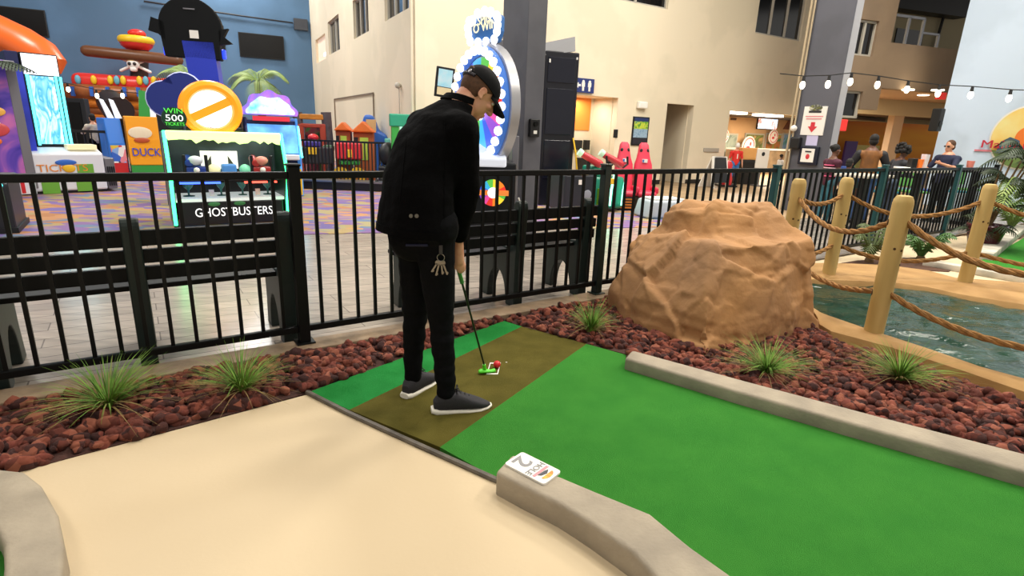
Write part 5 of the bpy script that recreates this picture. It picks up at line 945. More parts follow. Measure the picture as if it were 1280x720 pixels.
mb = MB(WR_); mb.tube([(RW*.9*math.cos(t), .0, cz+RW*.9*math.sin(t)) for t in np.linspace(0, 2*PI, 48, endpoint=False)], .05, 8, closed=True); mb.build('rim', mat('rim_blue', '3a6ab8', .3, emit=.5), drum)
for k in range(30): a = 2*PI*k/30; MB(WR_).ell((RW*.9*math.cos(a), -.06, cz+RW*.9*math.sin(a)), .05, nu=10, nv=6).build('rim_bulb', N_white, T)
# head sign
zb = V(606, 52, Y0).z; zt_ = V(606, 8, Y0).z; hh = zt_-zb; mb = MB(HR_); mb.prism([(-.24, 0, zb), (.24, 0, zb), (.30, 0, zb+hh*.35), (.30, 0, zt_-.06), (.1, 0, zt_), (-.14, 0, zt_-.02), (-.30, 0, zb+hh*.65), (-.28, 0, zb+hh*.3)], (0, .16, 0)); hs_ = mb.build('head_sign', mat('head_blue', '2f5f9a', .3, emit=.35), T, bevel=.02)
mb = MB(HR_); mb.text('SPIN', .14, (.03, -.012, zb+hh*.60), (1, 0, .12), (-.12, 0, 1), .01); mb.text('TO WIN', .15, (.0, -.012, zb+hh*.36), (1, 0, .12), (-.12, 0, 1), .01); mb.build('lettering', mat('letter_cream', 'f6e6b8', .4, emit=.9), hs_)
ol = [(-.24, zb+.02), (-.08, zb), (.08, zb), (.24, zb+.02), (.29, zb+hh*.3), (.3, zb+hh*.5), (.3, zb+hh*.7), (.28, zt_-.08), (.16, zt_-.03), (.04, zt_-.01), (-.1, zt_-.03), (-.2, zt_-.1), (-.27, zb+hh*.7), (-.3, zb+hh*.5), (-.28, zb+hh*.28)]
for x, z in ol: MB(HR_).ell((x, -.03, z), .058, nu=10, nv=6).build('sign_bulb', N_white, T)
MB(HR_).box(-.16, .16, .1, .3, cz+RW*.95, zb+.05).build('neck', M_greyc, T)
# desk and base
zd = V(615, 190, Y0).z; mb = MB(); mb.prism([(-.55, -.5, zd-.05), (.16, -.5, zd-.05), (.2, .1, zd+.12), (-.55, .1, zd+.12)], (0, 0, -.1)); mb.build('desk', mat('desk_white', 'dfe6f4', .3, emit=.35), T, bevel=.02)
MB().box(-.55, .28, -.45, .45, 0.02, zd-.1).build('base', M_cabd, T, bevel=.02); MB().box(.28, .36, .05, .4, .02, cz-.3).build('support', M_cabg, T, bevel=.01)
pw = V(610, 242, Y0-.55); 
for k in range(12):
    a0 = 2*PI*k/12; a1 = 2*PI*(k+1)/12; r = .15; x0, z0 = .02, pw.z; mb = MB(); mb.prism([(x0, -.452, z0), (x0+r*math.cos(a0), -.452, z0+r*math.sin(a0)), (x0+r*math.cos((a0+a1)/2), -.452, z0+r*math.sin((a0+a1)/2)), (x0+r*math.cos(a1), -.452, z0+r*math.sin(a1))], (0, -.008, 0)); mb.build('badge_wedge', mat('wedge_'+col8[k % 8], col8[k % 8], .3, emit=.7), T)
MB().box(-.17, .21, -.468, -.46, pw.z-.03, pw.z+.03).build('badge_band', mat('band_orange', 'e8843a', .4, emit=.5), T)
mb = MB(); mb.ell((.02, -.468, pw.z), (.06, .008, .06)); mb.build('badge_hub', N_white, T)
mb = MB(); c1 = V(653, 247, 6.9); mb.tube([V(648, 247, 6.9), V(651, 256, 6.9), V(654, 264, 6.9), V(653, 275, 6.9), Vector((V(652, 285, 6.9).x, 6.9, .012)), Vector((V(652, 285, 6.9).x-.25, 7.0, .012))], .012, 6); tag(mb.build('white_cable', M_white, smooth=True), 'short white cable hanging at the foot of the grey column', 'cable')
# tablet screen on a pole
q = V(556, 103, 8.2); T = thing('tilted_screen', 'tilted framed screen with a pale picture left of the cap of the golfer', 'screen', (q.x, q.y, q.z), .35); mb = MB(); mb.M = Matrix.Rotation(.1, 4, 'Y'); mb.box(-.13, .13, 0, .04, -.2, .2); mb.build('frame', M_black, T, bevel=.01); mb = MB(); mb.M = Matrix.Rotation(.1, 4, 'Y'); mb.box(-.1, .1, -.006, .002, -.06, .17); mb.build('picture', mat('pic_sky', '8fd2e8', .3, emit=.35, noise=(6, .6), col2='d8ecf0'), T); mb = MB(); mb.M = Matrix.Rotation(.1, 4, 'Y'); mb.box(-.1, .1, -.006, .002, -.17, -.07); mb.build('lower_picture', mat('pic_sand', 'e8d4a8', .3, emit=.3), T); MB().cyl((0, .05, -.2), (0, .05, -q.z), .03).build('pole', M_black, T)
# ---------------- big dark cabinet right of the column
P = G(664, 268); P = V(672, 268, 10.5); P.z = 0; Q = V(712, 262, 10.7); Q.z = 0; fr = Frame(P, Q); T = thing('tall_dark_cabinet', 'tall black arcade cabinet seen from behind right of the grey column', 'arcade machine', (P.x, P.y, 0), fr.rz); w = fr.w; zt_ = V(720, 66, 10.7).z
slab(T, 'body', [(0, 0), (0, zt_), (1.0, zt_+.0), (1., 0)], 0, w, mat('cabinet_blueblack', '0c0d18', .35), .02)
mb = MB(); mb.prism([(0, .0, zt_-.08), (w*.86, .0, zt_+.02), (w*.9, .12, zt_+.28), (0, .12, zt_+.13)], (0, .05, .0)); mb.build('tilted_lid', mat('lid_grey', '6a6a6c', .5), T)
for z0, z1 in ((.5, 1.2), (1.3, 2.1), (2.2, zt_-.1)): MB().box(w*.08, w*.88, -.015, 0, z0, z1).build('back_panel', mat('panel_ink', '10121f', .25), T, bevel=.01)
mb = MB(); mb.tube([(w*.95, -.02, 1.25), (w*1.0, -.1, 1.0), (w*1.12, -.1, .5), (w*1.15, -.1, .1)], .015, 6); mb.build('yellow_cord', M_yel, T)
MB().box(w*.1, w*.14, -.03, 0, zt_-.2, zt_-.14).build('white_clip', M_white, T); MB().box(w*.9, w*.93, -.03, 0, zt_-.12, zt_-.08).build('white_clip', M_white, T)
# ---------------- gun game and red racing seats
P = G(704, 268); T = thing('gun_game', 'dark gun game with two red mounted guns and mint glowing tubes', 'arcade machine', (P.x, P.y, 0), FRZ-.15)
MB().box(0, .62, 0, .55, .05, .66).build('cabinet', mat('cabinet_slate', '23262f', .35), T, bevel=.03); MB().box(.0, .6, -.01, .0, .02, .06).build('white_edge', M_white, T); MB().box(.26, .32, -.012, 0, .5, .58).build('small_plate', M_white, T); MB().ell((.45, -.01, .33), (.08, .01, .08)).build('swirl_mark', mat('mark_grey', '8a8f9a', .4), T)
MB().box(.0, .45, .0, .5, .66, .70).build('top_plate', mat('plate_tan', 'd8c69a', .4), T)
m_ = mat('shell_teal', '17806a', .35); mb = MB(); mb.box(.64, 1.3, .1, .6, .05, .62); mb.build('seat_box', m_, T, bevel=.06, seg=3, smooth=True); mb = MB(); mb.box(.62, .82, .15, .5, .6, .8); mb.build('bracket', m_, T, bevel=.03)
for x0, x1 in ((.7, 1.02), (1.02, 1.28)):
    mb = MB(); mb.tube([(x0, .05, .72), (x1-.1, .05, .74), (x1, .05, .66), (x1-.04, .05, .4), (x1-.05, .05, .12)], .022, 8); mb.build('light_tube', neon('neon_mint', '9affd8', 2.4), T, smooth=True)
MB().box(.86, 1.02, .0, .1, .5, .6).build('yellow_panel', M_yel, T, bevel=.01); MB().box(.72, .84, .03, .1, .14, .42).build('lime_panel', mat('panel_lime', '8ac82a', .4), T)
for x in (.42, .86):
    b = MB(); b.cap((x, .2, 1.0), (x+.3, .1, .84), .055, .07); go = b.build('gun', mat('gun_red', 'c0303a', .35), T, smooth=True); mb = MB(); mb.cyl((x-.06, .22, 1.04), (x, .2, 1.0), .065, .06); mb.build('muzzle', mat('muzzle_mint', 'bfe8c8', .4, emit=.3), go); mb = MB(); mb.cyl((x+.12, .17, .7), (x+.12, .17, .93), .035); mb.build('mount', M_black, go); mb = MB(); mb.tube([(x+.34, .08, .78), (x+.42, .05, .85), (x+.4, .05, .98)], .02, 6); mb.build('handle', M_black, go)
SM_ = Matrix.Diagonal((.66, .78, .78, 1))
M_seat = mat('seat_red', 'd02f4a', .45)
for k, (px, lab) in enumerate(((778, 'left one of the two red racing seats below the poster'), (802, 'right one of the two red racing seats below the poster'))):
    p = G(px, 274); Yq = 10.6; p = V(px, 240, Yq); t = thing('racing_seat', lab, 'seat', (p.x, p.y, 0), .1, 'red racing seats'); 
    def outline(w0, z0): return None
    mb = MB(SM_); R = []
    for z, w, y, th in ((.38, .25, -.05, .1), (.55, .26, .0, .12), (.8, .27, .05, .12), (1.05, .25, .1, .11), (1.2, .19, .13, .1), (1.38, .15, .16, .09), (1.5, .13, .18, .08), (1.56, .08, .19, .05)):
        R.append([Vector((w*math.copysign(abs(math.cos(a))**.6, math.cos(a)), y+th*math.copysign(abs(math.sin(a))**.6, math.sin(a)), z)) for a in np.linspace(0, 2*PI, 20, endpoint=False)])
    mb.rings(R); mb.build('backrest', M_seat, t, smooth=True)
    mb = MB(SM_); mb.box(-.27, .27, -.5, .02, .32, .46); mb.build('cushion', M_seat, t, bevel=.06, seg=3, smooth=True)
    for sx in (-1, 1): mb = MB(SM_); mb.ell((sx*.085, .095, 1.36), (.05, .03, .065)); mb.build('belt_hole', M_black, t); mb = MB(SM_); mb.box(sx*.27-.05, sx*.27+.05, -.45, .0, .40, .56); mb.build('side_bolster', M_seat, t, bevel=.04, seg=3, smooth=True)
    MB(SM_).box(-.07, .07, -.03, .02, 1.1, 1.18).build('logo_plate', M_white, t); MB(SM_).box(-.07, -.03, -.036, -.02, 1.11, 1.17).build('logo_mark', M_tblue, t)
    MB(SM_).box(-.24, .24, -.45, .05, 0, .32).build('base', M_cabd, t, bevel=.02)
    mb = MB(SM_); 
    for r in range(4): mb.box(-.2, .2, -.455, -.45, .05+r*.065, .085+r*.065)
    mb.build('vent_grille', mat('grille_orange', 'c8762a', .5), t)
q = V(837, 262, 9.4); T = thing('white_step_box', 'pale plastic step box on the floor behind the boulder', 'box', (q.x, q.y, 0), .3); mb = MB(); mb.prism([(-.42, 0, 0), (.42, 0, 0), (.36, 0.0, .3), (-.34, 0, .3)], (0, .5, 0)); mb.build('shell', mat('plastic_pale', 'b9c4cc', .4), T, bevel=.04, seg=3, smooth=True); MB().box(-.3, .3, .05, .45, .3, .33).build('lid', M_white, T, bevel=.01)
# A-frame board and small red stand
q = V(900, 232, 15.8); T = thing('a_frame_board', 'white A-frame board with a black panel by the lobby entrance', 'sign board', (q.x, q.y, 0), .5); mb = MB(); h_ = V(903, 196, 15.8).z; mb.prism([(-.3, 0, 0), (-.22, 0, 0), (-.12, .2, h_), (-.2, .2, h_)], (0, .05, 0)); mb.build('frame', M_white, T); mb = MB(); mb.prism([(.28, 0, 0), (.36, 0, 0), (.36, .2, h_), (.28, .2, h_)], (0, .05, 0)); mb.build('frame', M_white, T); mb = MB(); mb.prism([(-.24, 0, .15), (.3, 0, .15), (.3, .18, h_-.03), (-.14, .18, h_-.03)], (0, .03, 0)); mb.build('board', M_cabd, T); mb = MB(); mb.prism([(-.3, .5, 0), (.3, .5, 0), (.3, .26, h_), (-.15, .26, h_)], (0, .03, 0)); mb.build('rear_board', M_white, T)
q = V(907, 232, 16.6); T = thing('red_stand', 'small red rounded stand beside the A-frame board', 'stand', (q.x, q.y, 0)); mb = MB(); mb.lathe([(.15, 0), (.16, .22), (.1, .45), (.12, .62), (.07, .72), (.01, .74)], n=14); mb.build('body', M_red, T, smooth=True); MB().box(-.25, .25, -.25, .25, 0, .05).build('foot', M_cabd, T)
q = V(949, 225, 17.2); T = thing('notice_stand', 'white notice on a stand before the lobby counter', 'sign stand', (q.x, q.y, 0), .3); zt_ = V(950, 186, 17.2).z; zb = V(950, 210, 17.2).z; MB().box(-.22, .22, 0, .03, zb, zt_).build('panel', M_white, T); MB().box(-.02, .02, .03, .06, 0, zb+.1).build('pole', M_steel, T); MB().box(-.2, .2, -.15, .2, 0, .03).build('foot', M_steel, T); MB().ell((0, -.005, zt_-.15), (.06, .006, .06)).build('dark_mark', M_cabd, T)
q = V(938, 224, 17.6); T = thing('tan_box_table', 'dark small table with a tan box before the lobby counter', 'table', (q.x, q.y, 0), .3); zt_ = V(938, 200, 17.6).z; MB().box(-.4, .4, 0, .5, zt_-.08, zt_).build('top', M_cabd, T); MB().box(-.36, .36, .02, .46, 0, zt_-.08).build('body', M_black, T); b = MB().box(-.2, .3, .0, .4, zt_, zt_+.34).build('box', mat('box_tan', 'd8a05a', .6), None, loc=(q.x, q.y, 0)) if 0 else None
q2 = V(937, 200, 17.6); mb = MB(); mb.cbox((q2.x, q2.y+.25, q2.z+.18), .5, .35, .36); tag(mb.build('tan_box', mat('box_tan', 'd8a05a', .6), bevel=.02), 'tan box on the small dark table in the lobby', 'box')
# ================================================================== PEOPLE
M_skin = mat('skin_light', 'd9a283', .5, noise=(14, .2), col2='c98b6e'); M_skind = mat('skin_dark', '6a4432', .5, noise=(14, .2)); M_hairb = mat('hair_brown', '5a3c26', .8, noise=(80, .5)); M_hairk = mat('hair_black', '15110f', .8, noise=(60, .5)); M_denim = mat('black_denim', '08090c', .85, spec=.1, noise=(40, .4), bump=(14, .5, .02)); M_jacket = mat('black_jacket', '060607', .9, spec=.06, noise=(30, .3), bump=(9, .55, .03)); M_cap = mat('cap_black', '08090c', .75, spec=.15, noise=(90, .4)); M_eye = mat('eye_white', 'e8e4de', .2); M_iris = mat('eye_dark', '2a1c14', .2)
# ---------------------------------------------------------------- the golfer
A_ = math.radians(40); d = Vector((math.cos(A_), math.sin(A_), 0)); r = Vector((math.sin(A_), -math.cos(A_), 0)); Zu = Vector((0, 0, 1))
Hc = V(531, 294, 2.50)
hipR = Hc+r*.085; hipL = Hc-r*.085
fRh, fRt = G(549, 517), G(609, 511); fLh, fLt = G(511, 497), G(543, 476)
def foot_dir(h, t): q = t-h; q.z = 0; return q.normalized()
dR, dL = foot_dir(fRh, fRt), foot_dir(fLh, fLt)
ankR = Vector((fRh.x, fRh.y, .10))+dR*.035; ankL = Vector((fLh.x, fLh.y, .10))+dL*.035
kneeR = V(551, 400, (hipR.y+ankR.y)/2+.02); kneeL = V(519, 392, (hipL.y+ankL.y)/2+.02)
S = V(552, 158, 2.60); shR = S+r*.165; shL = S-r*.165; shR.z -= .015
nk = V(574, 130, 2.645)
elR = V(584, 232, shR.y+.06); wrR = V(573, 297, 2.60); elL = V(556, 236, shL.y-.02); wrL = V(571, 302, 2.64)
hd = V(598, 116, 2.70)
ah = math.radians(28); tl_ = math.radians(42); fh = Vector((math.cos(ah)*math.cos(tl_), math.sin(ah)*math.cos(tl_), -math.sin(tl_))); sh_ = Vector((math.sin(ah), -math.cos(ah), 0)); uh = sh_.cross(fh).normalized()
if uh.z < 0: uh = -uh
HM = Matrix((fh, -sh_, uh)).transposed()*.91     # head axes: x forward, y left, z up
def H(x, y, z): return hd+HM @ Vector((x, y, z))
loc0 = Vector(((fRh.x+fLh.x)/2, (fRh.y+fLh.y)/2, 0))
grip_top = V(564, 303, 2.62); club_foot = G(606, 459, .05)
gd = (club_foot-grip_top).normalized()
b = MB()
b.ell(H(-.005, 0, .03), (.098, .078, .098), HM, 24, 16); b.ell(H(.028, 0, -.035), (.066, .060, .085), HM, 20, 12); b.ell(H(.068, 0, -.098), (.026, .028, .02), HM); b.ell(H(.02, 0, -.075), (.055, .055, .04), HM)
b.cap(H(.092, 0, .012), H(.116, 0, -.028), .009, .014); b.ell(H(.108, .011, -.033), (.01, .009, .008), HM); b.ell(H(.108, -.011, -.033), (.01, .009, .008), HM)
b.ell(H(.091, 0, -.064), (.012, .024, .007), HM); b.ell(H(.090, 0, -.075), (.012, .021, .008), HM)
b.cap(H(.084, -.045, .024), H(.092, -.012, .026), .009); b.cap(H(.084, .045, .024), H(.092, .012, .026), .009)
b.ell(H(.07, -.043, -.022), (.02, .02, .018), HM); b.ell(H(.07, .043, -.022), (.02, .02, .018), HM)
for s in (-1, 1):
    er = HM @ Matrix.Rotation(-.25, 3, 'Y') @ Matrix.Rotation(s*.35, 3, 'Z')
    R_ = [(-.008+.017*math.cos(t), s*.083, -.012+.026*math.sin(t)) for t in np.linspace(.2, 5.6, 12)]; b.tube([H(*q) for q in R_], .005, 6); b.ell(H(-.008, s*.079, -.014), (.016, .008, .023), HM); b.ell(H(.002, s*.081, -.038), (.009, .007, .01), HM)
b.cap(H(-.03, 0, -.06), nk-Zu*.04, .054, .062)
# trunk, arms and legs run on under the clothes
b.cap(S-Zu*.03, Hc+Zu*.08, .11, .115); b.cap(shR, shL, .06); b.cap(nk-Zu*.05, S, .06, .08); b.cap(hipR+Zu*.03, hipL+Zu*.03, .1)
for h_, k_, a_, s_, e_, w_ in ((hipR, kneeR, ankR, shR, elR, wrR), (hipL, kneeL, ankL, shL, elL, wrL)):
    b.cap(h_, k_, .075, .05); b.cap(k_, a_, .048, .034); b.cap(s_, e_, .045, .037); b.cap(e_, w_, .036, .024)
for a_, dd in ((ankR, dR), (ankL, dL)): b.cap(a_-Zu*.05-dd*.01, a_-Zu*.06+dd*.12, .026, .022)
# hands closed round the grip: palm, four bent fingers, thumb
gx, gy = orth(gd)
def hand(wr, c, side, sgn):
    """c = point on the shaft, side = direction from shaft to the palm"""
    s = side-gd*side.dot(gd); s.normalize(); t = gd.cross(s).normalized()*sgn
    b.cap(wr, c+s*.03-gd*.03, .024, .026); b.ell(c+s*.030, (.018, .03, .042), Matrix((s, t, gd)).transposed(), 14, 10)
    for k, (L_, rr) in enumerate(((.95, .0083), (1.05, .0088), (1., .0085), (.82, .0075))):
        o = c+gd*(-.030+.0195*k); P = [o+s*.030+t*.018, o+s*.012+t*.030*L_, o-s*.014+t*.024*L_, o-s*.024+t*.002, o-s*.016-t*.014]
        for p0, p1 in zip(P, P[1:]): b.cap(p0, p1, rr, rr*.94, 8)
    o = c-gd*.02; b.cap(o+s*.03-t*.016, o+s*.006-t*.026+gd*.02, .011, .010, 8); b.cap(o+s*.006-t*.026+gd*.02, o-s*.014-t*.018+gd*.044, .010, .0085, 8)
cl = grip_top+gd*.05; cr = grip_top+gd*.125
hand(wrL, cl, (wrL-cl)*.2+(d*-.2-r*1.)*.05, 1); hand(wrR, cr, (wrR-cr)*.1+(r*1.-d*.1)*.05, -1)
golfer = b.build('person', M_skin, None, loc=loc0, remesh=.0052, smooth_it=3)
tag(golfer, 'person in black jacket, jeans and cap bending over a putter on the tee mat', 'person')
g = golfer
def gb(mb, name, m, par=None, **k): return mb.build(name, m, par or golfer, world=True, **k)
for s in (-1, 1):
    mb = MB(); mb.ell(H(.082, s*.032, .006), (.011, .014, .0075), HM); ey = gb(mb, 'eye', M_eye, smooth=True); mb = MB(); mb.ell(H(.0915, s*.032, .005), (.0035, .006, .006), HM); gb(mb, 'iris', M_iris, ey)
    mb = MB(); mb.cap(H(.086, s*.048, .030), H(.096, s*.016, .031), .0045, .005); gb(mb, 'eyebrow', M_hairb, smooth=True)
# hair: short back and sides
mb = MB(); R = []
for j in range(9):
    zz = .034-.109*j/8; ring = []
    for a in np.linspace(math.radians(62), math.radians(298), 26):
        x, y = math.cos(a), math.sin(a); f = 1.03 if j < 6 else 1.03-.03*(j-5)
        cut = max(0, (abs(a-PI) - 1.35))*.12
        q = math.sqrt(max(.05, 1-((zz-.03)/.11)**2)); ring.append(H(-.007+.098*f*x*q, .079*f*y*q, zz+cut*(j/8)))
    R.append(ring)
vs = [p for q in R for p in q]; n = 26; fs = [(j*n+i, j*n+i+1, (j+1)*n+i+1, (j+1)*n+i) for j in range(8) for i in range(n-1)]
mb.add(vs, fs); o = gb(mb, 'hair', M_hairb, smooth=True); md = o.modifiers.new('s', 'SOLIDIFY'); md.thickness = .007; md.offset = 0
# cap
mb = MB(); R = []
for j in range(9):
    th = math.radians(2+88*(1-j/8)) if 0 else math.radians(90*(j/8)); zz = .022+.098*math.cos(th)*1.0; q = math.sin(th)**.9
    R.append([H(-.006+(.110*q+.001)*math.cos(a), (.091*q+.001)*math.sin(a), zz+.006+.012*math.cos(a)*q*-.6) for a in np.linspace(0, 2*PI, 28, endpoint=False)])
mb.rings(R); cap_o = gb(mb, 'cap', M_cap, smooth=True)
mb = MB(); top = []; bot = []
for i in range(13):
    a = math.radians(-66+132*i/12); inner = (-.006+.100*math.cos(a), .083*math.sin(a)); u_ = math.cos(a*1.35); out = (inner[0]+.095*max(0.02, u_)**.6, inner[1]*1.02)
    for t in np.linspace(0, 1, 5):
        x = inner[0]+(out[0]-inner[0])*t; y = inner[1]+(out[1]-inner[1])*t; z_ = .032-.012*t-.35*y*y*4*.5-.012*t*t; top.append(H(x, y, z_+.004)); bot.append(H(x, y, z_-.002))
n5 = 5; N = len(top); fs = []
for i in range(12):
    for k in range(4): a = i*5+k; fs += [(a, a+1, a+6, a+5), (N+a, N+a+5, N+a+6, N+a+1)]
edge = [i*5 for i in range(13)]+[60+k for k in range(1, 5)]+[i*5+4 for i in range(11, -1, -1)]+[3, 2, 1]
fs += [(edge[i], edge[i-1], N+edge[i-1], N+edge[i]) for i in range(len(edge))]
mb.add(top+bot, fs); gb(mb, 'brim', M_cap, cap_o, smooth=True)
mb = MB(); mb.tube([H(-.006+.109*math.cos(a), .091*math.sin(a), .028-.01*math.cos(a)*-.6) for a in np.linspace(PI-.75, PI+.75, 12)], .008, 6); st_ = gb(mb, 'strap', mat('strap_dark', '23202a', .5), cap_o); mb = MB(); mb.ell(H(-.112, -.035, .03), (.006, .014, .011), HM); gb(mb, 'buckle', mat('buckle_steel', '9a98a0', .3, metal=.8), cap_o); mb = MB(); mb.ell(H(-.006, 0, .128), (.009, .009, .006), HM); gb(mb, 'button', M_cap, cap_o)
mb = MB(); mb.tube([H(-.110*math.cos(.62*t)*1.0, .05*t, .035+.03*(1-t*t)) for t in np.linspace(-1, 1, 11)], .006, 6); gb(mb, 'opening_edge', M_skin if 0 else M_hairb, cap_o)
# jacket
j = MB()
def jr(px, py, Y, a, bb, tilt=0., push=0.):
    c = V(px, py, Y)+d*push; up = (S-Hc).normalized(); f2 = (d-up*d.dot(up)*tilt).normalized(); n = 28
    return [c+r*a*math.copysign(abs(math.cos(t))**.85, math.cos(t))+f2*bb*math.copysign(abs(math.sin(t))**.85, math.sin(t)) for t in np.linspace(0, 2*PI, n, endpoint=False)]
rows = [jr(519, 290, 2.48, .205, .155, .3), jr(520, 270, 2.485, .20, .15, .3), jr(522, 235, 2.50, .188, .138, .6), jr(530, 200, 2.54, .185, .135, .8), jr(541, 172, 2.58, .185, .13, .9), jr(551, 152, 2.61, .165, .11, 1.), jr(563, 137, 2.63, .10, .085, 1.), jr(572, 129, 2.645, .07, .072, 1.)]
j.rings(rows)
for sh, el, wr in ((shR, elR, wrR), (shL, elL, wrL)):
    j.cap(S.lerp(sh, .6), sh, .085, .078); j.cap(sh, el, .076, .062); j.cap(el, wr-(wr-el).normalized()*.02, .062, .046)
jk = gb(j, 'jacket', M_jacket, remesh=.009, smooth_it=5)
sub = bmesh.new(); sub.from_mesh(jk.data); sub.normal_update()
for v in sub.verts:
    p = v.co; w1 = mnoise.noise(Vector((p.x*7, p.y*7, p.z*11)))*.007+mnoise.noise(Vector((p.x*16, p.y*16, p.z*24)))*.003; v.co += v.normal*w1
sub.to_mesh(jk.data); sub.free()
mb = MB(); R1 = jr(571, 128, 2.645, .072, .075, 1.); R2 = jr(576, 121, 2.655, .064, .067, 1.)
n = 28; mb.rings([R1, R2, [q.lerp(sum(R2, Vector())/n, .12) for q in R2], [q.lerp(sum(R1, Vector())/n, .12) for q in R1]], cap=False, closed=True); gb(mb, 'collar', M_jacket, jk, smooth=True)
# back seams, hem band and side buttons
up_ = (S-Hc).normalized()
hem = jr(519, 291, 2.48, .207, .157, .3); hem2 = jr(519.5, 282, 2.48, .207, .156, .3); mb = MB(); mb.rings([hem, hem2, [q.lerp(Hc, .05) for q in hem2], [q.lerp(Hc, .05) for q in hem]], cap=False, closed=True); gb(mb, 'hem_band', M_jacket, jk, smooth=True)
for px in (514, 521):
    c = V(px, 270, 2.50); t = (CAM-c).normalized(); o_ = c+t*.0; 
    ok, hp, nn, _ = jk.ray_cast(wm(jk).inverted() @ CAM, (wm(jk).to_3x3().inverted() @ (c-CAM)).normalized())
    if ok:
        hp = wm(jk) @ hp; mb = MB(); mb.cyl(hp-nn*.002, hp+nn*.004, .0085, n=12); gb(mb, 'button', mat('button_pewter', '6a6458', .35, metal=.6), jk)
for (a0, a1) in (((556, 152), (555, 290)), ((508, 170), (500, 250))):
    pts = []
    for t in np.linspace(0, 1, 18):
        px = a0[0]+(a1[0]-a0[0])*t; py = a0[1]+(a1[1]-a0[1])*t; tgt = V(px, py, 2.5); ok, hp, nn, _ = jk.ray_cast(wm(jk).inverted() @ CAM, (tgt-CAM).normalized())
        if ok: pts.append(wm(jk) @ hp)
    if len(pts) > 4: mb = MB(); mb.tube(pts, .0028, 6); gb(mb, 'seam', M_jacket, jk)
# jeans
t_ = MB(); t_.cap(hipR+Zu*.05, hipL+Zu*.05, .112); t_.ell(Hc-d*.05-r*.02, (.11, .13, .12), Matrix.Rotation(A_, 3, 'Z'))
def legc(h, k, a): t_.cap(h+Zu*.02, h.lerp(k, .5), .095, .078); t_.cap(h.lerp(k, .5), k, .078, .062); t_.cap(k, k.lerp(a, .4), .060, .056); t_.cap(k.lerp(a, .4), a+Zu*.0, .056, .044)
legc(hipR, kneeR, ankR); legc(hipL, kneeL, ankL)
jn = gb(t_, 'jeans', M_denim, remesh=.009, smooth_it=4)
sub = bmesh.new(); sub.from_mesh(jn.data); sub.normal_update(); lz = 0
for v in sub.verts:
    p = v.co; amp = .004 if p.z > .55 else .0075; v.co += v.normal*(mnoise.noise(Vector((p.x*6, p.y*6, p.z*26)))*amp+mnoise.noise(Vector((p.x*14, p.y*14, p.z*14)))*.003)
sub.to_mesh(jn.data); sub.free()
# shirt hem showing under the jacket at the back
pts = []
for px in range(508, 536, 3):
    ok, hp, nn, _ = jn.ray_cast(wm(jn).inverted() @ CAM, (V(px, 306, 2.5)-CAM).normalized())
    if ok: pts.append(wm(jn) @ hp+nn*.003)
if len(pts) > 3: mb = MB(); mb.tube(pts, .006, 6); gb(mb, 'shirt_hem', mat('shirt_navy', '171b3a', .8))
# shoes
M_knit = mat('shoe_grey_knit', '2a292d', .8, noise=(120, .6), col2='252328', bump=(220, .6, .004)); M_sole = mat('shoe_white_sole', 'e9e4d6', .5); M_lace = mat('lace_black', '141416', .7)
def shoe(h, dd):
    s = Vector((-dd.y, dd.x, 0)); o = Vector((h.x, h.y, 0))-dd*.035
    def sec(x, w, z0, z1, pw=.7, sh=0.): 
        return [o+dd*x+s*(w*math.copysign(abs(math.cos(t))**pw, math.cos(t))+sh)+Zu*(z0+(z1-z0)*(.5+.5*math.copysign(abs(math.sin(t))**pw, math.sin(t)))) for t in np.linspace(0, 2*PI, 20, endpoint=False)]
    up = MB(); up.rings([sec(.008, .022, .03, .075), sec(.03, .034, .02, .10), sec(.065, .040, .02, .122), (sec(.10, .041, .02, .120)), sec(.14, .042, .02, .104), sec(.19, .045, .02, .080), sec(.235, .042, .02, .060), sec(.27, .028, .02, .043), sec(.288, .012, .024, .036)])
    u = gb(up, 'shoe', M_knit, smooth=True)
    so = MB(); so.rings([sec(-.004, .026, .012, .038), sec(.02, .037, .004, .040), sec(.07, .039, .002, .034), sec(.12, .040, .002, .030), sec(.18, .046, .002, .026), sec(.235, .044, .004, .024), sec(.275, .031, .010, .026), sec(.296, .014, .016, .03)]); gb(so, 'sole', M_sole, u, smooth=True)
    la = MB()
    for k in range(4):
        x = .115+.02*k; z_ = .120-.012*k; la.tube([o+dd*x+s*-.026+Zu*(z_-.012), o+dd*(x+.006)+Zu*(z_+.002), o+dd*(x+.012)+s*.026+Zu*(z_-.014)], .0035, 6); 
    gb(la, 'laces', M_lace, u)
    bw = MB(); c = o+dd*.115+Zu*.124
    for sg in (-1, 1): bw.tube([c, c+s*sg*.022+Zu*.012+dd*.01, c+s*sg*.034+Zu*.0+dd*.015, c+s*sg*.018-Zu*.004+dd*.012, c], .003, 6)
    gb(bw, 'lace_bow', M_lace, u)
shoe(fRh, dR); shoe(fLh, dL)
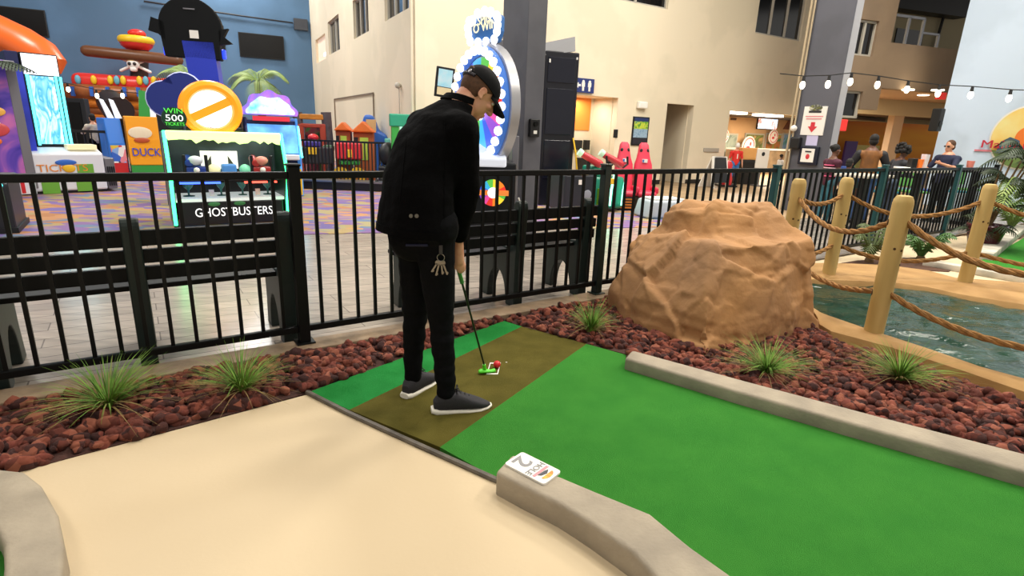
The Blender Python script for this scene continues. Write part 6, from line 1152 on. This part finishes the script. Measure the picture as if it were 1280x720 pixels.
# keys on the hip
ok, hp, nn, _ = jn.ray_cast(wm(jn).inverted() @ CAM, (V(551, 322, 2.45)-CAM).normalized()); hp = wm(jn) @ hp if ok else V(551, 322, 2.42)
hp += (CAM-hp).normalized()*.012; T = thing('key_ring', 'bunch of silver keys hanging at the hip of the golfer', 'keys', hp, 0); M_key = mat('key_nickel', '8a847a', .35, metal=.9)
c_r = Vector((1, 0, 0)); mb = MB(); mb.tube([(.016*math.cos(a), 0, .016*math.sin(a)) for a in np.linspace(0, 2*PI, 20, endpoint=False)], .0018, 6, closed=True); mb.build('ring', M_key, T); mb = MB(); mb.box(-.008, .008, -.002, .002, .014, .055); mb.build('clip', mat('clip_black', '1a1a1c', .4), T, bevel=.001)
for k, (ang, ln) in enumerate(((-.55, .05), (-.25, .058), (.1, .05), (.35, .056))):
    M_ = Matrix.Rotation(ang*-1, 4, 'Y'); mb = MB(M_); y = -.004+.003*k; mb.cyl((0, y-.001, -.026), (0, y+.001, -.026), .0105, n=14); mb.box(-.0035, .0035, y-.001, y+.001, -.026-ln, -.03); mb.box(.003, .007, y-.001, y+.001, -.022-ln, -.014-ln); mb.build('key', M_key, T)
# ---------------------------------------------------------------- putter, ball, marker
T = thing('putter', 'green putter held by the golfer with its head by the red ball', 'golf club', grip_top, 0); M_grip = mat('grip_green', '3c8a3a', .6); M_shaft = mat('shaft_dark', '22301f', .35, metal=.4); M_head = mat('putter_head_lime', '56d428', .4)
L_ = (club_foot-grip_top).length; gt = grip_top-gd*.03
mb = MB(); mb.cyl(gt, grip_top+gd*.24, .0125, .0105, 12); mb.build('grip', M_grip, T, world=True, smooth=True)
mb = MB(); mb.cyl(grip_top+gd*.235, club_foot, .0058, .005, 10); sf = mb.build('shaft', M_shaft, T, world=True, smooth=True)
hl = (G(618, 462)-G(600, 464)); hl.z = 0; hl.normalize(); hs = Vector((-hl.y, hl.x, 0)); c = Vector((club_foot.x, club_foot.y, 0)); 
mb = MB()
sect = [(-.035, .012, .034), (-.02, .02, .04), (.01, .018, .036), (.04, .014, .03), (.06, .018, .034)]
mb.rings([[c+hl*x+hs*(w*math.cos(t))+Zu*(.016+(z_-.016)*(.5+.5*math.sin(t))) for t in np.linspace(0, 2*PI, 14, endpoint=False)] for x, w, z_ in sect]); hd_o = mb.build('head', M_head, T, world=True, smooth=True)
mb = MB(); mb.cyl(club_foot-gd*.02, c+Zu*.03, .009, .012, 12); mb.build('hosel', M_head, hd_o, world=True)
mb = MB(); p = G(621, 462); mb.ell(Vector((p.x, p.y, .012+.0215)), .0215, nu=24, nv=16); tag(mb.build('golf_ball', mat('ball_red', 'd8262e', .3), smooth=True, loc=(p.x, p.y, .012)), 'red golf ball inside the white square on the tee mat', 'ball')
q4 = [G(608, 468, .013), G(622.5, 468, .013), G(626, 453.5, .013), G(612.5, 453.5, .013)]; mb = MB(); cc = sum(q4, Vector())/4
for i in range(4):
    a, b_ = q4[i], q4[(i+1) % 4]; mb.prism([a, b_, b_.lerp(cc, .16), a.lerp(cc, .16)], (0, 0, .0015))
tag(mb.build('tee_marker', M_white), 'small white outlined square around the red ball on the mat', 'marker')
mb = MB(); p = G(633, 453, .013); mb.ell((p.x, p.y, .014), (.006, .004, .002)); tag(mb.build('white_fleck', M_white), 'tiny white fleck on the mat right of the ball', 'speck')
# ---------------------------------------------------------------- other people
def person(base, face, h, label, top, legs, skin, hair, hairstyle='short', arms=None, sit=False, top2=None, sleeve=1., wide=1., loc_z=0., vox=.014, extra=None, lean=0.):
    """local frame: +x forward, y left; face = world heading"""
    k = h/1.75; o = thing if 0 else None; M_ = Matrix.Translation(Vector(base)) @ Matrix.Rotation(face, 4, 'Z') @ Matrix.Scale(k, 4)
    B = MB(M_); hipz = .92; z0 = 0.
    if sit: hipz = .60
    sh = Vector((lean, 0, hipz+.50)); nkk = sh+Vector((lean*.2, 0, .07)); hc = Vector((lean*1.3+.02, 0, hipz+.73))
    joints = {}
    for s in (-1, 1):
        hp_ = Vector((0, .09*s, hipz)); 
        if sit: kn = Vector((.42, .12*s, hipz+.0)); an = Vector((.40, .12*s, hipz-.42))
        else: kn = Vector((.03, .10*s, .50)); an = Vector((0, .11*s, .09))
        s_ = sh+Vector((0, .18*s*wide, -.02)); el, wr = (arms or {}).get(s, (s_+Vector((.02, .07*s, -.28)), s_+Vector((.08, .08*s, -.52)))); el = Vector(el); wr = Vector(wr); joints[s] = (hp_, kn, an, s_, el, wr)
        B.cap(hp_, kn, .08, .055); B.cap(kn, an, .054, .037); B.cap(an-Vector((.02, 0, .05)), an+Vector((.15, 0, -.055)), .036, .03)
        B.cap(s_, el, .05, .04); B.cap(el, wr, .04, .028); dd = (wr-el).normalized(); x_, y_ = orth(dd)
        B.ell(wr+dd*.045, (.022, .038, .05), Matrix((x_, y_, dd)).transposed(), 10, 8)
        for q in range(4): f0 = wr+dd*.085+y_*(-.027+.018*q); f1 = f0+dd*.03+x_*.008; B.cap(f0, f1, .009, .0085, 6); B.cap(f1, f1+dd*.02+x_*.018, .0085, .0075, 6)
        th = wr+dd*.03+y_*.034; B.cap(th, th+dd*.04+y_*.02+x_*.012, .011, .009, 6)
    B.cap(sh, Vector((0, 0, hipz+.1)), .12*wide, .125*wide); B.cap(joints[-1][3], joints[1][3], .07); B.cap(nkk, hc, .055, .05); B.ell(hc+Vector((0, 0, .04)), (.095, .077, .105)); B.ell(hc+Vector((.03, 0, -.04)), (.065, .058, .08)); B.cap(hc+Vector((.09, 0, .02)), hc+Vector((.112, 0, -.015)), .01, .014, 8); B.ell(hc+Vector((.088, 0, -.055)), (.012, .024, .008))
    for s in (-1, 1): B.ell(hc+Vector((-.005, .08*s, .0)), (.02, .01, .03))
    root = B.build('person', skin, None, loc=base, rz=face, remesh=vox*k, smooth_it=2); tag(root, label, 'person')
    def cb(mb, name, m, par=root, **kk): return mb.build(name, m, par, world=True, **kk)
    t = MB(M_); t.cap(sh+Vector((0, 0, -.03)), Vector((0, 0, hipz+.05)), .135*wide, .145*wide); t.cap(joints[-1][3], joints[1][3], .082)
    for s in (-1, 1):
        hp_, kn, an, s_, el, wr = joints[s]
        if sleeve > 0: t.cap(s_, s_.lerp(el, min(1, sleeve)), .068, .058)
        if sleeve > 1: t.cap(el, wr.lerp(el, .08), .056, .042)
    to = cb(t, 'shirt', top, remesh=vox*1.1*k, smooth_it=3)
    l = MB(M_); l.cap(Vector((0, -.07, hipz+.02)), Vector((0, .07, hipz+.02)), .125*wide)
    for s in (-1, 1): hp_, kn, an, *_ = joints[s]; l.cap(hp_, kn, .098*wide, .072); l.cap(kn, an+Vector((0, 0, .02)), .07, .055)
    cb(l, 'trousers', legs, remesh=vox*1.1*k, smooth_it=2)
    for s in (-1, 1): an = joints[s][2]; q = MB(M_); q.cap(an+Vector((-.03, 0, -.045)), an+Vector((.16, 0, -.05)), .043, .036); q.box(an.x-.07, an.x+.2, an.y-.045, an.y+.045, an.z-.09, an.z-.065); cb(q, 'shoe', M_black, smooth=True)
    hm = MB(M_); 
    if hairstyle == 'short': hm.ell(hc+Vector((-.016, 0, .062)), (.098, .084, .095)); hm.ell(hc+Vector((-.04, 0, .0)), (.07, .08, .075))
    elif hairstyle == 'curly':
        rg = random.Random(9)
        for _ in range(40): a = rg.uniform(0, 2*PI); e = rg.uniform(-.5, 1.4); hm.ell(hc+Vector((-.05+.14*math.cos(a)*math.cos(e)*.9, .16*math.sin(a)*math.cos(e), .06+.13*math.sin(e))), rg.uniform(.035, .055), nu=8, nv=6)
    elif hairstyle == 'bun': hm.ell(hc+Vector((-.016, 0, .06)), (.1, .084, .1)); hm.ell(hc+Vector((-.1, 0, .08)), .05)
    elif hairstyle == 'long': hm.ell(hc+Vector((-.016, 0, .06)), (.1, .088, .1)); hm.cap(hc+Vector((-.06, 0, .03)), hc+Vector((-.08, 0, -.2)), .085, .06)
    cb(hm, 'hair', hair, smooth=True)
    for s in (-1, 1): q = MB(M_); q.ell(hc+Vector((.083, .03*s, .012)), (.01, .013, .008)); cb(q, 'eye', M_eye)
    if extra: extra(M_, cb, joints, sh, hc, hipz, to)
    return root
def facing(ang): return math.radians(ang)
def stripes(M_, cb, J, sh, hc, hipz, to):
    for zz, m in ((.42, 'pink'), (.30, 'pale'), (.18, 'pink'), (.36, 'pale2')):
        mb = MB(M_); R = .152; mb.tube([(R*math.cos(a), (R+.0)*math.sin(a), hipz+zz) for a in np.linspace(0, 2*PI, 24, endpoint=False)], .013, 6, closed=True); cb(mb, 'stripe', mat('stripe_pink', 'd2527a', .7) if m == 'pink' else mat('stripe_pale', 'd8b8c0', .7), to)
# crowd at the tables on the right, seated or standing beyond the railing
def base_at(px, ypx, Y, h, eye=.93):
    """ground point under a head seen at (px,ypx)"""
    q = V(px, ypx, Y); return Vector((q.x, q.y, 0)), q.z
def put(px, pyhead, Y, face, label, sit=False, **k):
    q = V(px, pyhead, Y); hz = q.z; rel = (1.33+.12 if sit else 1.65+.0)/1.0; full = hz/((.60+.73+.05)/1.75 if sit else (.92+.73+.05)/1.75)
    return person((q.x, q.y, 0), facing(face), full, label, sit=sit, **k)
put(1044, 186, 9.5, 10, 'person in a dark top with pink stripes standing beside the wide grey column', top=mat('shirt_wine', '4a1a2e', .8), legs=mat('jeans_teal', '2f6a7a', .8, noise=(9, .3)), skin=M_skind, hair=M_hairk, hairstyle='bun', sleeve=.25, extra=stripes)
put(1093, 174, 9.8, 62, 'person in a brown vest with dark sleeves seen from behind among the tables', top=mat('vest_brown', '8a5826', .7, noise=(8, .4)), legs=mat('jeans_mid', '2f4f80', .8, noise=(9, .3)), skin=M_skind, hair=M_hairk, sleeve=0., wide=1.15, extra=lambda M_, cb, J, sh, hc, hipz, to: [cb(MB(M_).cap(J[s][3], J[s][4], .085, .062).cap(J[s][4], J[s][5].lerp(J[s][4], .1), .062, .045), 'sleeve', mat('sleeve_black', '16161a', .7), to, smooth=True) for s in (-1, 1)], arms={-1: ((.05, -.33, 1.14), (.28, -.26, 1.02)), 1: ((.05, .33, 1.14), (.28, .2, 1.02))})
put(1122, 187, 10.0, 5, 'person with curly black hair in a grey top leaning to the right', top=mat('shirt_greyblack', '35353c', .8, noise=(20, .5)), legs=mat('jeans_grey', '4a5a70', .8, noise=(9, .3)), skin=M_skind, hair=M_hairk, hairstyle='curly', sleeve=1.2, lean=.12, arms={-1: ((.2, -.26, 1.13), (.42, -.1, 1.1)), 1: ((.2, .26, 1.13), (.42, .12, 1.1))})
put(1189, 181, 10.4, 195, 'person in a navy polo shirt with raised hand in front of the pale blue wall', top=mat('polo_navy', '1f2440', .8), legs=M_denim, skin=M_skin, hair=M_hairb, sleeve=.75, wide=1.2, arms={1: ((.16, .30, 1.22), (.42, .2, 1.30)), -1: ((.12, -.32, 1.15), (.38, -.2, 1.12))}, extra=lambda M_, cb, J, sh, hc, hipz, to: cb(MB(M_).box(hc.x+.082, hc.x+.1, -.06, -.008, hc.z-.002, hc.z+.03).box(hc.x+.082, hc.x+.1, .008, .06, hc.z-.002, hc.z+.03).box(hc.x+.09, hc.x+.1, -.01, .01, hc.z+.012, hc.z+.02), 'glasses', M_black))
put(1062, 203, 9.1, 40, 'child with short black hair between the striped top and the brown vest', top=mat('shirt_teal_child', '2f4f5a', .8), legs=M_denim, skin=M_skind, hair=M_hairk)
put(977, 195, 17.6, 15, 'child in a white top standing by the left edge of the wide column', top=mat('shirt_white', 'e9e6e2', .7), legs=M_denim, skin=M_skind, hair=M_hairk, hairstyle='bun', arms={-1: ((.12, -.24, 1.15), (.2, -.1, 1.5)), 1: ((.03, .26, 1.12), (.1, .24, .9))})
def jersey(M_, cb, J, sh, hc, hipz, to):
    mb = MB(M_); c = Vector((.165, 0, hipz+.34)); mb.text('1', .3, (.166, 0, hipz+.22), (0, 1, 0), (0, 0, 1), .01, sx=1.3); cb(mb, 'jersey_number', M_white, to)
    mb = MB(M_); mb.ell(hc+Vector((-.0, 0, .05)), (.115, .1, .13)); cb(mb, 'hood', M_white, smooth=True)
put(922, 182, 17.4, -90, 'person in a red number 1 jersey, blue jeans and white headwear by the lobby counter', top=mat('jersey_red', 'd22a22', .7), legs=mat('jeans_blue', '3f78b8', .8, noise=(9, .3)), skin=M_skin, hair=M_hairb, sleeve=.8, wide=1.2, extra=jersey)
put(115, 146, 13.7, 150, 'person in a pale shirt seen from behind near the inflatable ship', top=mat('shirt_cream', 'd5cbbb', .8, noise=(12, .3)), legs=M_denim, skin=M_skin, hair=M_hairk, sleeve=1.3, arms={-1: ((.18, -.25, 1.2), (.42, -.1, 1.22)), 1: ((.2, .25, 1.2), (.42, .1, 1.2))})
# tables and things on them
M_tab = mat('table_pale', 'b9b2a4', .5)
def table(px, Y, w, label, z=.92, m=M_tab, rz=.597):
    q = V(px, 215, Y); t = thing('cafe_table', label, 'table', (q.x, q.y, 0), rz, 'tables beyond the railing'); MB().box(-w/2, w/2, -.25, .25, z-.04, z).build('top', m, t, bevel=.01); MB().box(-.05, .05, -.05, .05, .05, z-.04).build('pedestal', M_black, t); MB().box(-.25, .25, -.22, .22, 0, .05).build('foot', M_black, t); return t, q, z
t1 = table(1150, 9.2, 1.1, 'long pale table in front of the person in the navy polo', z=.985); t2 = table(1222, 10.3, .8, 'small table by the pale blue wall', z=.97, m=M_black); t3 = table(1082, 8.7, .9, 'pale table in front of the brown vest', z=.9)
def item(px, py, Y, name, m, label, cat, w=.07, h=.16):
    q = V(px, py, Y); mb = MB(); mb.lathe([(w*.8, 0), (w, h*.9), (w*.9, h), (.001, h)], (q.x, q.y, q.z), 12); return tag(mb.build(name, m, smooth=True), label, cat)
zt1 = 1.061
def on(px, Y, z): q = V(px, 213, Y); return (q.x, q.y, z)
def cup(px, Y, z, m, label, name='cup', w=.06, h=.16, cat='cup'): mb = MB(); mb.lathe([(w*.75, 0), (w, h*.92), (w, h), (.002, h)], on(px, Y, z), 12); tag(mb.build(name, m, smooth=True), label, cat)
cup(1147, 9.2, .986, mat('cup_orange', 'f07a2a', .4), 'orange cup on the pale table before the navy polo'); cup(1153, 9.25, .986, mat('cup_frost', 'd8d4d8', .4), 'pale tall cup next to the orange cup', h=.24); cup(1211, 10.25, .971, mat('cup_coral', 'e88a7a', .4), 'small coral cup on the table by the pale blue wall')
q = on(1139, 9.15, .986); mb = MB(); mb.box(q[0]-.02, q[0]+.04, q[1]-.1, q[1]+.15, q[2], q[2]+.26); mb.box(q[0]-.1, q[0]-.06, q[1]-.1, q[1]+.15, q[2], q[2]+.24); tag(mb.build('black_menu_holder', M_black) if 0 else MB().box(q[0]-.04, q[0]+.05, q[1]-.04, q[1]+.08, q[2], q[2]+.17).build('condiment_holder', M_black, bevel=.01), 'black holder standing on the pale table left of the cups', 'holder')
q = on(1131, 9.2, .986); tag(MB().box(q[0]-.12, q[0]+.12, q[1]-.08, q[1]+.12, q[2], q[2]+.03).build('serving_tray', M_white, bevel=.01), 'white tray on the pale table under the curly haired person', 'tray')
# bright chairs seen between the pickets
def chair(px, Y, m, label, rz):
    q = V(px, 230, Y); t = thing('cafe_chair', label, 'chair', (q.x, q.y, 0), rz, 'bright chairs beyond the railing'); MB().box(-.21, .21, -.21, .21, .44, .48).build('seat', m, t, bevel=.015); mb = MB(); mb.box(-.2, .2, .18, .21, .55, .92); mb.build('backrest', m, t, bevel=.03)
    for x in (-.18, .18):
        for y in (-.18, .18): mb = MB(); mb.cyl((x*1.1, y*1.1, 0), (x, y, .45), .014, n=6); mb.build('leg', M_steel, t)
        mb = MB(); mb.cyl((x, .19, .46), (x, .19, .6), .012, n=6); mb.build('back_post', M_steel, t)
M_ch = [mat('chair_teal', '2a8090', .5), mat('chair_green', '6ab05a', .5), mat('chair_navy', '3a58a0', .5), mat('chair_sky', '7ab8d0', .5)]
for k, (px, Y, c, rz, lab) in enumerate(((1052, 9.2, 2, .4, 'navy chair behind the railing left of the second rope post'), (1075, 9.6, 1, .9, 'green chair behind the railing right of the second rope post'), (1104, 9.4, 0, .3, 'teal chair behind the railing beside the tall near post'), (1126, 10., 3, 2.5, 'sky blue chair behind the railing below the curly haired person'), (1143, 9.7, 1, .2, 'green chair behind the railing below the cups'), (1162, 9.9, 2, .6, 'navy chair behind the railing below the raised hand'), (1190, 10.3, 0, 1.5, 'teal chair behind the railing below the navy polo'), (1212, 10.6, 1, .5, 'green chair at far right before the pale blue wall'))): chair(px+(10 if k == 0 else 0), Y+1.7+.35*(k % 2), M_ch[c], lab, rz)
# ---------------------------------------------------------------- plants on the right
def rosette(px, py, h, sp, n, label, mm, lz=0.):
    p = G(px, py); t = thing('small_palm', label, 'plant', (p.x, p.y, .0), 0, 'small palms beyond the pond')
    rg = random.Random(int(px)); mb = MB()
    for k in range(n):
        a = 2*PI*k/n+rg.uniform(-.3, .3); e = rg.uniform(.5, 1.1); frond(mb, (0, 0, .03), (math.cos(a)*sp*rg.uniform(.6, 1), math.sin(a)*sp*rg.uniform(.6, 1), h*e), h*.22, n=12, lw=h*.28, w=.008)
    mb.build('fronds', mm, t); mb = MB(); mb.ell((0, 0, .02), (.05, .05, .06)); mb.build('crown', M_trunk, t); return t
M_fern = mat('fern_green', '4f7a3a', .6, noise=(8, .5)); 
rosette(1150, 326, .42, .36, 12, 'leafy little palm right of the tall near rope post', M_fern); rosette(1086, 328, .5, .3, 9, 'upright little palm left of the tall near rope post', mat('fern_olive', '5a6a38', .6, noise=(8, .5))); rosette(1262, 290, .75, .55, 14, 'bushy plant at the right border behind the pale curb', mat('fern_light', '6f8a3f', .6, noise=(8, .5))); rosette(1225, 312, .6, .4, 8, 'thin dark plant beside the red pot', M_palmd)
flat('ground_soil', [G(1040, 331), G(1072, 326), G(1150, 322), G(1198, 331), G(1186, 340), G(1110, 336)], .006, mat('soil_red', '5a3a28', .95, noise=(14, .7)), .012)
p = G(1226, 311); T = thing('plant_pot', 'dark red glazed pot behind the far right rope post', 'pot', (p.x, p.y, 0)); mb = MB(); mb.lathe([(.14, 0), (.16, .04), (.21, .25), (.225, .31), (.235, .33), (.225, .35), (.205, .34), (.19, .30), (.001, .29)], n=26); mb.build('body', mat('pot_oxblood', '4a1620', .25), T, smooth=True); mb = MB(); mb.cyl((0, 0, .29), (0, 0, .31), .19, n=20); mb.build('soil', M_lava_soil, T)
c = p; T = thing('potted_palm', 'dark green palm growing in the red pot at the right border', 'palm', (c.x+.0, c.y, .31)); rg = random.Random(4)
for k in range(6):
    a = rg.uniform(0, 6.28); mb = MB(); mb.tube([(.05*math.cos(a), .05*math.sin(a), -.01), (.12*math.cos(a)+.1, .12*math.sin(a), .45), (.2*math.cos(a)+.25, .2*math.sin(a), .9)], [.02, .016, .01], 6); mb.build('stem', M_trunk, T, smooth=True)
for k in range(30):
    a = rg.uniform(0, 6.28); L0 = rg.uniform(.35, .75); z0 = rg.uniform(.25, 1.0); ox = .12+.2*z0; mb = MB(); frond(mb, (ox+.06*math.cos(a), .06*math.sin(a), z0), (ox+L0*math.cos(a), L0*math.sin(a), z0+rg.uniform(-.15, .3)), .1, n=15, lw=.2, w=.011); mb.build('frond', M_palmd if k % 5 else M_palm, T)
# ================================================================== LIGHT
def lamp(loc, size, e, col=(1, .93, .82), rot=(0, 0, 0), name='hall_and_fill_light'):
    L = bpy.data.lights.new(name, 'AREA'); L.shape = 'RECTANGLE'; L.size = size[0]; L.size_y = size[1]; L.energy = e; L.color = col
    o = bpy.data.objects.new(name, L); o.location = loc; o.rotation_euler = rot; C.objects.link(o); return o
struct(MB().box(-32, 26, -9, 42, 8.6, 8.8), 'ceiling', mat('ceiling_dark', '3c4046', .9))
for x, y, e in ((-4, 4.5, 190), (3, 2.5, 210), (-1, -3, 190), (7.5, 5, 420), (-9, 9, 380), (-1, 9.5, 480), (5, 11, 600), (-8, 16, 520), (9, 9, 420), (-15, 14, 520), (-11, 22, 420), (2, 6, 300), (-7, 1, 160), (6, 0, 190)):
    lamp((x, y, 8.4), (1.8, 1.0), e, (1, .97, .92) if (x, y) in ((-1, 9.5), (-8, 16), (-9, 9), (-15, 14), (-11, 22)) else (1, .93, .82))
lob = WB.pt((h_lob[0]+h_lob[1])/2+.5, h_lob[3]-.1, -1.6); lamp(lob, (1.6, .8), 260, (1, .9, .75)); lamp(WB.pt((h_corr[0]+h_corr[1])/2, h_corr[3]-.05, -.6), (.6, .5), 22, (1, .93, .8))
lamp(WM.pt(u95+3.5, kz-.12, -6.), (2.5, 1.5), 300, (1, .8, .55)); lamp(WM.pt(u95+1.5, zsof-.05, -1.0), (1.5, .6), 60, (1, .82, .6))  # first lamp is added to brighten the mural wall; no fixture hangs there
w = bpy.data.worlds.new('world'); SC.world = w; w.use_nodes = True
w.node_tree.nodes['Background'].inputs['Color'].default_value = (1., .96, .9, 1); w.node_tree.nodes['Background'].inputs['Strength'].default_value = .6
SC.view_settings.view_transform = 'Standard'; SC.view_settings.look = 'None'; SC.view_settings.gamma = 1; SC.view_settings.exposure = 0
SC.view_settings.use_curve_mapping = False
